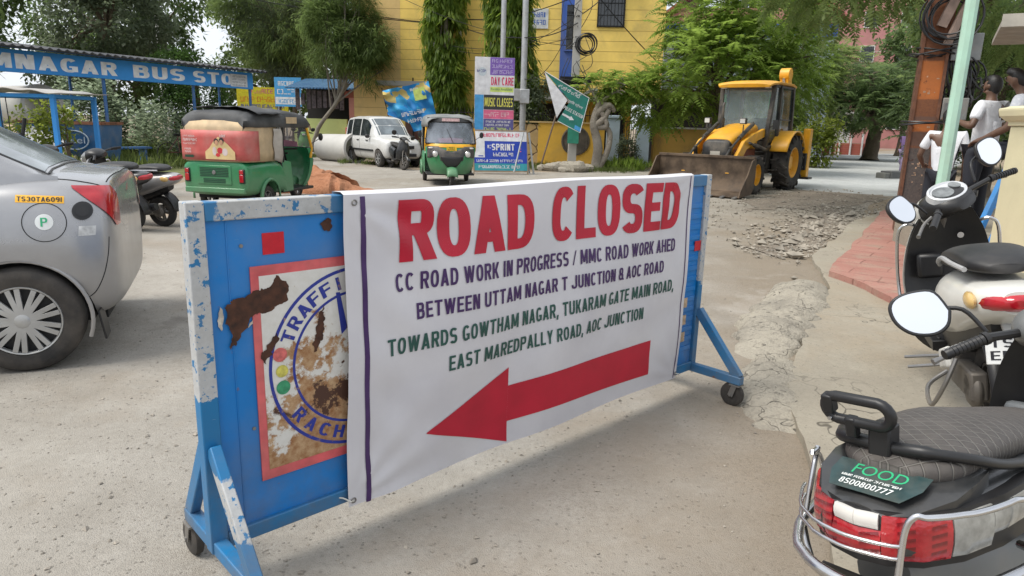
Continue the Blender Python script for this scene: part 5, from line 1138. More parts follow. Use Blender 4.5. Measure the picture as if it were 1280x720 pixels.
# cab
fr = MB()
for s_ in (1, -1):
    fr.bar((.95, s_ * .60, 1.0), (.80, s_ * .66, 2.58), .10, .10); fr.bar((.42, s_ * .70, 1.05), (.40, s_ * .68, 2.58), .09, .08); fr.bar((-.62, s_ * .70, 1.2), (-.60, s_ * .66, 2.58), .11, .09)
    fr.bar((.90, s_ * .64, 1.06), (-.62, s_ * .70, 1.25), .07, .06); fr.bar((.38, s_ * .69, 1.75), (-.60, s_ * .69, 1.75), .03, .03); fr.bar((.80, s_ * .66, 2.55), (-.6, s_ * .66, 2.55), .06, .06)
    fr.bx(.36, .95, s_ * .64 - .03, s_ * .64 + .03, .55, 1.10)
fr.bar((.80, -.66, 2.55), (.80, .66, 2.55), .06, .06); fr.bar((-.6, -.66, 2.55), (-.6, .66, 2.55), .06, .06); fr.bar((.96, -.6, 1.5), (.96, -.4, 1.5), .02); fr.build('cab_frame', JB, T, bevel=.01)
CG = glassmat('cab_glass', (.28, .36, .38), .05, .35)
mb = MB(); mb.add([(.93, -.58, 1.25), (.93, .58, 1.25), (.83, .62, 2.52), (.83, -.62, 2.52)], [(0, 1, 2, 3)]); mb.build('front_glass', CG, T, smooth=0)
for s_ in (1, -1):
    mb = MB(); mb.add([(.40, s_ * .69, 1.3), (.86, s_ * .63, 1.15), (.80, s_ * .655, 2.52), (.40, s_ * .675, 2.52)], [(0, 1, 2, 3)]); mb.build('door_glass', glassmat('dark_cab_glass', (.03, .045, .05), .05, .75), T, smooth=0)
    mb = MB(); mb.add([(.36, s_ * .69, 1.35), (-.58, s_ * .69, 1.35), (-.57, s_ * .67, 2.52), (.36, s_ * .675, 2.52)], [(0, 1, 2, 3)]); mb.build('side_glass', glassmat('dark_cab_glass'), T, smooth=0)
mb = MB(); mb.add([(-.62, -.64, 1.4), (-.62, .64, 1.4), (-.60, .62, 2.52), (-.60, -.62, 2.52)], [(0, 1, 2, 3)]); mb.build('rear_glass', CG, T, smooth=0)
mb = MB(); rows = []
for x, z, hw in ((1.12, 2.60, .66), (1.0, 2.655, .72), (.6, 2.70, .745), (-.4, 2.70, .745), (-.75, 2.66, .71), (-.85, 2.60, .64)):
    rows.append([Vector((x, y * hw, z - .05 * abs(y) ** 4)) for y in np.linspace(-1, 1, 11)] + [Vector((x * .98, y * hw * .97, z - .10)) for y in np.linspace(1, -1, 11)])
mb.loft(rows); mb.build('cab_roof', JY, T, smooth=45, bevel=.01)
for s_ in (1, -1):
    mb = MB(); mb.box((.98, s_ * .56, 2.53), (.09, .14, .09)); mb.build('roof_lamp', CLEARL, T, bevel=.015)
    mb = MB(); mb.tube([(.78, s_ * .60, 2.35), (.79, s_ * .60, 2.12), (.82, s_ * .58, 1.95)], [.05, .06, .02], 8); mb.build('ribbon', pm('green_ribbon', (.02, .28, .06), .7), T)
    mb = MB(); mb.tube([(.9, s_ * .66, 1.55), (1.05, s_ * .82, 1.6)], .01); mb.box((1.05, s_ * .86, 1.62), (.03, .14, .22)); mb.build('wing_mirror', JB, T, bevel=.01)
mb = MB(); mb.bx(-.3, .2, -.28, .28, .95, 1.2); mb.bx(-.38, -.28, -.26, .26, 1.15, 1.8); mb.build('seat', JB, T, bevel=.04)
mb = MB(); mb.tube([(.75, 0, 1.1), (.55, 0, 1.55)], .03); mb.lathe([(.18, 0), (.2, .02), (.18, .03)], (.54, 0, 1.56), (-.45, 0, 1), 20, caps=False); mb.build('steering_wheel', JB, T)
mb = MB(); mb.tube([(1.55, -.30, 1.45), (1.55, -.30, 2.05), (1.50, -.30, 2.12)], [.035, .035, .03], 10); mb.tube([(1.55, -.30, 1.5), (1.55, -.30, 1.75)], .06, 12); mb.build('exhaust', JB, T)
for s_ in (1, -1):
    mb = MB(); rows = []
    for i in range(10):
        a = R(20 + 140 * i / 9); rows.append([Vector((math.cos(a) * .80, s_ * y, .69 + math.sin(a) * .80 + (.02 if i in (0, 9) else 0))) for y in (.66, .70, 1.06, 1.10)])
    mb.loft(rows, closed=False, caps=False); o = mb.build('rear_mudguard', JY, T, smooth=50); o.modifiers.new('s', 'SOLIDIFY').thickness = .03
    mb = MB(); mb.bx(.45, .80, s_ * .75 - .13, s_ * .75 + .13, .50, .53); mb.bx(.5, .75, s_ * .70 - .05, s_ * .70 + .1, .75, .78); mb.box((.62, s_ * .62, .62), (.4, .06, .4)); mb.build('step', JB, T)
# loader arms, rams and bucket
for s_ in (1, -1):
    y = s_ * .54; mb = MB(); P = [(.95, y, 1.42), (1.55, y, 1.30), (2.15, y, 1.12), (2.65, y, .70), (2.98, y, .42)]
    for a, b, h in zip(P, P[1:], (.20, .24, .26, .22)): mb.bar(a, b, .09, h)
    for p, r_ in zip(P[1:-1], (.11, .125, .12)): mb.lathe([(r_, -.046), (r_, .046)], p, (0, 1, 0), 16)
    arm = mb.build('loader_arm', JY, T, bevel=.01)
    mb = MB(); mb.tube([(1.0, y * 1.2, 1.0), (1.75, y * 1.2, 1.12)], .055, 10); mb.tube([(1.7, y * 1.2, 1.11), (2.1, y * 1.2, 1.18)], .03, 8)
    mb.tube([(1.45, y * .82, 1.62), (2.25, y * .82, 1.28)], .05, 10); mb.tube([(2.2, y * .82, 1.30), (2.75, y * .82, 1.02), (3.05, y * .82, .80)], .028, 8); mb.bar((2.70, y * .8, 1.08), (2.62, y * .8, .70), .06, .10); mb.build('hydraulic_ram', JB, T)
bk = []
prof = [(3.02, .86), (2.99, .50), (3.03, .22), (3.16, .08), (3.85, .03), (3.85, .055), (3.20, .115), (3.075, .25), (3.04, .5), (3.07, .86)]
mb = MB(); mb.prism([(x, z) for x, z in prof], (0, 1.16, 0), (1, 0, 0), (0, 0, 1), 2.32)
for s_ in (1, -1): mb.prism([(3.0, .86), (3.0, .45), (3.04, .2), (3.17, .07), (3.85, .03), (3.80, .16), (3.45, .50), (3.22, .82)], (0, s_ * 1.17 + .015, 0), (1, 0, 0), (0, 0, 1), .03)
mb.bx(3.0, 3.10, -1.17, 1.17, .84, .90)
bu = mb.build('bucket', JS, T, bevel=.006)
mb = MB()
for k in range(9): mb.bar((3.80, -1.1 + k * .275, .045), (3.98, -1.1 + k * .275, .03), .07, .03)
mb.build('bucket_teeth', STEEL, bu); mb = MB()
for s_ in (1, -1): mb.bx(2.86, 3.0, s_ * .5 - .08, s_ * .5 + .08, .30, .85)
mb.build('bucket_bracket', JY, bu)
# rear excavator folded up behind the cab, with stabilisers
mb = MB()
P = [(-.95, .25, .75), (-1.35, .25, 1.9), (-1.15, .25, 2.95)]
for a, b, h in ((P[0], P[1], .30), (P[1], P[2], .28)): mb.bar(a, b, .22, h, (1, 0, 0))
mb.lathe([(.17, -.13), (.17, .13)], P[2], (0, 1, 0), 18); mb.build('boom', JY, T, bevel=.012)
mb = MB(); mb.bar((-1.2, .25, 3.0), (-1.75, .25, 1.45), .18, .26, (1, 0, 0)); mb.lathe([(.12, -.11), (.12, .11)], (-1.75, .25, 1.45), (0, 1, 0), 14); mb.build('dipper_arm', JY, T, bevel=.012)
mb = MB(); mb.tube([(-1.0, .25, 1.35), (-1.05, .25, 2.3)], .06); mb.tube([(-1.05, .25, 2.2), (-1.0, .25, 2.85)], .035); mb.build('hydraulic_ram', CHROME, T)
mb = MB(); mb.prism([(-1.95, 1.4), (-1.6, 1.35), (-1.35, 1.0), (-1.5, .62), (-1.85, .55), (-1.65, .8), (-1.75, 1.1)], (0, .52, 0), (1, 0, 0), (0, 0, 1), .52); mb.build('digging_bucket', JS, T, bevel=.01)
mb = MB(); mb.bx(-.98, -.72, -1.15, 1.15, .48, .92); mb.bx(-1.0, -.9, -.4, .5, .7, 1.3); mb.build('rear_frame', JB, T, bevel=.02)
for s_ in (1, -1):
    mb = MB(); mb.bx(-1.0, -.78, s_ * 1.08 - .09, s_ * 1.08 + .09, .30, 1.55); mb.build('stabiliser', JY, T, bevel=.015); mb = MB(); mb.box((-.89, s_ * 1.08, .27), (.34, .36, .05)); mb.build('stabiliser_foot', JB, T)
    MB().bx(-1.01, -.995, s_ * 1.08 - .06, s_ * 1.08 + .06, 1.3, 1.42).build('tail_lamp', REDLENS, T)
# ================================================================== buildings, walls, poles, signs
def plaster(name, c, line=None, pitch=.42, var=.1, dirt=.35, dcol=(.25, .2, .12), gloss=.75):
    t = NT(name); n = t.noise(1.3, 8, .6); col = t.mix(t.ramp(n, .35, .7), tuple(k * (1 - var) for k in c), tuple(min(1, k * (1 + var)) for k in c))
    col = t.mix(t.math('MULTIPLY', t.ramp(t.noise(.7, 10, .68, dist=.5), .5, .72), dirt), col, dcol)
    if line:
        f = t.math('FRACT', t.math('DIVIDE', t.math('ADD', t.sep()[2], t.math('MULTIPLY', t.noise(.6, 2), .02)), pitch)); m = t.ramp(f, .03, .045, 1, 0); col = t.mix(m, col, line); t.bump(t.math('SUBTRACT', t.math('MULTIPLY', t.noise(30, 3), .1), m), .6, .02)
    else: t.bump(t.noise(25, 4), .12, .01)
    t.set(col=col, rough=gloss); return t.m
Y1 = plaster('yellow_plaster', (.90, .64, .16), (.45, .28, .07)); Y2 = plaster('yellow_wall', (.74, .44, .06)); YP = plaster('pale_yellow_plaster', (.72, .50, .20), (.45, .30, .12))
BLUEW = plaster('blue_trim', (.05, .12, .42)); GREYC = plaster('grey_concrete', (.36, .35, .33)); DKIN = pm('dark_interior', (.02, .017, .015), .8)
def obox(par, name, mat, x0, x1, y0, y1, z0, z1, bevel=0): 
    return MB().bx(x0, x1, y0, y1, z0, z1).build(name, mat, par, smooth=0, bevel=bevel)
def grille_window(par, x, y, z, w_, h, m_=None):
    f = MB(); e = .06; f.bx(x, x + w_, y - .06, y + .03, z, z + e); f.bx(x, x + w_, y - .06, y + .03, z + h - e, z + h); f.bx(x, x + e, y - .06, y + .03, z + e, z + h - e); f.bx(x + w_ - e, x + w_, y - .06, y + .03, z + e, z + h - e)
    wn = f.build('window', m_ or DARK, par); g = MB(); g.bx(x + e, x + w_ - e, y + .0, y + .02, z + e, z + h - e); g.build('pane', GLASS, wn); b = MB()
    for k in range(1, 8): b.bx(x + w_ * k / 8 - .01, x + w_ * k / 8 + .01, y - .05, y - .03, z + e, z + h - e)
    for k in range(1, 4): b.bx(x + e, x + w_ - e, y - .048, y - .032, z + h * k / 4 - .012, z + h * k / 4 + .012)
    b.build('window_bars', DARK, wn); return wn
# the yellow house: local frame, front along +x, -y towards the street
HB = thing('yellow_house', 'yellow plastered house with scored walls, blue band and projecting upper floor', 'house', (-6.4, 32.4, 0), R(-4))
obox(HB, 'wall', YP, -.95, 1.2, -.004, 9, 0, 10.52); obox(HB, 'wall', Y1, 1.202, 6.3, 0, 9, 0, 10.5)                     # tall plain block at the left
obox(HB, 'wall', Y2, 6.3, 11.6, 1.5, 9, 0, 3.2); obox(HB, 'wall', Y1, 6.3, 8.25, -.6, 9, 3.2, 10.5); obox(HB, 'blue_band', BLUEW, 8.25, 9.0, -.68, 9, 2.9, 10.5); obox(HB, 'wall', Y1, 9.0, 12.6, -.6, 9, 2.75, 10.5)
obox(HB, 'pilaster', GREYC, 2.35, 2.75, -.08, -.002, 3.4, 10.5); obox(HB, 'pilaster', GREYC, 5.2, 5.3, -.05, -.002, 0, 10.5)
obox(HB, 'door', pm('brown_door', (.10, .03, .02), .6, dirt=.3), 1.4, 2.35, -.06, -.002, 0, 3.0); obox(HB, 'lintel', GREYC, .2, 3.2, -.5, -.002, 3.05, 3.25); obox(HB, 'soffit', GREYC, 6.3, 12.6, -.6, 1.49, 2.62, 2.74)
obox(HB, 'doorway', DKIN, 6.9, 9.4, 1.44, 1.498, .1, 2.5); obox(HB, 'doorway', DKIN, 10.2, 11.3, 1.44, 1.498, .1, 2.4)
grille_window(HB, 9.75, -.62, 5.6, 1.15, 1.9); grille_window(HB, 8.42, -.70, 4.6, .42, 1.9, BLUEW); grille_window(HB, 3.4, -.02, 8.2, 1.2, 1.5); obox(HB, 'sunshade', Y2, 9.5, 11.2, -1.2, -.602, 7.6, 7.72); obox(HB, 'parapet', Y2, -.1, 12.7, -.72, -.602, 9.9, 10.6)
mb = MB(); mb.bx(6.75, 7.7, -.64, -.603, 5.5, 6.3); nb = mb.build('notice', pm('notice_white', (.6, .62, .62), .5, dirt=.2), HB); mb = MB(); scribble(mb, (6.82, -.642, 5.95), (1, 0, 0), (0, 0, 1), .75, .2, 1); scribble(mb, (6.82, -.642, 5.65), (1, 0, 0), (0, 0, 1), .8, .2, 2); mb.build('lettering', BLUEW, nb, smooth=0)
# blue grey and red roofed houses behind the big tree
G2 = thing('house', 'blue grey house with a red sheet roof rising behind the big tree', 'house', (8.2, 41, 0), R(-8)); obox(G2, 'wall', plaster('blue_grey_plaster', (.30, .36, .42)), 0, 9, 0, 8, 0, 7.2)
RRF = NT('red_corrugated'); sx = RRF.sep(); RRF.set(col=RRF.mix(RRF.ramp(RRF.noise(2, 7), .35, .7), (.42, .11, .10), (.52, .20, .17)), rough=.6); RRF.bump(RRF.math('SINE', RRF.math('MULTIPLY', sx[0], 30.)), .8, .04); RRF = RRF.m
mb = MB(); mb.prism([(-.6, 7.4), (4.5, 11.2), (9.6, 7.4), (9.6, 7.25), (4.5, 11.0), (-.6, 7.25)], (0, -.6, 0), (1, 0, 0), (0, 0, 1), -9.2); mb.build('roof', RRF, G2, smooth=0); obox(G2, 'blue_band', BLUEW, -.05, 9.05, -.06, -.002, 6.5, 7.2); grille_window(G2, 1.2, -.02, 4.2, 1.4, 1.4); obox(G2, 'green_post', pm('green_paint', (.03, .25, .13), .5), 4.2, 4.5, -.3, -.062, 5.2, 7.4); obox(G2, 'gable', plaster('pink_gable', (.50, .22, .20)), .3, 8.7, -.001, 7.9, 7.2, 8.0)
PK = thing('apartment_building', 'tall pink apartment building far down the road', 'building', (30.5, 76, 0), R(-18)); PKM = plaster('pink_plaster', (.42, .19, .18), (.5, .36, .33), 3.2); obox(PK, 'wall', PKM, 0, 14, 0, 10, 0, 15)
for k in range(4):
    for j in range(4): grille_window(PK, 1.2 + j * 3.3, -.03, 2 + k * 3.3, 1.3, 1.6, WHITEP)
    obox(PK, 'balcony', GREYC, 10.6, 13.8, -1.3, -.002, 1.2 + k * 3.3, 2.1 + k * 3.3)
GR = thing('house', 'grey roofed low house at the far end of the road', 'house', (22, 66, 0), R(-25)); obox(GR, 'wall', plaster('dull_white_wall', (.45, .44, .42)), 0, 8, 0, 6, 0, 3.2); mb = MB(); mb.prism([(-.6, 3.1), (4, 5.2), (8.6, 3.1)], (0, -.5, 0), (1, 0, 0), (0, 0, 1), -7); mb.build('roof', GREYC, GR, smooth=0); grille_window(GR, 1, -.02, 1, 1.2, 1.2); obox(GR, 'door', DARK, 4.5, 5.5, -.03, -.002, 0, 2.1)
WB = thing('house', 'white walled building behind the dark trunk at the far right', 'house', (31.5, 58, 0), R(-30)); obox(WB, 'wall', plaster('grey_white_wall', (.42, .43, .42)), 0, 12, 0, 8, 0, 7); grille_window(WB, 2, -.02, 1.4, 1.4, 1.4); grille_window(WB, 6, -.02, 1.4, 1.4, 1.4)
# ------------------------------------------------------------------ crazy-paved compound wall, gate pillars, gate
t = NT('crazy_paving'); v = t.n('ShaderNodeTexVoronoi', feature='DISTANCE_TO_EDGE'); v.inputs['Scale'].default_value = 2.1; t.l(t.coord(), v.inputs['Vector']); v2 = t.n('ShaderNodeTexVoronoi'); v2.inputs['Scale'].default_value = 2.1; t.l(t.coord(), v2.inputs['Vector']); n = t.noise(6, 6)
c = t.mix(t.ramp(n, .3, .7), (.48, .30, .10), (.60, .42, .19)); bw = t.n('ShaderNodeRGBToBW'); t.l(v2.outputs['Color'], bw.inputs[0]); c = t.mix(t.ramp(bw.outputs[0], .2, .8, 0, .5), c, (.40, .29, .15)); j = t.ramp(v.outputs['Distance'], .02, .045, 1, 0)
t.set(col=t.mix(j, c, (.10, .06, .03)), rough=.8); t.bump(t.math('MULTIPLY', j, -1), .6, .03); CRAZY = t.m
WL = thing('compound_wall', 'yellow crazy paved compound wall topped with spiked railing below the house', 'wall', (-2.6, 27.6, 0), R(-2)); obox(WL, 'masonry', CRAZY, 0, 3.45, 0, .25, 0, 1.55); obox(WL, 'masonry', Y2, 3.452, 6.0, .0, .25, 0, 1.6); obox(WL, 'coping', plaster('wall_coping', (.5, .36, .16)), -.05, 6.05, -.04, .29, 1.602, 1.66)
mb = MB()
for k in range(40): mb.tube([(.15 + k * .15, .12, 1.66), (.15 + k * .15, .12, 2.05), (.15 + k * .15, .12, 2.13)], [.012, .012, .001], 5)
mb.bx(0.05, 6.0, .10, .14, 1.9, 1.93); mb.build('railing', DARK, WL)
mb = MB(); mb.lathe([(.50, -.03), (.55, -.02), (.55, .0), (.5, .02)], (4.9, -.012, .95), (0, 1, 0), 28, caps=False); mb.lathe([(.001, 0), (.5, 0)], (4.9, -.006, .95), (0, 1, 0), 28, caps=False)
for k in range(9): mb.bx(4.46 + k * .11, 4.475 + k * .11, -.02, -.01, .62, 1.28)
mb.build('round_grille', pm('rusty_grille', (.10, .085, .07), .7, dirt=.4), WL)
for x, lab in ((3.85, 'pale blue gate pillar just right of the gnarled trunk'), (5.05, 'pale blue gate pillar nearest the backhoe bucket')):
    P_ = thing('gate_pillar', lab, 'pillar', (x, 28.4, 0), R(-2), 'pale blue gate pillars'); m_ = plaster('pale_blue_plaster', (.42, .52, .62)); obox(P_, 'shaft', m_, -.24, .24, -.22, .22, 0, 1.85); obox(P_, 'cap', m_, -.29, .29, -.27, .27, 1.852, 1.96, .02)
GT = thing('gate', 'dark barred gate between the two pale blue pillars', 'gate', (4.45, 28.45, 0), R(-2)); mb = MB()
for k in range(8): mb.tube([(-.32 + k * .09, 0, .1), (-.32 + k * .09, 0, 1.75)], .012, 6)
for z in (.12, .9, 1.72): mb.bx(-.34, .34, -.015, .015, z, z + .03)
mb.build('gate_bars', DARK, GT); MB().bx(-.2, .2, -.03, -.017, .85, 1.05).build('lock_plate', DARK, GT)
W2 = thing('compound_wall', 'dark stained yellow wall running behind the backhoe bucket', 'wall', (5.5, 28.4, 0), R(6)); obox(W2, 'masonry', plaster('stained_yellow_wall', (.40, .24, .05), dirt=.9, dcol=(.05, .045, .04)), 0, 3.4, 0, .25, 0, 1.5); obox(W2, 'coping', GREYC, -.05, 3.45, -.04, .29, 1.502, 1.57)
DKS = thing('shed', 'dark open shed behind the stained wall under the big tree', 'shed', (5.8, 31, 0), R(-10)); obox(DKS, 'wall', pm('shed_dark', (.05, .045, .04), .8, var=.4), 0, 3.4, 2, 2.2, 0, 3); obox(DKS, 'roof', pm('shed_roof', (.10, .09, .085), .8, var=.4), -.3, 3.6, -.3, 2.6, 3, 3.1)
for x in (.1, 3.3): obox(DKS, 'post', DARK, x - .08, x + .08, -.08, .08, 0, 2.998)
# low red brick planters and far kerb stones at the end of the road
for i, (x, y, rz, ln) in enumerate(((21.2, 50, -.5, 2.2), (24.6, 51.4, -.5, 2.6), (19.6, 53.5, -.3, 2.0))):
    pl = thing('planter', ('red brick planter box with green shrub at the end of the road', 'long red brick planter left of the dark trunk', 'small red brick planter under the grey roof')[i], 'planter', (x, y, 0), rz, 'red planters at the end of the road'); m_ = plaster('brick_red', (.38, .10, .07), (.45, .25, .2), .15)
    obox(pl, 'box', m_, -ln / 2, ln / 2, -.5, .5, 0, .8, .02); obox(pl, 'soil', M_SOIL, -ln / 2 + .1, ln / 2 - .1, -.4, .4, .79, .83)
    for k in range(4): MB().tube([(-ln / 2 + .2 + k * (ln - .4) / 3, -.6, 0), (-ln / 2 + .2 + k * (ln - .4) / 3, -.6, 1.5)], .06, 8).build('post', WHITEP, pl)
LK = thing('kerb_stone', 'dark kerb block lying beside the far pole', 'kerb stone', (13.7, 25.0, 0), R(20)); obox(LK, 'block', pm('dark_block', (.10, .10, .10), .85), -.75, .75, -.25, .25, .0, .26, .03); obox(LK, 'block_end', pm('dark_block_end', (.13, .13, .12), .85), -1.0, -.76, -.2, .2, 0, .2, .03)
# ------------------------------------------------------------------ poles and wires
def pole(name, label, x, y, z, r0, r1, mat, sides=12, lean=(0, 0), cat='pole', group=None):
    T = thing(name, label, cat, (x, y, 0), 0, group); mb = MB(); mb.tube([(0, 0, -.1), (lean[0] * .5, lean[1] * .5, z / 2), (lean[0], lean[1], z)], [r0, (r0 + r1) / 2, r1], sides); mb.build('shaft', mat, T, smooth=30); return T
CONC = plaster('pole_concrete', (.42, .41, .38), dirt=.3); GALV = pm('galvanised_steel', (.42, .43, .44), .45, .5, dirt=.3)
UP = pole('utility_pole', 'square concrete utility pole with coiled cable and loose wires behind the green sign', 2.05, 25.8, 8.5, .21, .15, CONC, 4)
def coil(mb, c, r, n, rw=.012, ax='y', seed=0, jit=.12):
    rn = random.Random(seed); c = Vector(c)
    for k in range(n):
        r_ = r * rn.uniform(.75, 1.1); o = Vector((rn.uniform(-jit, jit) * r, rn.uniform(-.3, .3) * r, rn.uniform(-jit, jit) * r)); tl = rn.uniform(-.3, .3)
        mb.tube([c + o + Vector((math.cos(a) * r_, math.sin(a) * r_ * tl if ax == 'y' else math.sin(a) * r_ * .9, math.sin(a) * r_ if ax == 'y' else math.cos(a) * r_ * tl)) for a in np.linspace(0, 6.28, 22)[:-1]], rw, 5, closed=True)
mb = MB(); coil(mb, (.32, -.22, 4.3), .34, 7, .018, 'y', 3); mb.build('cable_coil', BLACK, UP); mb = MB(); mb.bx(-.55, .55, -.28, -.2, 2.95, 3.2); mb.bx(-.5, .5, -.2, -.15, 6.9, 7.0); mb.box((-.35, -.3, 2.95), (.4, .3, .3), (.2, .1, .3)); mb.build('cross_arm', DARK, UP); mb = MB(); mb.tube([(.25, -.25, 2.55), (.55, -.5, 2.75), (.75, -.55, 2.7)], [.04, .07, .1], 10); mb.build('street_light', WHITEP, UP)
mb = MB(); rn = random.Random(5)
for k in range(14):
    z0 = rn.uniform(2.6, 6.2); a = Vector((rn.uniform(-.25, .25), -.22, z0)); b = Vector((rn.uniform(-.5, .6), -.24, z0 + rn.uniform(-1.3, 1.3))); m_ = a.lerp(b, .5) + Vector((rn.uniform(-.4, .4), -.15, rn.uniform(-.4, .1))); mb.tube(smooth_path([tuple(a), tuple(m_), tuple(b)], 9), .012, 5)
mb.build('loose_cables', BLACK, UP)
mb = MB(); mb.bx(-.20, .20, -.25, -.215, .9, 1.5); mb.build('green_plate', pm('green_plate', (.03, .25, .17), .5), UP)
P5 = pole('lamp_post', 'thin grey lamp post in front of the hanging green tree', -2.55, 32.0, 6.2, .085, .07, GALV); mb = MB(); mb.bx(-.75, .25, -.04, .04, 5.6, 5.68); mb.build('cross_arm', GALV, P5); mb = MB(); mb.box((0, -.1, 3.3), (.3, .2, .35)); mb.build('junction_box', DARK, P5, bevel=.02)
pole('steel_pole', 'grey steel pole left of two behind the day care board', -.55, 26.4, 9, .10, .09, GALV, group='steel poles behind the day care board')
p7 = pole('steel_pole', 'grey steel pole right of two behind the day care board, carrying a transformer box', .22, 26.0, 9, .12, .10, GALV, group='steel poles behind the day care board'); mb = MB(); mb.box((-.35, .1, 2.55), (.9, .4, .42)); mb.box((.05, -.16, 2.5), (.35, .16, .5)); mb.build('meter_box', GALV, p7, bevel=.02)
pole('lamp_post', 'tall white lamp post rising behind the bus stop roof', -20.9, 42.5, 7.4, .13, .10, WHITEP)
pole('steel_pole', 'thin dark pole on the yellow house front', -4.6, 31.9, 3.4, .03, .03, DARK)
# wires: each span a thing
def wire(label, pts, r=.018, sag=.5):
    P = []
    for a, b in zip(pts, pts[1:]):
        a, b = Vector(a), Vector(b)
        for i in range(13):
            f = i / 12; P.append(a.lerp(b, f) - Vector((0, 0, sag * 4 * f * (1 - f))))
    o = MB().tube(P, r, 5).build('wire', pm('wire_black', (.015, .015, .015), .9), None); return tag(o, label, 'wire', 'overhead wires')
wire('overhead wire from the utility pole down to the tree at its right', [(2.05, 25.6, 6.6), (6.2, 27.5, 3.2)], sag=.2); wire('overhead wire running left from the utility pole to the thin lamp post', [(2.05, 25.6, 5.9), (-2.55, 31.9, 5.9)], sag=.3)
wire('lower overhead wire running left from the utility pole', [(2.05, 25.6, 5.0), (.22, 25.9, 4.5), (-2.55, 31.9, 5.6)], sag=.15); wire('long overhead wire crossing the yellow wall at the upper left', [(-2.55, 31.9, 5.65), (-16, 33, 8.2)], sag=.5); wire('second overhead wire crossing the yellow wall just above the first', [(-2.55, 31.9, 5.62), (-16, 31, 7.2)], sag=.3)
wire('overhead wire from the utility pole up over the window', [(2.05, 25.6, 5.2), (4.8, 30.6, 8.2)], sag=.2)
rn = random.Random(12)
for k, lab in enumerate(('thin service wire fanning left from the utility pole top', 'thin service wire dipping across the yellow upper wall', 'thin service wire reaching the corner of the blue band', 'thin service wire to the hanging tree at the house corner', 'thin service wire slung low beside the meter box', 'thin service wire climbing out of the top of the frame')):
    b_ = [(-5.5, 32.2, 6.9), (-4.4, 32.1, 5.1), (1.8, 31.6, 5.3), (-3.0, 31.0, 4.6), (.25, 25.9, 3.1), (-8, 30, 9.5)][k]; wire(lab, [(2.05, 25.6, 4.2 + .35 * k), b_], .011, .35 + .1 * k)
# ------------------------------------------------------------------ boards and signs
def board(par, name, w_, h, mat, z=0, th=.03, y=0, x=0): return MB().bx(x - w_ / 2, x + w_ / 2, y, y + th, z, z + h).build(name, mat, par, smooth=0)
def flat(par, name, mat, x0, x1, z0, z1, y=-.003): return MB().bx(x0, x1, y, y + .0015, z0, z1).build(name, mat, par, smooth=0)
def words(par, items, mat, y=-.006, bold=.02):
    for s_, x, z, w_, h in items: mb = MB(); lettering(mb, s_, (x, y, z), (1, 0, 0), (0, 0, 1), w_, h, bold, .002); mb.build('lettering', mat, par, smooth=0)
def small_print(par, items, mat, y=-.006):
    mb = MB()
    for k, (x, z, w_, h) in enumerate(items): scribble(mb, (x, y, z), (1, 0, 0), (0, 0, 1), w_, h, k + int(z * 10))
    return mb.build('small_print', mat, par, smooth=0)
SW = pm('sign_white', (.68, .68, .70), .45, dirt=.15); SV = pm('sign_violet', (.19, .10, .40), .5); SRD = pm('sign_red', (.60, .02, .10), .5); SBL = pm('sign_blue', (.015, .05, .38), .45); SLB = pm('sign_light_blue', (.06, .30, .60), .45); SPK = pm('sign_pink', (.65, .13, .24), .5); SDK = pm('sign_dark', (.03, .03, .035), .5); SYL = pm('sign_yellow', (.70, .66, .12), .5); SGN = pm('sign_green', (.015, .17, .135), .4); SGV = pm('sign_indigo', (.10, .09, .26), .5); SLIM = pm('sign_lime', (.55, .66, .16), .5)
DC = thing('signboard', 'tall day care and music classes board on wooden posts', 'signboard', (-.76, 24.3, 0), R(10)); b = board(DC, 'panel', 1.34, 2.42, SW, 1.25)
flat(b, 'violet_field', SV, -.16, .668, 3.10, 3.665); small_print(b, [(-.1, 3.50, .72, .11), (-.1, 3.33, .72, .11), (-.1, 3.15, .72, .12)], pm('sign_lilac', (.45, .38, .62), .5)); words(b, [('DAY CARE', -.12, 2.78, .76, .26)], SRD, bold=.03)
flat(b, 'lime_strip', SLIM, -.15, .64, 2.56, 2.72); words(b, [('Facility Available', -.12, 2.59, .72, .10)], SGN); small_print(b, [(-.60, 3.18, .36, .09)], SGV)
flat(b, 'dark_field', SDK, -.36, .668, 1.98, 2.46); words(b, [('MUSIC CLASSES', -.33, 2.08, .96, .29)], SYL, bold=.02); flat(b, 'pink_strip', SPK, -.36, .668, 1.68, 1.97); small_print(b, [(-.33, 1.75, .96, .15)], pm('sign_pale_pink', (.7, .4, .45), .5)); flat(b, 'indigo_field', SGV, -.36, .668, 1.25, 1.67); small_print(b, [(-.28, 1.55, .85, .07), (-.28, 1.44, .8, .07)], SW); small_print(b, [(-.33, 1.28, .92, .11)], SLIM)
flat(b, 'blue_strip', SLB, -.668, -.37, 1.25, 2.46); mb = MB(); mb.lathe([(.14, 0), (.14, .0015)], (-.42, -.003, 3.2), (0, -1, 0), 24); mb.build('round_emblem', pm('emblem_pale', (.5, .56, .6), .5), b)
for x in (-.5, .5): obox(DC, 'post', pm('wood_post', (.20, .13, .08), .8, var=.3), x - .04, x + .04, .032, .10, 0, 3.6)
SP = thing('signboard', 'blue and white advertising board leaning on a folding stand by the rickshaw', 'signboard', (-.42, 21.6, .0), R(14), rot=(R(-12), 0, R(14))); b = board(SP, 'panel', 1.66, 1.20, SBL, .12)
flat(b, 'white_band', SW, -.828, .828, 1.02, 1.318); small_print(b, [(-.60, 1.15, 1.25, .11)], SRD); flat(b, 'white_panel', SW, -.82, -.50, .52, 1.02); flat(b, 'teal_band', pm('sign_teal', (.03, .28, .33), .5), -.828, .828, .122, .34); flat(b, 'figure', SBL, -.70, -.55, .55, .62, -.0055)
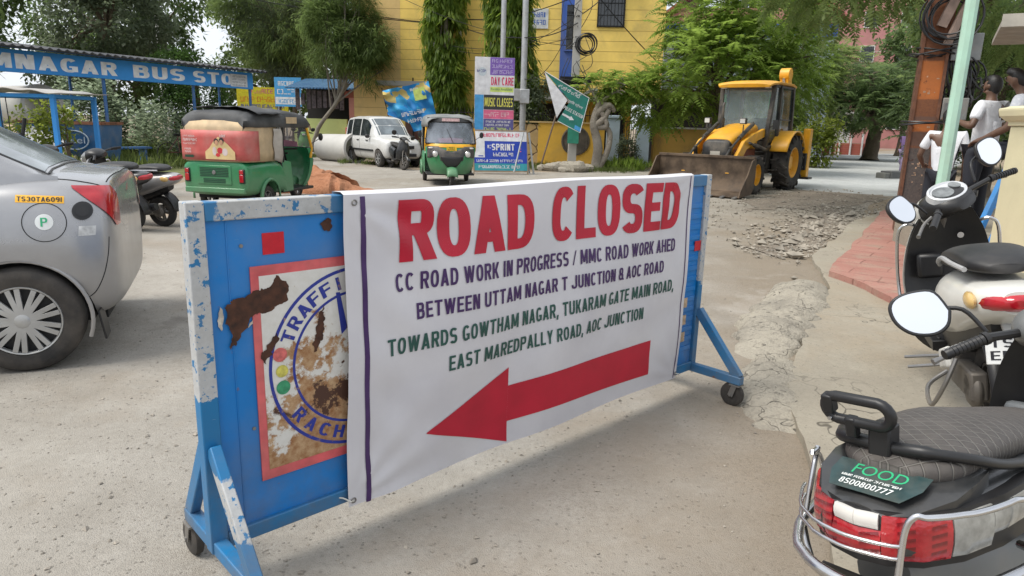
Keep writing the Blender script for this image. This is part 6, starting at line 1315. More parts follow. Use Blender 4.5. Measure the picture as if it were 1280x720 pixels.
mb = MB(); mb.lathe([(.06, 0), (.06, .0015)], (-.64, -.005, .95), (0, -1, 0), 16); mb.prism([(-.76, .58), (-.52, .58), (-.52, .85), (-.58, .90), (-.70, .90), (-.76, .85)], (0, -.0048, 0), (1, 0, 0), (0, 0, 1), .0012); mb.build('figure', pm('figure_white', (.66, .67, .68), .5), b, smooth=0)
words(b, [('SPRINT', -.28, .74, .72, .20)], SW, bold=.05); small_print(b, [(-.41, .80, .11, .10), (-.24, .56, .66, .11), (-.76, .38, 1.45, .08), (-.70, .19, 1.3, .09)], SW); small_print(b, [(.55, .70, .16, .18)], SPK)
f = MB(); f.bx(-.86, -.832, -.01, .05, 0, 1.36); f.bx(.832, .86, -.01, .05, 0, 1.36); f.bx(-.83, .83, -.008, .048, 1.322, 1.36); f.bx(-.83, .83, -.008, .048, .085, .118); f.build('frame', pm('weathered_wood', (.28, .21, .14), .8, dirt=.3), SP)
mb = MB(); mb.bar((.72, -.05, 1.3), (.30, -.42, .02), .035); mb.bar((.72, .06, 1.36), (1.05, .55, .12), .04); mb.bar((-.72, .06, 1.36), (-.9, .55, .12), .04); mb.bar((.9, -.02, 1.3), (1.06, .1, .03), .05); mb.build('stand', pm('stand_grey', (.30, .32, .33), .5, dirt=.3), SP)
GS = thing('road_sign', 'bent green and white police station sign on a leaning post', 'road sign', (.83, 24.3, 0), R(4), sc=.86); A = Vector((.60, 0, 0)); mb = MB(); mb.tube([(0, .02, -.05), (.42, .02, 1.5), (.58, .02, 2.1), (1.02, .01, 2.75), (.05, .0, 3.72)], .032, 8); mb.build('post', pm('rusty_pole', (.12, .08, .06), .7, dirt=.3), GS, smooth=20)
g = [(.10, 3.76), (1.86, 2.83), (1.56, 1.52), (.66, 1.95), (1.13, 2.70)]
gm = MB(); gm.prism([(x, z) for x, z in g], (0, -.02, 0), (1, 0, 0), (0, 0, 1), .012); gp = gm.build('green_panel', SGN, GS); gm = MB(); gm.prism([(.08, 3.76), (1.02, 2.74), (.62, 2.05)], (0, -.035, 0), (1, 0, 0), (0, 0, 1), .012); gm.build('white_panel', SW, GS); gm = MB(); gm.tube([(.10, -.036, 3.78), (1.87, -.036, 2.84), (1.57, -.036, 1.50), (.66, -.036, 1.93)], .016, 6); gm.build('white_edge', SW, GS, smooth=0)
tg = Vector((.90, 0, -.44)).normalized(); tu = Vector((.44, 0, .90)).normalized(); gm = MB()
for s_, x, z, w_, h in (('తుకారాంగేట్', .62, 3.23, .98, .17), ('पुलिस स्टेशन', 1.0, 2.66, .66, .15), ('POLICE STATION', .86, 2.42, .85, .13)): lettering(gm, s_, (x, -.037, z), tg, tu, w_, h, .02, .002); gm.build('lettering', SW, gp, smooth=0); gm = MB()
gm.prism([(a, b) for a, b in ((0, .05), (.34, .05), (.34, 0), (.52, .09), (.34, .18), (.34, .13), (0, .13))], (.80, -.037, 2.13), tg, tu, .002); gm.build('arrow', SW, gp, smooth=0)
mb = MB(); mb.prism([(1.36, 1.80), (1.62, 1.68), (1.57, 1.53), (1.33, 1.65)], (0, -.035, 0), (1, 0, 0), (0, 0, 1), .002); mb.build('blue_badge', SLB, gp)
# crumpled blue banner by the house front
def cloth(name, par, w_, h, mat, z, seed, amp=.1, nx=24, ny=16, top=None):
    mb = MB(); rows = []
    for j in range(ny + 1):
        row = []
        for i in range(nx + 1):
            x, zz = (i / nx - .5) * w_, j / ny * h; zt = zz * (top(i / nx) if top else 1); row.append(Vector((x, amp * mnoise.noise(Vector((x * 1.7, zz * 1.7, seed))) + amp * .4 * math.sin(x * 6 + zz * 3), z + h - (h - zz) * (top(i / nx) if top else 1))))
        rows.append(row)
    mb.loft(rows, closed=False, caps=False); return mb.build(name, mat, par, smooth=60)
def printed(name, cols, sc):
    t = NT(name); v = t.n('ShaderNodeTexVoronoi'); v.inputs['Scale'].default_value = sc; t.l(t.coord(), v.inputs['Vector']); bw = t.n('ShaderNodeSeparateColor'); t.l(v.outputs['Color'], bw.inputs[0]); r = t.n('ShaderNodeValToRGB'); r.color_ramp.interpolation = 'CONSTANT'
    while len(r.color_ramp.elements) < len(cols): r.color_ramp.elements.new(.5)
    for i, c in enumerate(cols): r.color_ramp.elements[i].position = i / len(cols); r.color_ramp.elements[i].color = (*c, 1)
    t.l(bw.outputs[0], r.inputs[0]); t.set(col=r.outputs[0], rough=.5); return t.m
CB = thing('hanging_banner', 'crumpled blue printed banner drooping before the yellow house', 'banner', (-4.0, 29.6, .45), 0, rot=(0, R(-13), R(6)), sc=.74); o = cloth('sheet', CB, 2.6, 2.5, printed('banner_print', [(.02, .22, .55), (.03, .30, .62), (.02, .2, .5), (.55, .42, .14), (.05, .35, .62)], 2.4), .95, 4, .34, top=lambda u: .35 + .65 * (1 - abs(u - .72)) if u < .45 else 1)
small_print(CB, [(-.55, 1.85, 1.25, .22), (-.3, 1.45, .8, .2)], SW, -.22); small_print(CB, [(.2, 3.1, .5, .14)], SW, -.2); flat(CB, 'leaf_logo', SLIM, .35, 1.0, 2.55, 3.2, -.2)
for x in (-1.3, 1.28): MB().tube([(x, .1, -.75), (x, .1, 3.6)], .03, 6).build('post', DARK, CB)
YB = thing('hoarding', 'wide yellow and orange shop hoarding beyond the rickshaw', 'hoarding', (-15.4, 43.5, .8), R(-3), sc=.56); b = board(YB, 'panel', 5.6, 2.9, pm('hoarding_yellow', (.72, .62, .03), .5), 1.6, .1); small_print(b, [(-1.2, 3.85, 2.6, .45)], SPK); small_print(b, [(-2.4, 2.95, 4.6, .55)], pm('sign_orange', (.72, .26, .03), .5)); small_print(b, [(-2.4, 2.35, 4.8, .35)], SBL); flat(b, 'blue_band', SLB, -2.78, 2.78, 1.62, 1.9)
for x in (-2.5, 2.5): obox(YB, 'post', GALV, x - .06, x + .06, .11, .22, -1.42, 4.5)
BS = thing('signboard', 'small light blue board above the dark shops', 'signboard', (-11.6, 36.5, .95), R(-3), sc=.55); b = board(BS, 'panel', 2.5, 2.6, SLB, 2.1, .08); small_print(b, [(-.9, 3.95, 1.5, .4), (-1.0, 3.2, 2.0, .45)], SW); flat(b, 'white_band', SW, -1.2, 1.2, 2.3, 2.95); small_print(b, [(-.9, 2.4, 1.7, .35)], SLB)
for x in (-1, 1): obox(BS, 'post', GALV, x - .05, x + .05, .09, .18, -1.72, 4.4)
# shop row with a blue tin roof
SH = thing('shop', 'dark shop with a blue tin roof and pale green front wall', 'shop', (-10.6, 34.6, 0), R(-4)); TIN = NT('blue_tin'); sx = TIN.sep(); TIN.set(col=TIN.mix(TIN.ramp(TIN.noise(3, 6), .35, .7), (.035, .11, .24), (.07, .17, .30)), rough=.5); TIN.bump(TIN.math('SINE', TIN.math('MULTIPLY', sx[0], 40.)), .8, .03); TIN = TIN.m
mb = MB(); mb.prism([(-.9, 2.95), (1.9, 3.5), (1.9, 3.44), (-.9, 2.89)], (-.2, 0, 0), (0, 1, 0), (0, 0, 1), 5.6); mb.build('roof', TIN, SH, smooth=0); obox(SH, 'front_wall', plaster('pale_green_wall', (.50, .56, .22)), -.1, 2.5, -.2, 0, 0, 1.55); obox(SH, 'back_wall', DKIN, -.1, 5.3, 1.7, 1.85, 0, 3.3); obox(SH, 'pillar', plaster('pink_pillar', (.48, .22, .20)), 2.6, 3.0, -.1, .1, 0, 3.0); obox(SH, 'lintel', plaster('dull_red_lintel', (.30, .09, .07)), 2.4, 5.4, -.15, -.05, 2.55, 2.85); obox(SH, 'side_wall', DKIN, 5.3, 5.45, 0, 1.8, 0, 3.1); obox(SH, 'counter', pm('counter_blue', (.10, .20, .33), .5), 3.6, 5.0, -.4, 0, .1, .9)
mb = MB(); rn = random.Random(2)
for k in range(9): x = .1 + k * .27; mb.box((x, -.1, 2.45), (.2, .08, rn.uniform(.5, 1.0)), (0, 0, rn.uniform(-.3, .3)))
mb.build('hanging_goods', pm('hanging_cloth', (.10, .08, .09), .8, var=.7, scale=8), SH)
# ================================================================== foliage
def leafmat(name, a, b, trans=.62, rough=.5, vein=None):
    t = NT(name); g = t.n('ShaderNodeNewGeometry'); rnd = g.outputs['Random Per Island']; n = t.noise(.9, 4, .6); n2 = t.noise(4, 3)
    c = t.mix(rnd, a, b); c = t.mix(t.ramp(n, .35, .68), tuple(k * .62 for k in a), c); c = t.mix(t.ramp(n2, .55, .75, 0, .35), c, tuple(min(1, k * 1.5) for k in b))
    t.set(col=c, rough=rough, spec=.3); tr = t.n('ShaderNodeBsdfTranslucent'); t.l(t.mix(.5, c, tuple(min(1, k * 1.6) for k in b)), tr.inputs[0]); mx_ = t.n('ShaderNodeMixShader'); mx_.inputs[0].default_value = trans
    out = t.t.nodes['Material Output']; t.l(t.b.outputs[0], mx_.inputs[1]); t.l(tr.outputs[0], mx_.inputs[2]); t.l(mx_.outputs[0], out.inputs[0]); return t.m
BARK = ground_mat('bark', (.11, .085, .06), (.19, .15, .11), (.07, .055, .04), gscale=14, gstr=1.); BARKG = ground_mat('grey_bark', (.20, .175, .145), (.30, .27, .225), (.12, .10, .085), gscale=16, gstr=1.)
def rotz(a): c, s = np.cos(a), np.sin(a); z = np.zeros_like(a); o = np.ones_like(a); return np.stack([np.stack([c, -s, z], -1), np.stack([s, c, z], -1), np.stack([z, z, o], -1)], -2)
def leaf_quad(p, d, l, w_, droop=0.):
    """a folded four-cornered leaf from p along d"""
    p, d = np.array(p, float), np.array(d, float); d /= np.linalg.norm(d); s_ = np.cross(d, (0, 0, 1)); nrm_ = np.linalg.norm(s_); s_ = s_ / nrm_ if nrm_ > .05 else np.array((1., 0, 0)); e = p + d * l - np.array((0, 0, droop * l)); m_ = p + d * l * .45
    return [p, m_ + s_ * w_ - np.array((0, 0, w_ * .3)), e, m_ - s_ * w_ - np.array((0, 0, w_ * .3))]
def tmpl(kind, seed):
    r = np.random.default_rng(seed); Q = []
    if kind == 'frond':          # one pinnate leaf along +x, arching down
        n = 9
        for i in range(n):
            f = (i + .6) / n; c = np.array((f, .04 * np.sin(f * 4 + seed), .12 * f - .42 * f * f)); ln = .30 * np.sin(np.pi * min(1, f * .85 + .12)) + .05
            for s_ in (-1, 1): Q.append(leaf_quad(c, (.45, s_ * 1., -.25 + r.normal(0, .12)), ln * r.uniform(.85, 1.1), .050, .15))
        Q.append(leaf_quad((1, 0, -.3), (.8, 0, -.6), .2, .05))
    elif kind == 'feather':      # fine hanging needles
        for i in range(22):
            c = r.normal(0, .22, 3); d = np.array((1.0, r.normal(0, .5), r.normal(-.25, .45))); Q.append(leaf_quad(c + (.3, 0, 0), d, r.uniform(.35, .6), .022, .25))
    elif kind == 'hang':         # long narrow leaves hanging down
        for i in range(12):
            c = r.normal(0, .2, 3) + (.2, 0, 0); Q.append(leaf_quad(c, (.35, r.normal(0, .3), -1), r.uniform(.5, .8), .075, 0))
    elif kind == 'big':          # broad pale leaves on an upright shoot
        for i in range(8):
            f = i / 8; a = i * 2.4; Q.append(leaf_quad((0, 0, f * .9), (np.cos(a), np.sin(a), .7 - .3 * (1 - f)), .42, .15, .1))
    elif kind == 'grass':
        for i in range(9): Q.append(leaf_quad(r.normal(0, .15, 3) * (1, 1, 0), (r.normal(0, .35), r.normal(0, .35), 1), r.uniform(.6, 1.1), .035, .1))
    else:                        # leafy twig
        for i in range(11):
            c = r.normal(0, .26, 3) + (.25, 0, 0); Q.append(leaf_quad(c, r.normal(0, .6, 3) + (.6, 0, -.1), r.uniform(.24, .40), .10, .2))
    return np.array(Q)           # (m, 4, 3)
TM = {k: [tmpl(k, s) for s in range(5)] for k in ('frond', 'feather', 'hang', 'big', 'grass', 'twig')}
def foliage(name, kind, P, D, size, mat, par, tilt=.35, jitter=.3):
    """P clump points, D outward directions"""
    vs = []; n = len(P)
    if n == 0: return None
    which = rng.integers(0, 5, n)
    for k in range(5):
        I = np.where(which == k)[0]
        if not len(I): continue
        T_ = TM[kind][k]; yaw = np.arctan2(D[I, 1], D[I, 0]) + rng.normal(0, .6, len(I)); pit = np.clip(np.arcsin(np.clip(D[I, 2], -1, 1)), -1, 1) * tilt + rng.normal(0, jitter, len(I))
        if kind in ('grass', 'big'): yaw = rng.uniform(0, 6.28, len(I)); pit = rng.normal(0, .15, len(I))
        c, s_ = np.cos(pit), np.sin(pit); z = np.zeros_like(c); o = np.ones_like(c)
        Ry = np.stack([np.stack([c, z, -s_], -1), np.stack([z, o, z], -1), np.stack([s_, z, c], -1)], -2); M = rotz(yaw) @ Ry
        sc = size * rng.uniform(.7, 1.3, len(I)); V = np.einsum('nij,mqj->nmqi', M, T_) * sc[:, None, None, None] + P[I][:, None, None, :]; vs.append(V.reshape(-1, 3))
    V = np.concatenate(vs); nq = len(V) // 4; me = bpy.data.meshes.new(name); me.vertices.add(len(V)); me.vertices.foreach_set('co', V.astype(np.float32).ravel()); me.loops.add(nq * 4); me.loops.foreach_set('vertex_index', np.arange(nq * 4, dtype=np.int32)); me.polygons.add(nq); me.polygons.foreach_set('loop_start', np.arange(0, nq * 4, 4, dtype=np.int32)); me.update(); me.validate(); me.materials.append(mat)
    return link(name, me, par, smooth=0)
def crown_points(blobs, n, gap=.0, shell=.5, freq=.7, seed=0):
    """clump points in lumpy ellipsoids, thinned by noise so that the background shows through"""
    vol = np.array([b[3] * b[4] * b[5] for b in blobs]) ** .67; P = []; D = []
    for b, v in zip(blobs, vol / vol.sum()):
        c, r = np.array(b[:3]), np.array(b[3:6]); m_ = int(n * v * 1.8) + 4; d = rng.normal(0, 1, (m_, 3)); d /= np.linalg.norm(d, axis=1)[:, None]; k = rng.random(m_) ** (1 / 3) * (1 - shell) + shell * rng.uniform(.75, 1.05, m_)
        p = c + d * k[:, None] * r
        for q, dd in zip(p, d):
            if mnoise.noise(Vector(q * freq) + Vector((seed, seed * 2, 0))) > gap - .12 + rng.normal(0, .12): P.append(q); D.append(dd)
    P, D = np.array(P), np.array(D); I = rng.permutation(len(P))[:n]; return P[I], D[I]
def tree(name, label, loc, trunk, rad, blobs, kind, n, size, mat, group=None, bark=None, gap=0., limbs=7, tilt=.35, seed=0, shell=.45, cat='tree', freq=.7, twig=.02):
    T = thing(name, label, cat, loc, 0, group); bark = bark or BARK
    mb = MB(); tp = smooth_path(trunk, 14); m_ = len(tp); mb.tube([p + Vector((mnoise.noise(p * 2), mnoise.noise(p * 2 + Vector((5, 0, 0))), 0)) * rad * .35 for p in tp], [rad * (1.25 if i == 0 else 1 - .55 * i / m_) for i in range(m_)], 12)
    P, D = crown_points(blobs, n, gap, shell, freq, seed); rl = random.Random(seed + 3); top = tp[-1]
    for b in blobs:
        c = Vector(b[:3])
        for k in range(max(1, limbs // len(blobs) + 1)):
            st = tp[rl.randint(m_ // 2, m_ - 1)]; e = c + Vector((rl.uniform(-1, 1) * b[3], rl.uniform(-1, 1) * b[4], rl.uniform(-.5, .8) * b[5])) * .75; md = st.lerp(e, .5) + Vector((rl.uniform(-.2, .2), rl.uniform(-.2, .2), .25)) * (e - st).length * .3
            r0_ = rad * rl.uniform(.25, .42); mb.tube(smooth_path([tuple(st), tuple(md), tuple(e)], 9), list(np.linspace(r0_, twig, 9)), 7)
            for q in range(3):
                f = rl.uniform(.4, .95); a = st.lerp(md, f * 2) if f < .5 else md.lerp(e, f * 2 - 1); a2 = a + Vector((rl.uniform(-1, 1), rl.uniform(-1, 1), rl.uniform(-.3, .6))) * b[3] * .35; mb.tube([a, a.lerp(a2, .5) + Vector((0, 0, .05)), a2], [r0_ * .4, r0_ * .3, twig * .7], 5)
    mb.build('trunk', bark, T, smooth=60); foliage('crown', kind, P, D, size, mat, T, tilt); return T
def shrub(name, label, loc, blobs, kind, n, size, mat, group=None, cat='shrub', stems=9, gap=-.2, seed=0):
    T = thing(name, label, cat, loc, 0, group); P, D = crown_points(blobs, n, gap, .2, 1.2, seed); foliage('leaves', kind, P, D, size, mat, T); rl = random.Random(seed); mb = MB()
    for k in range(stems):
        b = blobs[k % len(blobs)]; e = Vector(b[:3]) + Vector((rl.uniform(-.7, .7) * b[3], rl.uniform(-.7, .7) * b[4], rl.uniform(0, .7) * b[5])); st = Vector((b[0] + rl.uniform(-.2, .2), b[1] + rl.uniform(-.2, .2), 0)); mb.tube([st, st.lerp(e, .5) + Vector((rl.uniform(-.1, .1), rl.uniform(-.1, .1), 0)), e], [.025, .018, .006], 5)
    mb.build('stems', BARK, T, smooth=60); return T
LB = leafmat('bright_green_leaf', (.14, .23, .035), (.28, .38, .08)); LM = leafmat('mid_green_leaf', (.14, .21, .07), (.26, .335, .12)); LD = leafmat('dark_green_leaf', (.085, .145, .055), (.17, .235, .09)); LG = leafmat('grey_green_leaf', (.10, .135, .085), (.19, .225, .14)); LW = leafmat('pale_silvery_leaf', (.17, .23, .14), (.34, .40, .27)); LY = leafmat('yellow_green_leaf', (.12, .17, .025), (.24, .28, .05)); LA = leafmat('hanging_leaf', (.10, .18, .03), (.27, .36, .06)); LGR = leafmat('grass_blade', (.07, .11, .025), (.16, .20, .06))
# big feathery tree beside the backhoe
tree('flame_tree', 'big bright feathery tree spreading behind the yellow backhoe', (7.6, 26.6, 0), [(0, 0, 0), (-.1, -.1, 1.3), (-.3, -.3, 2.8), (-.5, -.4, 4.0)], .20, [(-.8, -1.2, 3.6, 2.3, 2.0, 1.7), (-2.4, -.8, 2.6, 1.4, 1.5, 1.0), (.5, -1.2, 5.2, 2.2, 1.9, 1.5), (1.6, -.6, 3.8, 1.9, 1.7, 1.7), (-1.0, -.4, 5.4, 1.7, 1.7, 1.2)], 'frond', 2700, .62, LB, gap=-.02, seed=1, limbs=14, tilt=.5)
tree('flame_tree', 'lighter green feathery tree further back at the right of the backhoe', (13.2, 34.5, 0), [(0, 0, 0), (.1, 0, 1.5), (0, -.2, 3.2), (-.1, 0, 4.5)], .18, [(0, 0, 3.6, 2.0, 1.9, 1.7), (-1.2, -.4, 1.9, 1.3, 1.2, 1.5), (.9, .2, 5.4, 1.8, 1.6, 1.5), (-.9, 0, 5.6, 1.7, 1.5, 1.3)], 'frond', 1500, .62, leafmat('light_green_leaf', (.14, .21, .055), (.26, .33, .10)), seed=2, limbs=10, tilt=.5)
# tree over the right-hand pavement: its branches hang into the top of the frame
tree('neem_tree', 'shady tree on the right pavement whose drooping branches hang into the top of the frame', (8.6, 14.9, 0), [(0, 0, 0), (0, 0, 1.8), (-.1, -.2, 3.6), (-.9, -.9, 5.4)], .2, [(-3.6, -2.3, 4.9, 2.4, 2.0, 1.05), (-1.5, -1.2, 5.3, 2.4, 2.2, 1.4), (-3.0, -2.4, 4.1, 1.5, 1.4, .75), (1.2, -1.4, 4.4, 2.0, 2.0, 1.7), (-2.4, .4, 6.2, 3.2, 2.6, 1.3)], 'frond', 2600, .46, LM, gap=-.02, seed=3, limbs=18, tilt=.7)
tree('neem_tree', 'dark leafy tree standing behind the three men at the far right', (11.6, 17.5, 0), [(0, 0, 0), (0, 0, 1.6), (.1, .1, 3.2), (.2, 0, 4.6)], .22, [(-.4, -.4, 2.9, 2.0, 1.6, 1.5), (.3, 0, 4.8, 2.4, 2.0, 1.5), (1.8, -.6, 3.2, 1.8, 1.6, 1.6), (-1.2, 0, 1.9, 1.1, 1.1, .9)], 'frond', 1700, .5, LD, gap=-.15, seed=4, limbs=10, tilt=.6)
tree('shade_tree', 'round dark tree with a thick trunk at the end of the road', (20.7, 41.5, 0), [(0, 0, 0), (.1, 0, 1.2), (0, 0, 2.4), (-.2, 0, 3.6)], .46, [(-.7, -.6, 2.9, 2.5, 2.0, 1.1), (1.2, -.4, 3.4, 2.0, 1.8, 1.2), (-.6, 0, 4.3, 2.3, 2.0, 1.1)], 'frond', 1300, .8, LD, gap=-.2, seed=5, limbs=10)
tree('shade_tree', 'leaning slim tree left of the thick trunk at the end of the road', (19.2, 47, 0), [(0, 0, 0), (.7, 0, 1.2), (1.4, 0, 2.8), (1.8, 0, 4.6)], .16, [(1.6, 0, 5.4, 2.4, 1.8, 1.5), (-.4, 0, 6.2, 2.0, 1.8, 1.4)], 'frond', 700, .8, LM, seed=6, limbs=6)
# hanging ashoka columns before the yellow house
def ashoka(label, x, y, blobs, seed, n=900): return tree('ashoka_tree', label, (x, y, 0), [(0, 0, 0), (0, 0, 3), (0, 0, 6), (0, 0, 8.8)], .13, blobs, 'hang', n, .52, LA, 'drooping ashoka trees before the yellow house', BARKG, gap=-.12, limbs=6, seed=seed, shell=.7, freq=1.2)
ashoka('drooping ashoka tree behind the thin lamp post', -3.1, 31.3, [(-.05, 0, 7.4, .85, .8, 1.8), (-.1, 0, 5.2, .78, .8, 1.9), (.1, 0, 3.0, .68, .7, 1.9), (.3, 0, 1.6, .5, .6, 1.1)], 11, 1150)
ashoka('drooping ashoka tree behind the two steel poles of the day care board', -.45, 28.6, [(0, 0, 7.0, 1.0, .8, 1.8), (.1, 0, 5.0, .8, .7, 1.6), (.55, 0, 3.3, .55, .6, 1.5), (.8, 0, 2.0, .45, .5, 1.0)], 12, 1000)
# feathery leaning tree by the pipe
tree('feathery_tree', 'soft feathery tree leaning over the pale hatchback', (-9.3, 32.2, 0), [(0, 0, 0), (.5, -.3, 1.2), (1.5, -.7, 2.4), (2.1, -1.0, 3.6)], .11, [(2.2, -1.0, 4.5, 1.0, 1.0, 1.1), (1.3, -.8, 5.5, 1.0, 1.0, .9), (2.9, -1.0, 3.7, .8, .8, .7), (3.2, -1.1, 4.7, .6, .7, .6), (1.9, -.8, 6.6, 1.0, 1.0, .9), (1.2, -1.0, 4.1, .6, .7, .5), (2.6, -.9, 5.8, .6, .6, .6)], 'feather', 1250, .66, leafmat('dusty_feather_leaf', (.11, .165, .055), (.20, .27, .09)), gap=.06, bark=BARKG, seed=7, limbs=14, freq=1.3)
# gnarled tree by the green sign
T = tree('gnarled_tree', 'gnarled grey trunk with a small feathery crown right of the green sign', (2.85, 25.0, 0), [(0, 0, 0), (.05, 0, .8), (-.15, 0, 1.6), (.0, 0, 2.3)], .20, [(.1, .7, 2.85, 1.0, .6, .45), (1.0, .4, 2.9, .9, .7, .5)], 'frond', 330, .55, LB, bark=BARKG, seed=8, limbs=6, gap=-.3)
mb = MB()
for P_ in ([(.08, 0, 0), (.38, -.05, .7), (.42, 0, 1.35), (.05, 0, 1.6)], [(-.2, 0, 1.5), (.15, -.1, 1.75), (.35, -.05, 2.15), (.1, 0, 2.3)], [(.0, 0, 1.5), (.3, -.1, 1.55), (.1, -.1, 2.0)], [(-.1, 0, 1.9), (.3, -.1, 2.25), (.55, 0, 2.05)]): mb.tube(smooth_path(P_, 12), list(np.linspace(.12, .08, 12)), 9)
mb.build('branch', BARKG, T, smooth=60)
# the wood behind the bus stop: trees one can tell apart
WOOD = [((-27, 31, 0), .55, [(0, 0, 6.6, 4.6, 3.2, 2.6), (-1, -1, 3.9, 3.2, 2.4, 1.5), (2.5, 0, 8.5, 3.4, 2.6, 2.2)], 'twig', 1700, .95, LM, 'broad dark tree with a thick brown trunk behind the left end of the bus stop'),
    ((-21.5, 38, 0), .3, [(0, 0, 6.0, 3.4, 2.4, 2.0), (.5, 0, 9.0, 3.4, 2.4, 2.2), (-1.5, -.5, 3.6, 2.4, 2.0, 1.4)], 'twig', 1200, .9, LG, 'greyish tree rising behind the middle of the bus stop'),
    ((-16.6, 37, 0), .22, [(0, 0, 2.2, 2.0, 1.6, 1.5), (-.6, 0, 3.6, 1.5, 1.4, 1.2)], 'twig', 900, .55, leafmat('mango_leaf', (.035, .085, .02), (.085, .15, .04)), 'rounded mango tree under the bus stop board'),
    ((-15.5, 47, 0), .22, [(0, 0, 6.2, 2.8, 2.2, 1.9), (1.2, 0, 9.0, 3.0, 2.2, 2.0), (-2.0, 0, 8.2, 2.0, 1.8, 1.4)], 'twig', 850, .95, LM, 'slender tree with sky gaps behind the S of the bus stop'),
    ((-12.0, 38.5, 0), .15, [(0, 0, 5.6, 2.2, 1.8, 1.3), (-1.2, 0, 7.6, 2.6, 2.0, 1.7), (1.4, 0, 8.4, 2.2, 1.8, 1.6)], 'feather', 1200, 1.0, LM, 'feathery tree on twin thin trunks beyond the yellow hoarding'),
    ((-13.0, 39.0, 0), .14, [(0, 0, 6.6, 2.4, 1.8, 1.5), (.4, 0, 4.4, 1.4, 1.2, .8)], 'feather', 700, 1.0, LG, 'thin second trunk beside the feathery tree'),
    ((-36, 44, 0), .4, [(0, 0, 6, 5, 3.5, 3.2), (3, 0, 10, 4.4, 3, 3), (-3, 0, 9.5, 4, 3, 3)], 'twig', 1500, 1.3, LD, 'dark tree at the far left edge behind the bus stop'),
    ((-29, 55, 0), .4, [(0, 0, 5.5, 5, 3.5, 3.4), (2, 0, 10.5, 4.5, 3.2, 3), (-4, 0, 8, 3.6, 3, 3)], 'twig', 1400, 1.4, LD, 'deep green tree standing furthest back behind the bus stop'),
    ((-20.5, 60, 0), .35, [(0, 0, 4.5, 4.5, 3.2, 3), (1, 0, 8.5, 3.6, 3, 2.4)], 'twig', 1000, 1.4, LM, 'far tree filling the gap left of the yellow hoarding'),
    ((-11.5, 54, 0), .35, [(0, 0, 5.5, 4.0, 3.2, 3), (1, 0, 10, 3.6, 3, 2.6)], 'twig', 900, 1.4, LD, 'far dark tree above the blue tin shop roof')]
for loc, r_, bl, kd, n_, sz, m_, lab in WOOD: tree('tree', lab, loc, [(0, 0, 0), (.1, 0, 2), (0, .1, 4), (.1, 0, bl[0][2])], r_, bl, kd, int(n_ * (1.25 if kd == 'twig' else .8)), sz * .8, m_, 'trees behind the bus stop', gap=.07, seed=int(-loc[0]), limbs=9)
for loc, r_, bl, n_, sz, m_, lab in (((15.5, 46, 0), .25, [(0, 0, 4.5, 3.6, 2.6, 2.6), (.5, 0, 8, 3.2, 2.4, 2)], 900, 1.0, LM, 'bushy tree between the backhoe and the far pink building'), ((27.5, 51, 0), .3, [(0, 0, 4.5, 3.2, 2.6, 2.2), (1.0, 0, 7.5, 3, 2.4, 1.8)], 800, 1.0, LD, 'tree standing before the white walled building'), ((18, 27.5, 0), .25, [(0, 0, 3.6, 2.6, 2.2, 2.0), (-.5, 0, 6.2, 2.8, 2.2, 1.8)], 1200, .75, LM, 'bushy tree just right of the rusty pole'), ((22, 33, 0), .25, [(0, 0, 3.4, 3.4, 2.4, 2.8), (-.5, 0, 7.2, 3.2, 2.4, 2.0)], 1100, .9, LD, 'dark tree behind the green pole')): tree('tree', lab, loc, [(0, 0, 0), (.1, 0, 1.5), (0, .1, 3), (.1, 0, bl[0][2])], r_, bl, 'twig', n_, sz, m_, 'trees down the road', seed=int(loc[0]), limbs=8)
# shrubs and weeds
shrub('shrub', 'large silvery leaved shrub behind the blue dumpster', (-15.7, 25.6, 0), [(0, 0, 1.2, 1.7, 1.3, 1.0), (1.5, .6, 1.0, 1.4, 1.1, .9), (.3, .2, 2.1, 1.0, .9, .8), (-1.6, -.3, 1.1, 1.2, 1.0, .9)], 'big', 620, .46, LW, stems=20, seed=1)
shrub('shrub', 'silvery shrub sprawling at the right of the blue dumpster', (-12.1, 24.6, 0), [(0, 0, .8, 1.4, 1.0, .8), (.9, .4, .5, 1.0, .9, .5)], 'big', 240, .38, LW, stems=12, seed=2)
shrub('shrub', 'yellow green climbing shrub under the left market canopy', (-9.6, 14.2, 0), [(0, 0, .8, .5, .5, .8), (.35, .1, 1.35, .25, .3, .4), (-.3, 0, .5, .5, .5, .5)], 'twig', 330, .30, LY, stems=8, seed=3)
shrub('shrub', 'leafy shrub on the wall behind the green sign', (.55, 28.2, 0), [(0, 0, 2.0, .6, .5, .9), (.2, 0, 2.9, .4, .4, .5)], 'twig', 260, .4, LG, stems=6, seed=4)
shrub('shrub', 'small shrub in front of the gate between the blue pillars', (4.4, 27.7, 0), [(0, 0, .65, .32, .3, .65)], 'twig', 160, .28, LG, stems=6, seed=5)
shrub('shrub', 'low green weeds at the foot of the gnarled trunk', (3.9, 25.2, 0), [(0, 0, .12, .9, .6, .2)], 'grass', 160, .3, LB, stems=3, seed=6)
shrub('shrub', 'green potted shrub in the long red planter', (21.2, 50, .8), [(0, 0, .7, .9, .5, .7)], 'twig', 200, .45, LM, stems=6, seed=7)
shrub('shrub', 'green shrub on the roadside behind the backhoe', (13.0, 31.2, 0), [(0, 0, .9, .9, .8, 1.0), (.6, .4, 1.6, .6, .6, .6)], 'twig', 320, .45, LY, stems=8, seed=8)
shrub('shrub', 'dry pale weeds in front of the hatchback bumper', (-2.9, 24.4, 0), [(0, 0, .5, .3, .3, .6)], 'twig', 80, .3, LG, stems=6, seed=9)
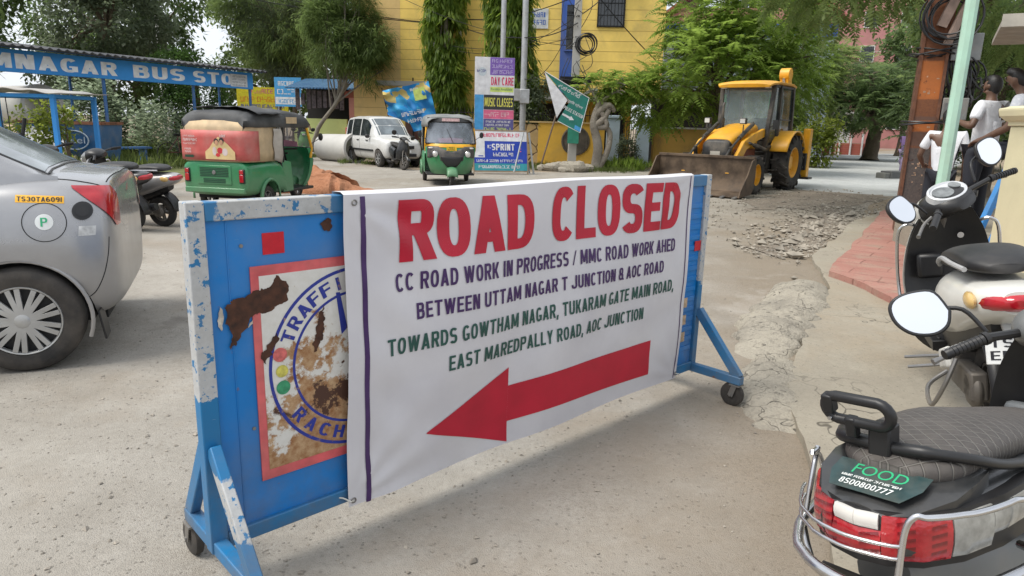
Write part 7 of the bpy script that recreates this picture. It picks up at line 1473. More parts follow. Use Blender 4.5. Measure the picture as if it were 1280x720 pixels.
def grass(spots, n, size, label, name='grass'):
    P = []
    for x0, x1, y0, y1, k in spots:
        c = 0
        while c < int(n * k):
            x, y = rng.uniform(x0, x1), rng.uniform(y0, y1); c += 1
            if mnoise.noise(Vector((x * .5, y * .5, 1))) > -.15: P.append((x, y, .0))
    P = np.array(P); return tag(foliage(name, 'grass', P, np.tile([[0, 0, 1.]], (len(P), 1)), size, LGR, None), label, 'grass', kind='stuff')
grass([(-15.5, -9.6, 17, 30, 1)], 1700, .55, 'tall green grass growing around the bus stop'); grass([(-13, -9.4, 10, 17, 1)], 900, .30, 'short green grass on the left verge'); grass([(-6.2, -2.6, 24.6, 29, 1), (-2.6, 4, 23.6, 27, .8), (4.4, 9, 26, 28, .3), (-10, -6, 28, 32, .4)], 900, .22, 'short grass along the verge before the compound wall')
# ================================================================== bus stop and the left verge
BD = Vector((.43, .90, 0)).normalized(); BA = Vector((-13.26, 18.56, 0)); S0 = -4.2
BT = thing('bus_stop', 'bus stop shelter with a long blue name board and dark corrugated roof', 'bus shelter', tuple(BA), math.atan2(BD.y, BD.x))
BSB = plaster('busstop_blue', (.04, .27, .68), dirt=.05); PB = pm('post_blue', (.02, .13, .36), .45, dirt=.3); RTIN = NT('dark_corrugated'); sx = RTIN.sep(); RTIN.set(col=RTIN.mix(RTIN.ramp(RTIN.noise(2, 8), .35, .7), (.025, .027, .032), (.06, .06, .065)), rough=.6); RTIN.bump(RTIN.math('SINE', RTIN.math('MULTIPLY', sx[0], 28.)), .9, .03); RTIN = RTIN.m
b = MB().bx(S0, 8.46, -.05, .05, 2.5, 3.07).build('name_board', BSB, BT, bevel=.01)
mb = MB()
for s_, x0, x1 in (('GOWTHAMNAGAR', -4.05, 3.20), ('BUS', 3.72, 5.55), ('STOP', 5.88, 8.10)): mb = MB(); lettering(mb, s_, (x0, -.053, 2.60), (1, 0, 0), (0, 0, 1), x1 - x0, .37, .055, .004); mb.build('lettering', pm('letter_white', (.75, .77, .80), .5), b, smooth=0)
p = MB().bx(7.42, 8.18, -.064, -.059, 2.56, 2.98).build('poster', pm('poster_white', (.6, .62, .64), .6, var=.2), b); mb = MB()
for k in range(4): scribble(mb, (7.5, -.0655, 2.87 - k * .095), (1, 0, 0), (0, 0, 1), .6, .06, k)
mb.build('lettering', pm('poster_grey', (.25, .28, .32), .6), p, smooth=0)
# roof sheet with ridged edge, sloping back
mb = MB(); rows = []
for i in range(170):
    x = S0 - .1 + (8.75 - S0) * i / 169; rows.append([Vector((x, y, 3.13 + .10 * (y + .5) / 3.2 * 3 + .028 * math.sin(x * 27))) for y in (-.55, .4, 1.2, 2.0)]); rows[-1].insert(0, Vector((x, -.555, 3.075)))
mb.loft(rows, closed=False, caps=False); o = mb.build('roof', RTIN, BT, smooth=60); o.modifiers.new('s', 'SOLIDIFY').thickness = .02
mb = MB(); mb.bx(S0, 8.6, -.40, -.34, 3.075, 3.12); mb.bx(S0, 8.6, 1.6, 1.66, 3.27, 3.33)
for x in np.arange(S0 + .2, 8.6, 1.35): mb.bar((x, -.5, 3.095), (x, 1.95, 3.32), .05)
mb.build('roof_frame', PB, BT)
for x, y in ((S0 + .1, 0), (-.35, 0), (2.83, .0), (8.42, 0), (5.98, .02), (S0 + .1, 1.55), (-.35, 1.55), (2.83, 1.55), (8.42, 1.55)): MB().tube([(x, y + .09, 0), (x, y + .09, 3.1)], .05 if y < 1 else .04, 10).build('post', PB, BT)
mb = MB(); mb.bx(-3, 5.0, 1.1, 1.5, .42, .48)
for x in (-2.8, 1, 4.8): mb.bx(x - .04, x + .04, 1.15, 1.45, 0, .42)
mb.build('bench', PB, BT)
# dumpster, sheet, pipes, kiosk
DM = thing('dumpster', 'rusty blue steel dumpster beside the bus stop post', 'dumpster', (-11.6, 19.0, 0), math.atan2(.10, 1.45)); DBL = worn('dumpster_blue', (.02, .10, .24), None, 0, 0, rust=.3); RIN = pm('dumpster_rust', (.16, .065, .035), .8, var=.5, scale=9)
mb = MB(); mb.loft([[Vector((x * k, y * k2, z)) for x, y in ((-1.35, -.6), (.78, -.6), (.78, .6), (-1.35, .6))] for z, k, k2 in ((.26, .88, .8), (.8, .97, .92), (1.26, 1.0, 1.0))]); mb.build('body', DBL, DM, bevel=.01); mb = MB(); mb.bx(-1.37, .80, -.63, -.56, 1.22, 1.29); mb.bx(-1.37, .8, .56, .63, 1.22, 1.29); mb.bx(-1.39, -1.33, -.56, .56, 1.22, 1.29); mb.bx(.74, .81, -.56, .56, 1.22, 1.29); mb.build('rim', RIN, DM)
for x in (-1.0, .5): mb = MB(); mb.lathe([(.13, -.04), (.13, .04)], (x, -.35, .13), (0, 1, 0), 14); mb.lathe([(.13, -.04), (.13, .04)], (x, .35, .13), (0, 1, 0), 14); mb.bx(x - .04, x + .04, -.4, .4, .12, .30); mb.build('wheel', BLACK, DM)
mb = MB(); mb.tube([(.10 + .36 * math.cos(a), -.615 + .04 * (0), .82 + .24 * math.sin(a)) for a in np.linspace(0, 6.28, 30)[:-1]], .018, 6, closed=True); lettering(mb, 'aeel', (-.16, -.60, .74), (1, 0, 0), (0, .06, 1), .52, .17, .02, .012); mb.build('lettering', pm('faded_white', (.30, .36, .42), .7), DM, smooth=0)
SHT = thing('tarpaulin', 'dirty white sheet draped over a heap beside the dumpster', 'tarpaulin', (-11.7, 17.6, 0), 0); mb = MB(); rows = []
for j in range(15):
    v = j / 14; rows.append([Vector((.72 * (u - .5) * 2 * (1 - .35 * v), -.5 * (1 - v) + .15 * mnoise.noise(Vector((u * 4, v * 3, 2))), 1.12 * v * (1 - .5 * (u - .25) ** 2) + .05 * math.sin(u * 9))) for u in np.linspace(0, 1, 15)])
mb.loft(rows, closed=False, caps=False); mb.add([(-.5, -.05, 0), (.5, -.05, 0), (.3, -.02, .9), (-.3, -.02, .9)], [(0, 1, 2, 3)]); mb.build('sheet', pm('dirty_white_sheet', (.55, .55, .56), .7, var=.15, dirt=.4), SHT, smooth=50)
HP = heap('earth_heap', [(-12.6, 18.0), (-11.8, 18.0), (-11.0, 18.1)], [.3, .4, .3], [.3, .7, .25], M_SOIL, 7, 16, 12); tag(HP, 'earth heap under the white sheet', 'earth heap', kind='stuff')
PCON = plaster('pipe_concrete', (.50, .49, .46), dirt=.5, dcol=(.32, .25, .18))
def pipe(label, c, ax, r, ln, group, mat=PCON, tint=None):
    T = thing('concrete_pipe', label, 'concrete pipe', (c[0], c[1], c[2]), 0, group); ax = Vector(ax).normalized(); th = r * .13; mb = MB(); mb.lathe([(r, -ln / 2), (r, ln * .36), (r * 1.0, ln * .38), (r, ln / 2), (r - th, ln / 2), (r - th, -ln / 2), (r, -ln / 2)], (0, 0, r), ax, 40, caps=False); mb.build('shell', mat, T, smooth=40)
    mb = MB(); mb.lathe([(r * 1.002, ln * .40), (r * 1.07, ln * .41), (r * 1.07, ln * .502), (r * 1.002, ln * .502)], (0, 0, r), ax, 40, caps=False); mb.build('collar', mat, T, smooth=40); return T
pipe('pale concrete drain pipe lying beside the white hatchback', (-6.5, 26.3, 0), (.72, -.70, .02), .50, 2.1, 'concrete drain pipes')
pipe('concrete pipe lowest of the stack under the left market canopy', (-14.3, 20.6, .0), (.85, -.5, 0), .58, 2.2, 'concrete drain pipes', plaster('pipe_tan', (.42, .33, .22), dirt=.5)); pipe('concrete pipe topmost of the stack under the left market canopy', (-14.4, 20.9, 1.16), (.85, -.5, 0), .54, 2.2, 'concrete drain pipes'); pipe('concrete pipe at the far left of the stack beyond the sedan', (-15.6, 20.5, 0), (.85, -.5, 0), .58, 2.2, 'concrete drain pipes')
KS = thing('market_stall', 'small stall of blue posts with a grey sheet canopy beyond the sedan', 'stall', (-8.55, 12.0, 0), R(3)); mb = MB()
for x, y in ((.78, -.02), (-.95, -.02), (.78, 1.25), (-.95, 1.25)): MB().bx(x - .035, x + .035, y - .035, y + .035, 0, 1.74).build('post', BSB, KS)
mb = MB(); mb.bx(-1.0, .83, -.05, .02, 1.742, 1.80); mb.bx(-1.0, .83, 1.2, 1.27, 1.742, 1.80); mb.bx(.74, .81, .022, 1.198, 1.742, 1.80); mb.build('frame', BSB, KS); mb = MB(); mb.loft([[Vector((x, y, 1.83 + .05 * math.sin(x * 2 + 1.5) + .02 * y + .014 * math.sin(x * 14))) for y in (-.2, .5, 1.4)] for x in np.linspace(-1.2, 1.0, 40)], closed=False, caps=False); o = mb.build('canopy', pm('grey_sheet', (.42, .41, .39), .7, var=.15, dirt=.5), KS, smooth=60); o.modifiers.new('s', 'SOLIDIFY').thickness = .012
mb = MB(); rn = random.Random(4)
for x in (-.35, -.27, -.2, -.12, 0): mb.tube(smooth_path([(x, 0, 1.74), (x + rn.uniform(-.04, .04), -.02, 1.2), (x + rn.uniform(-.06, .06), 0, .8)], 8), .008, 5)
mb.build('hanging_cord', BLACK, KS); mb = MB(); mb.tube([(-.68, -.1, .98), (-.68, -.1, 1.22)], [.09, .12], 12); mb.tube([(-.68, -.05, 1.2), (-.68, 0, 1.74)], .006, 4); mb.build('hanging_pot', pm('pot_green', (.05, .30, .14), .5), KS); mb = MB(); mb.tube([(-.78, .1, .5), (-.8, .1, 1.7)], .05, 8); mb.build('pole', pm('dark_teal', (.01, .07, .08), .5), KS); MB().bx(-.9, .7, .2, 1.1, .55, .62).build('counter', pm('stall_wood', (.2, .14, .09), .8), KS)
mb = MB(); mb.tube(smooth_path([(.40, -.1, .35), (.33, -.12, .75), (.25, -.1, 1.0), (.32, -.08, 1.4)], 10), .03, 8); mb.ball((.22, -.12, 1.05), (.09, .06, .12)); mb.build('hanging_bag', BLACK, KS)
# two parked two-wheelers left of the barricade
make_scooter('scooter', 'silver scooter with a grab rail parked behind the grey sedan', (-4.85, 9.6, 0), math.atan2(.25, -.97), pm('silver_scooter_paint', (.33, .33, .34), .3, .4, dirt=.5), lean=-.1, steer=.3, fine=False, seatband=pm('rail_silver', (.5, .5, .52), .3, .6), guards=True, mirrors=False)
make_scooter('scooter', 'black scooter nearest the sedan boot with a red tail lamp', (-5.05, 9.1, 0), math.atan2(.12, -.99), BK3, lean=-.1, steer=.3, fine=False, guards=False, mirrors=False, sc=1.06)
make_scooter('scooter', 'black scooter parked before the white hatchback', (-4.15, 23.5, 0), math.atan2(-.80, .45), BK3, lean=-.12, steer=.3, fine=False, plate=('TS 08', 'HK 21'), guards=False)
BI = thing('bicycle', 'old bicycle leaning among the weeds right of the dumpster', 'bicycle', (-11.0, 23.4, 0), R(10), rot=(R(-14), 0, R(10)))
for x in (-.5, .5):
    mb = MB(); mb.tube([(x + .32 * math.cos(a), 0, .33 + .32 * math.sin(a)) for a in np.linspace(0, 6.28, 30)[:-1]], .018, 6, closed=True)
    for k in range(8): mb.tube([(x, 0, .33), (x + .31 * math.cos(k * .785), 0, .33 + .31 * math.sin(k * .785))], .004, 4)
    mb.build('wheel', BLACK, BI)
mb = MB()
for a, b_ in (((-.5, 0, .33), (-.12, 0, .33)), ((-.12, 0, .33), (-.2, 0, .85)), ((-.2, 0, .85), (.33, 0, .82)), ((.33, 0, .85), (.5, 0, .33)), ((-.12, 0, .33), (.34, 0, .75)), ((-.5, 0, .33), (-.2, 0, .8)), ((.33, 0, .8), (.3, 0, 1.0)), ((.3, -.25, 1.02), (.3, .25, 1.02))): mb.tube([a, b_], .014, 6)
mb.build('frame', pm('bike_maroon', (.12, .03, .03), .5), BI); mb = MB(); mb.ball((-.22, 0, .92), (.13, .07, .04)); mb.build('saddle', BLACK, BI)
# rubble stones by the pole foot
for i, (x, y, r_) in enumerate(((1.35, 23.9, .34), (1.95, 23.7, .42), (2.35, 24.0, .30), (.9, 24.1, .22), (1.65, 23.5, .2))):
    mb = MB(); rock(mb, (0, 0, r_ * .35), (r_ * 1.15, r_ * .8, r_ * .62), i + 2, 12, 8); o = mb.build('boulder', M_LUMP, None, smooth=25, loc=(x, y, 0)); tag(o, ('tan broken stone left of the middle at the utility pole foot', 'largest tan stone at the utility pole foot', 'stone furthest right at the utility pole foot', 'small stone beside the leaning sign post', 'small stone in front of the heap at the utility pole foot')[i], 'stone', 'stones at the utility pole foot')
mb = MB(); rock(mb, (0, 0, .2), (1.0, .6, .38), 3, 16, 10); tag(mb.build('boulder', pm('white_rubble', (.5, .5, .49), .9, var=.2), None, smooth=25, loc=(-12.3, 29.5, 0)), 'pale rubble hump in the grass under the bus stop board', 'stone')
# ================================================================== right-hand pavement
t = NT('rusty_pole_steel'); z = t.sep()[2]; n = t.noise(5, 8, .7); n2 = t.noise(30, 5, .7)
rust = t.mix(t.ramp(n2, .3, .7), (.20, .075, .03), (.13, .05, .025)); org = t.mix(t.ramp(n, .35, .7), (.42, .13, .03), (.30, .10, .03)); drk = t.mix(t.ramp(n2, .3, .75), (.055, .05, .05), (.13, .10, .085))
zz = t.math('ADD', z, t.math('MULTIPLY', t.math('SUBTRACT', n, .5), .06))
def band(lo, hi): return t.math('MULTIPLY', t.ramp(zz, lo - .01, lo + .01), t.ramp(zz, hi - .01, hi + .01, 1, 0))
col = t.mix(band(.15, 1.22), rust, drk); col = t.mix(band(1.25, 1.66), col, t.mix(.5, rust, drk)); col = t.mix(band(1.45, 1.60), col, org); col = t.mix(band(1.90, 2.42), col, org); col = t.mix(t.ramp(t.noise(9, 8, .75), .60, .66), col, (.05, .02, .012))
t.set(col=col, rough=.8, metal=.1); t.bump(n2, .25, .006); M_RP = t.m; M_RB = pm('brown_rusted_edge', (.13, .055, .03), .85, var=.4, scale=12, bump=.2)
RP = thing('utility_pole', 'rust brown square steel pole with orange bands, cables and a grey meter box', 'pole', (5.86, 10.35, .1), R(-24))
MB().bx(-.135, .135, -.13, -.105, 0, 7.5).build('front_plate', M_RP, RP); mb = MB()
for s_ in (-1, 1): mb.bx(s_ * .155 - .02, s_ * .155 + .02, -.15, .15, 0, 7.5)
mb.bx(-.134, .134, .105, .13, 0, 7.5); mb.build('channel', M_RB, RP)
mb = MB()   # faint worn stencil marks, illegible
rn = random.Random(9)
for k in range(26): mb.box((rn.uniform(-.1, .1), -.1305, rn.choice([1.0, .95, .85, .72, 2.0, 2.2, 1.52]) + rn.uniform(-.02, .02)), (rn.uniform(.01, .04), .002, rn.uniform(.006, .03)))
mb.build('worn_marks', pm('worn_paint', (.40, .26, .17), .8, var=.5), RP)
mb = MB(); coil(mb, (.12, -.22, 2.98), .34, 9, .012, 'y', 21); coil(mb, (.0, -.1, 3.6), .36, 6, .012, 'y', 22); mb.build('cable_coil', BLACK, RP); mb = MB(); coil(mb, (-.02, 0, 1.62), .30, 3, .012, 'z', 23, .2); mb.build('cable_loop', BLACK, RP); mb = MB(); coil(mb, (0, 0, 2.52), .27, 4, .013, 'z', 25, .2); mb.build('cable_loop', BLACK, RP)
mb = MB(); mb.box((.10, -.2, 3.1), (.12, .08, .5), (.1, .3, .2)); mb.box((.22, -.2, 2.95), (.08, .1, .7), (0, .3, .25)); mb.build('bracket', pm('splintered_wood', (.22, .16, .13), .8, var=.4), RP)
mb = MB(); rn = random.Random(8)
for k in range(26):
    c = Vector((.42 + rn.uniform(-.12, .12), .0 + rn.uniform(-.1, .1), 2.12)); mb.tube(smooth_path([(.2, 0, 2.62), tuple(c + Vector((rn.uniform(-.16, .16), 0, rn.uniform(-.1, .35)))), tuple(c + Vector((rn.uniform(-.2, .2), rn.uniform(-.1, .1), rn.uniform(-.35, .1)))), (.22 + rn.uniform(-.05, .2), 0, 1.75 + rn.uniform(-.1, .3))], 14), .014, 5)
mb.build('cable_bundle', BLACK, RP); mb = MB(); mb.bx(.19, .50, -.17, .03, 1.62, 1.92); mbx = mb.build('meter_box', pm('meter_box_grey', (.20, .21, .21), .5, .3, dirt=.4), RP, bevel=.01); MB().bx(.22, .36, -.185, -.171, 1.70, 1.85).build('box_door', pm('meter_door', (.13, .13, .13), .5), mbx); MB().bx(.20, .56, -.10, .10, 2.42, 2.78).build('fuse_box', pm('meter_box_grey', (.2, .2, .2)), RP, bevel=.01)
GP = thing('street_pole', 'pale mint green steel pole standing between the rusty pole and the three men', 'pole', (4.37, 7.2, .1), 0); MB().tube([(0, 0, 0), (0, 0, 6.5)], [.062, .058], 8).build('shaft', pm('mint_paint', (.40, .62, .50), .4, var=.08, dirt=.25), GP, smooth=20); MB().box((0, 0, .02), (.26, .26, .03)).build('base_plate', pm('mint_paint', (.4, .6, .5)), GP)
# cream gate post
CRM = plaster('cream_plaster', (.60, .55, .36), dirt=.3, dcol=(.40, .36, .27)); PT = thing('gate_post', 'cream gate post with a moulded cap at the right edge', 'gate post', (4.68, 5.95, .05), R(-8))
obox(PT, 'shaft', CRM, -.36, .36, -.36, .36, 0, 1.55, .015); cp = MB(); cp.loft([[Vector((sx_ * w_, sy_ * w_, z)) for sx_, sy_ in ((-1, -1), (1, -1), (1, 1), (-1, 1))] for z, w_ in ((1.551, .375), (1.585, .375), (1.60, .40), (1.635, .43), (1.68, .44), (1.70, .44), (1.71, .40), (1.72, .38))]); cp.build('cap', CRM, PT, smooth=0, bevel=.006)
for i, (x, y, r_) in enumerate(((-.2, -.2, .09), (.0, -.12, .07))):
    mb = MB(); rock(mb, (0, 0, r_ * .4), (r_ * 1.2, r_, r_ * .6), 20 + i, 10, 7); tag(mb.build('stone', M_LUMP, None, smooth=25, loc=(4.68 + x, 5.95 + y, 1.77)), ('larger grey stone lying on the cream gate post', 'smaller grey stone lying on the cream gate post')[i], 'stone', 'stones on the gate post')
BP = pm('blue_steel_paint', (.03, .22, .55), .4, dirt=.25); LDD = thing('ladder', 'blue steel ladder leaning against the sheet roof by the cream gate post', 'ladder', (4.46, 6.75, .05), 0); bt = Vector((0, 0, 0)); tp_ = Vector((.95, .25, 2.75))
sd_ = Vector((.12, -.08, 0))
for q, nm in ((sd_ * .5, 'side_rail'), (sd_ * -.5, 'side_rail')): MB().bar(bt + q, tp_ + q, .05, .07, (0, 1, 0)).build(nm, BP, LDD, bevel=.004)
for k in range(1, 7): MB().bar(bt.lerp(tp_, k / 7) - sd_ * .5, bt.lerp(tp_, k / 7) + sd_ * .5, .025).build('rung', BP, LDD)
RF = thing('sheet_roof', 'grey sheet roof edge of the stall at the upper right corner', 'roof', (5.42, 8.1, 0), R(-31)); mb = MB(); mb.bx(-.15, 2.6, -1.0, 1.0, 2.60, 2.66); mb.build('sheet', pm('weathered_sheet', (.36, .33, .29), .8, var=.2, dirt=.5), RF); mb = MB(); mb.bx(-.16, 2.6, -1.04, -1.002, 2.56, 2.68); mb.build('edge_beam', pm('beam_grey', (.42, .39, .34), .8, var=.2), RF)
for x in (1.6, 2.5): MB().bx(x, x + .08, 0.8, 0.88, 0, 2.6).build('post', BP, RF)
PLN = thing('plinth', 'low concrete plinth beneath the three men', 'plinth', (5.3, 8.3, .05), R(-10)); obox(PLN, 'block', M_APRON, -.36, 1.6, -.9, 1.0, 0, .40, .02); obox(PLN, 'step', M_APRON, -.2, 1.6, -1.25, -.905, 0, .2, .02)
# ================================================================== people: one skinned surface each, clothes as fitted shells
SKIN = pm('brown_skin', (.13, .07, .045), .5, var=.12, scale=20); HAIR = pm('black_hair', (.010, .009, .009), .5, var=.4, scale=40, bump=.6, bs=120)
def skinned(name, V, E, rad, mat, par, sub=2, root=0):
    me = bpy.data.meshes.new(name); me.from_pydata([tuple(v) for v in V], E, []); me.materials.append(mat); o = bpy.data.objects.new(name, me); COL.objects.link(o); o.parent = par
    m = o.modifiers.new('skin', 'SKIN'); m.use_smooth_shade = True
    for i, r_ in enumerate(rad):
        sv = me.skin_vertices[0].data[i]; sv.radius = r_ if isinstance(r_, tuple) else (r_, r_); sv.use_root = (i == root)
    s_ = o.modifiers.new('sub', 'SUBSURF'); s_.levels = s_.render_levels = sub; bake(o); o.data.shade_smooth(); return o
def person(label, loc, rz, pose, shirt, trousers, group=None, sleeve=.6, h=1.0, fine=True, hairlong=1.0, sandals=True):
    """pose: joints in metres, x forward, y left; keys pelvis chest neck head, l/r sho elb wri hand hip knee ank toe"""
    T = thing('person', label, 'person', loc, rz, group, sc=h); J = {k: Vector(v) for k, v in pose.items()}; V = []; Rd = []; E = []; ix = {}
    def add(k, p, r_, prev=None):
        ix[k] = len(V); V.append(Vector(p)); Rd.append(r_)
        if prev: E.append((ix[prev], ix[k]))
    add('pel', J['pelvis'], (.12, .085)); add('waist', J['pelvis'].lerp(J['chest'], .45), (.105, .075), 'pel'); add('chest', J['chest'], (.125, .08), 'waist'); add('nb', J['neck'] - Vector((0, 0, .02)), .07, 'chest'); add('neck', J['neck'] + (J['head'] - J['neck']) * .3, .052, 'nb')
    hd = J['head']; up_ = (hd - J['neck']).normalized(); add('jaw', hd - up_ * .06, (.056, .064), 'neck'); add('skull', hd + up_ * .02, (.070, .082), 'jaw'); add('top', hd + up_ * .075, (.054, .062), 'skull')
    fdir = (J.get('face', Vector((1, 0, 0)))).normalized(); sdir = up_.cross(fdir)
    add('nose', hd - up_ * .012 + fdir * .105, .014, 'skull')
    for q, nm in ((1, 'earl'), (-1, 'earr')): add(nm, hd - up_ * .01 + sdir * .09 * q - fdir * .01, .016, 'skull')
    for s_, q in (('l', 1), ('r', -1)):
        add(s_ + 'sh', J[s_ + 'sho'], .048, 'chest'); add(s_ + 'um', J[s_ + 'sho'].lerp(J[s_ + 'elb'], .5), .044, s_ + 'sh'); add(s_ + 'el', J[s_ + 'elb'], .040, s_ + 'um'); add(s_ + 'fm', J[s_ + 'elb'].lerp(J[s_ + 'wri'], .4), .040, s_ + 'el'); add(s_ + 'wr', J[s_ + 'wri'], .027, s_ + 'fm')
        hv = (J[s_ + 'hand'] - J[s_ + 'wri']).normalized(); sv = hv.cross(Vector((0, 0, 1))); sv = sv.normalized() if sv.length > .1 else Vector((0, 1, 0)); dn = hv.cross(sv); add(s_ + 'pa', J[s_ + 'wri'] + hv * .075, (.036, .02), s_ + 'wr')
        if fine:
            for f in range(4):
                b = J[s_ + 'wri'] + hv * .10 + sv * (.027 - .018 * f); ln = (.068, .078, .073, .055)[f]; add('%sf%d' % (s_, f), b, .0095, s_ + 'pa'); add('%sg%d' % (s_, f), b + hv * ln * .55 + dn * .012, .0088, '%sf%d' % (s_, f)); add('%sh%d' % (s_, f), b + hv * ln * .9 + dn * .035, .0075, '%sg%d' % (s_, f))
            b = J[s_ + 'wri'] + hv * .04 + sv * .035; add(s_ + 't0', b, .011, s_ + 'pa'); add(s_ + 't1', b + sv * .022 + hv * .035 + dn * .01, .0095, s_ + 't0')
        add(s_ + 'hi', J[s_ + 'hip'], .078, 'pel'); add(s_ + 'th', J[s_ + 'hip'].lerp(J[s_ + 'knee'], .45), .066, s_ + 'hi'); add(s_ + 'kn', J[s_ + 'knee'], .055, s_ + 'th'); add(s_ + 'ca', J[s_ + 'knee'].lerp(J[s_ + 'ank'], .35), .055, s_ + 'kn'); add(s_ + 'an', J[s_ + 'ank'], .036, s_ + 'ca'); add(s_ + 'to', J[s_ + 'toe'], (.042, .025), s_ + 'an')
    body = skinned('body', V, E, Rd, SKIN, T)
    def shell_(name, keys, edges, grow, mat):
        k2 = {k: i for i, k in enumerate(keys)}; pts = [V[ix[k]] if isinstance(k, str) else k for k in keys]; return skinned(name, pts, [(k2[a], k2[b]) for a, b in edges], [grow[k] for k in keys], mat, T)
    V.append(V[ix['pel']] - Vector((0, 0, .02))); 
    ks = ['waist', 'pel', 'chest', 'nb']; ed = [('waist', 'pel'), ('waist', 'chest'), ('chest', 'nb')]; gr_ = {'waist': (.155, .118), 'pel': (.165, .125), 'chest': (.180, .130), 'nb': .078}
    for s_ in 'lr':
        cu = J[s_ + 'sho'].lerp(J[s_ + 'elb'], sleeve + .12); ix[s_ + 'cuff'] = len(V); V.append(cu); ks += [s_ + 'sh', s_ + 'um', s_ + 'cuff']; ed += [('chest', s_ + 'sh'), (s_ + 'sh', s_ + 'um'), (s_ + 'um', s_ + 'cuff')]; gr_.update({s_ + 'sh': .074, s_ + 'um': .068, s_ + 'cuff': .064})
    shell_('shirt', ks, ed, gr_, shirt)
    ks = ['pel']; ed = []; gr_ = {'pel': (.155, .118)}
    for s_ in 'lr':
        ks += [s_ + 'hi', s_ + 'th', s_ + 'kn', s_ + 'ca', s_ + 'an']; ed += [('pel', s_ + 'hi'), (s_ + 'hi', s_ + 'th'), (s_ + 'th', s_ + 'kn'), (s_ + 'kn', s_ + 'ca'), (s_ + 'ca', s_ + 'an')]; gr_.update({s_ + 'hi': .105, s_ + 'th': .094, s_ + 'kn': .074, s_ + 'ca': .072, s_ + 'an': .062})
    shell_('trousers', ks, ed, gr_, trousers)
    mb = MB(); c = hd + up_ * .035 - fdir * .018; o0_ = len(mb.v); mb.ball((0, 0, 0), (.094, .082, .094), 20, 12); mb.v = [tuple(c + fdir * v[0] + sdir * v[1] + up_ * v[2] + Vector((0, 0, 1)) * 0) for v in mb.v if True]
    kp = []
    for i, v in enumerate(mb.v):
        d = Vector(v) - c
        if d.dot(fdir) > .03 and d.dot(up_) < .045: mb.v[i] = tuple(c + (d - fdir * (d.dot(fdir) - .03)) * .86)
        elif d.dot(fdir) < .015 and d.dot(up_) < 0: mb.v[i] = tuple(c + d + up_ * d.dot(up_) * .35)
        elif d.dot(up_) < -.055: mb.v[i] = tuple(c + d * .9)
        else: mb.v[i] = tuple(c + d * (1 + .05 * mnoise.noise(d * 30)))
    mb.build('hair', HAIR, T, smooth=70)
    for s_ in 'lr':
        mb = MB(); a = J[s_ + 'ank']; d = (J[s_ + 'toe'] - a); d.z = 0; d.normalize(); mb.loft([sring(x, .042, w_, hh, 3, 14) for x, w_, hh in ((-.09, .03, .038), (-.06, .044, .042), (.05, .048, .040), (.13, .047, .034), (.17, .03, .028))]); an = math.atan2(d.y, d.x); fl = min(J['lank'].z, J['rank'].z) if False else a.z
        mb.v = [tuple(Vector((v[0] * math.cos(an) - v[1] * math.sin(an) + a.x, v[0] * math.sin(an) + v[1] * math.cos(an) + a.y, v[2] + a.z - .085))) for v in mb.v]; mb.build('shoe', BLACK, T)
    mb = MB()
    for q in (1, -1): mb.ball(hd + up_ * .015 + fdir * .082 + sdir * .032 * q, .012, 8, 6)
    mb.build('eyes', pm('eye_dark', (.05, .04, .035), .2), T); mb = MB(); mb.ball(hd - up_ * .055 + fdir * .085, (.012, .022, .007), 8, 6); mb.build('mouth', pm('lips', (.20, .07, .06), .5), T)
    return T
STAND = dict(pelvis=(0, 0, .93), chest=(.0, 0, 1.28), neck=(0, 0, 1.46), head=(.02, 0, 1.61), lsho=(0, .18, 1.40), lelb=(-.03, .25, 1.12), lwri=(.05, .26, .88), lhand=(.08, .25, .78), rsho=(0, -.18, 1.40), relb=(-.03, -.25, 1.12), rwri=(.05, -.26, .88), rhand=(.08, -.25, .78), lhip=(0, .09, .88), lknee=(.02, .10, .48), lank=(0, .11, .09), ltoe=(.15, .13, .03), rhip=(0, -.09, .88), rknee=(.02, -.10, .48), rank=(0, -.11, .09), rtoe=(.15, -.13, .03))
WSH = NT('white_shirt_cloth'); n_ = WSH.noise(7, 5, .6, dist=.6); WSH.set(col=WSH.mix(WSH.ramp(n_, .3, .7), (.62, .64, .68), (.74, .75, .78)), rough=.8); WSH.bump(n_, .5, .03); WSH = WSH.m
CHK = NT('checked_shirt_cloth'); s3_ = CHK.sep(); q1 = CHK.ramp(CHK.math('FRACT', CHK.math('MULTIPLY', s3_[2], 22.)), .42, .5); q2 = CHK.ramp(CHK.math('FRACT', CHK.math('MULTIPLY', CHK.math('ADD', s3_[0], s3_[1]), 22.)), .42, .5); n_ = CHK.noise(7, 5); CHK.set(col=CHK.mix(CHK.math('MULTIPLY', CHK.math('MAXIMUM', q1, q2), .35), (.66, .67, .70), (.40, .43, .50)), rough=.8); CHK.bump(n_, .5, .03); CHK = CHK.m
NVY = pm('dark_trouser_cloth', (.016, .018, .026), .8, var=.3, bump=.2)
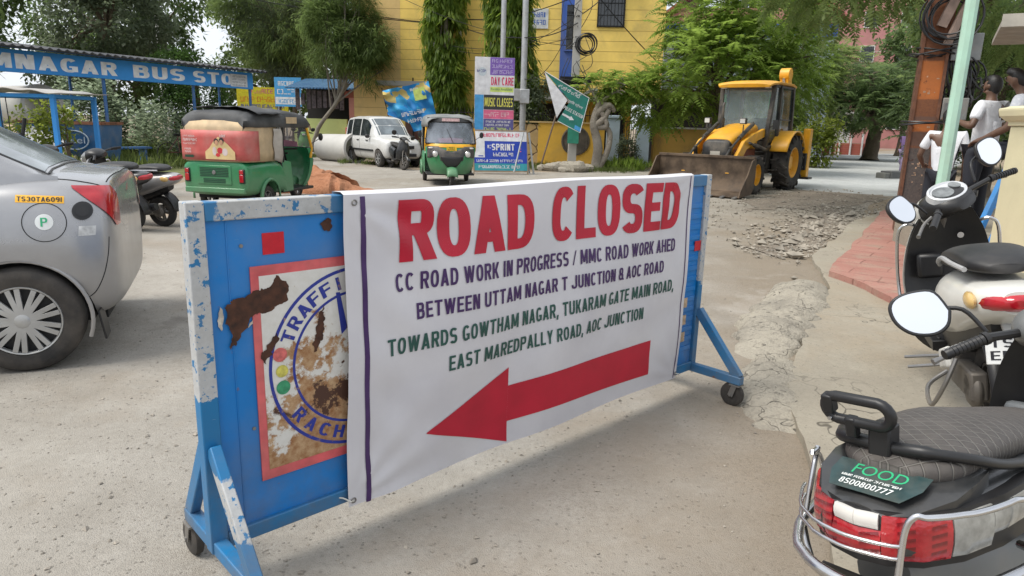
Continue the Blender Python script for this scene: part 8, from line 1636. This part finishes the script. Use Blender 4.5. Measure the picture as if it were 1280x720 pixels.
# nearest man: half sitting, one thigh forward, hand on the knee
pA = dict(STAND, chest=(.07, 0, 1.26), neck=(.13, 0, 1.44), head=(.20, .02, 1.58), lsho=(.08, .19, 1.39), lelb=(.12, .27, 1.10), lwri=(.34, .22, .98), lhand=(.42, .19, .95), rsho=(.08, -.19, 1.39), relb=(.02, -.30, 1.14), rwri=(.18, -.28, .96), rhand=(.26, -.24, .92), lhip=(.02, .10, .88), lknee=(.46, .14, .86), lank=(.42, .15, .46), ltoe=(.58, .17, .40), rhip=(0, -.10, .87), rknee=(.06, -.12, .48), rank=(.0, -.12, .09), rtoe=(.15, -.15, .03))
person('man in white checked shirt with one leg raised, nearest the cream gate post', (5.46, 7.6, .45), R(128), pA, CHK, NVY, 'men in white shirts', sleeve=.62, h=1.05)
pB = dict(STAND, rsho=(0, -.18, 1.40), relb=(.02, -.30, 1.15), rwri=(.22, -.16, 1.20), rhand=(.30, -.10, 1.22), lelb=(-.02, .30, 1.16), lwri=(.20, .22, 1.22), lhand=(.28, .18, 1.24))
person('man in plain white shirt with a bent bare forearm, middle of three', (5.38, 8.2, .45), R(115), pB, WSH, NVY, 'men in white shirts')
person('man in white shirt between the rusty pole and the mint green pole', (5.60, 9.3, .11), R(60), dict(STAND, lelb=(.02, .27, 1.14), lwri=(.22, .22, 1.02), lhand=(.30, .20, 1.0)), WSH, NVY, 'men in white shirts')
person('person in a purple top walking far down the road beside the rusty pole', (15.1, 27.6, 0), R(200), dict(STAND, lknee=(.16, .10, .48), lank=(.2, .11, .09), ltoe=(.35, .12, .03), rank=(-.2, -.11, .12), rtoe=(-.06, -.12, .03)), pm('purple_cloth', (.16, .10, .24), .8), pm('lilac_cloth', (.20, .16, .26), .8), fine=False)
# rider on a parked motor scooter by the shops
rs = make_scooter('scooter', 'small green fronted scooter with a seated rider before the shops', (-8.9, 29.6, 0), R(-70), BK3, front=pm('green_front', (.16, .35, .12), .4), fine=False, guards=False, lean=0)
pR = dict(STAND, pelvis=(0, 0, .0), chest=(.06, 0, .34), neck=(.10, 0, .52), head=(.13, 0, .66), lsho=(.06, .18, .46), lelb=(.22, .30, .24), lwri=(.44, .28, .18), lhand=(.50, .27, .16), rsho=(.06, -.18, .46), relb=(.22, -.30, .24), rwri=(.44, -.28, .18), rhand=(.50, -.27, .16), lhip=(.04, .10, -.02), lknee=(.42, .16, -.06), lank=(.40, .15, -.44), ltoe=(.54, .15, -.49), rhip=(.04, -.10, -.02), rknee=(.42, -.16, -.06), rank=(.40, -.15, -.44), rtoe=(.54, -.15, -.49))
a = R(-70); person('person in a dark shirt seated on the green fronted scooter by the shops', (-8.9 + math.cos(a) * .28, 29.6 + math.sin(a) * .28, .93), a, pR, pm('dark_shirt', (.03, .025, .03), .8), NVY, fine=False)
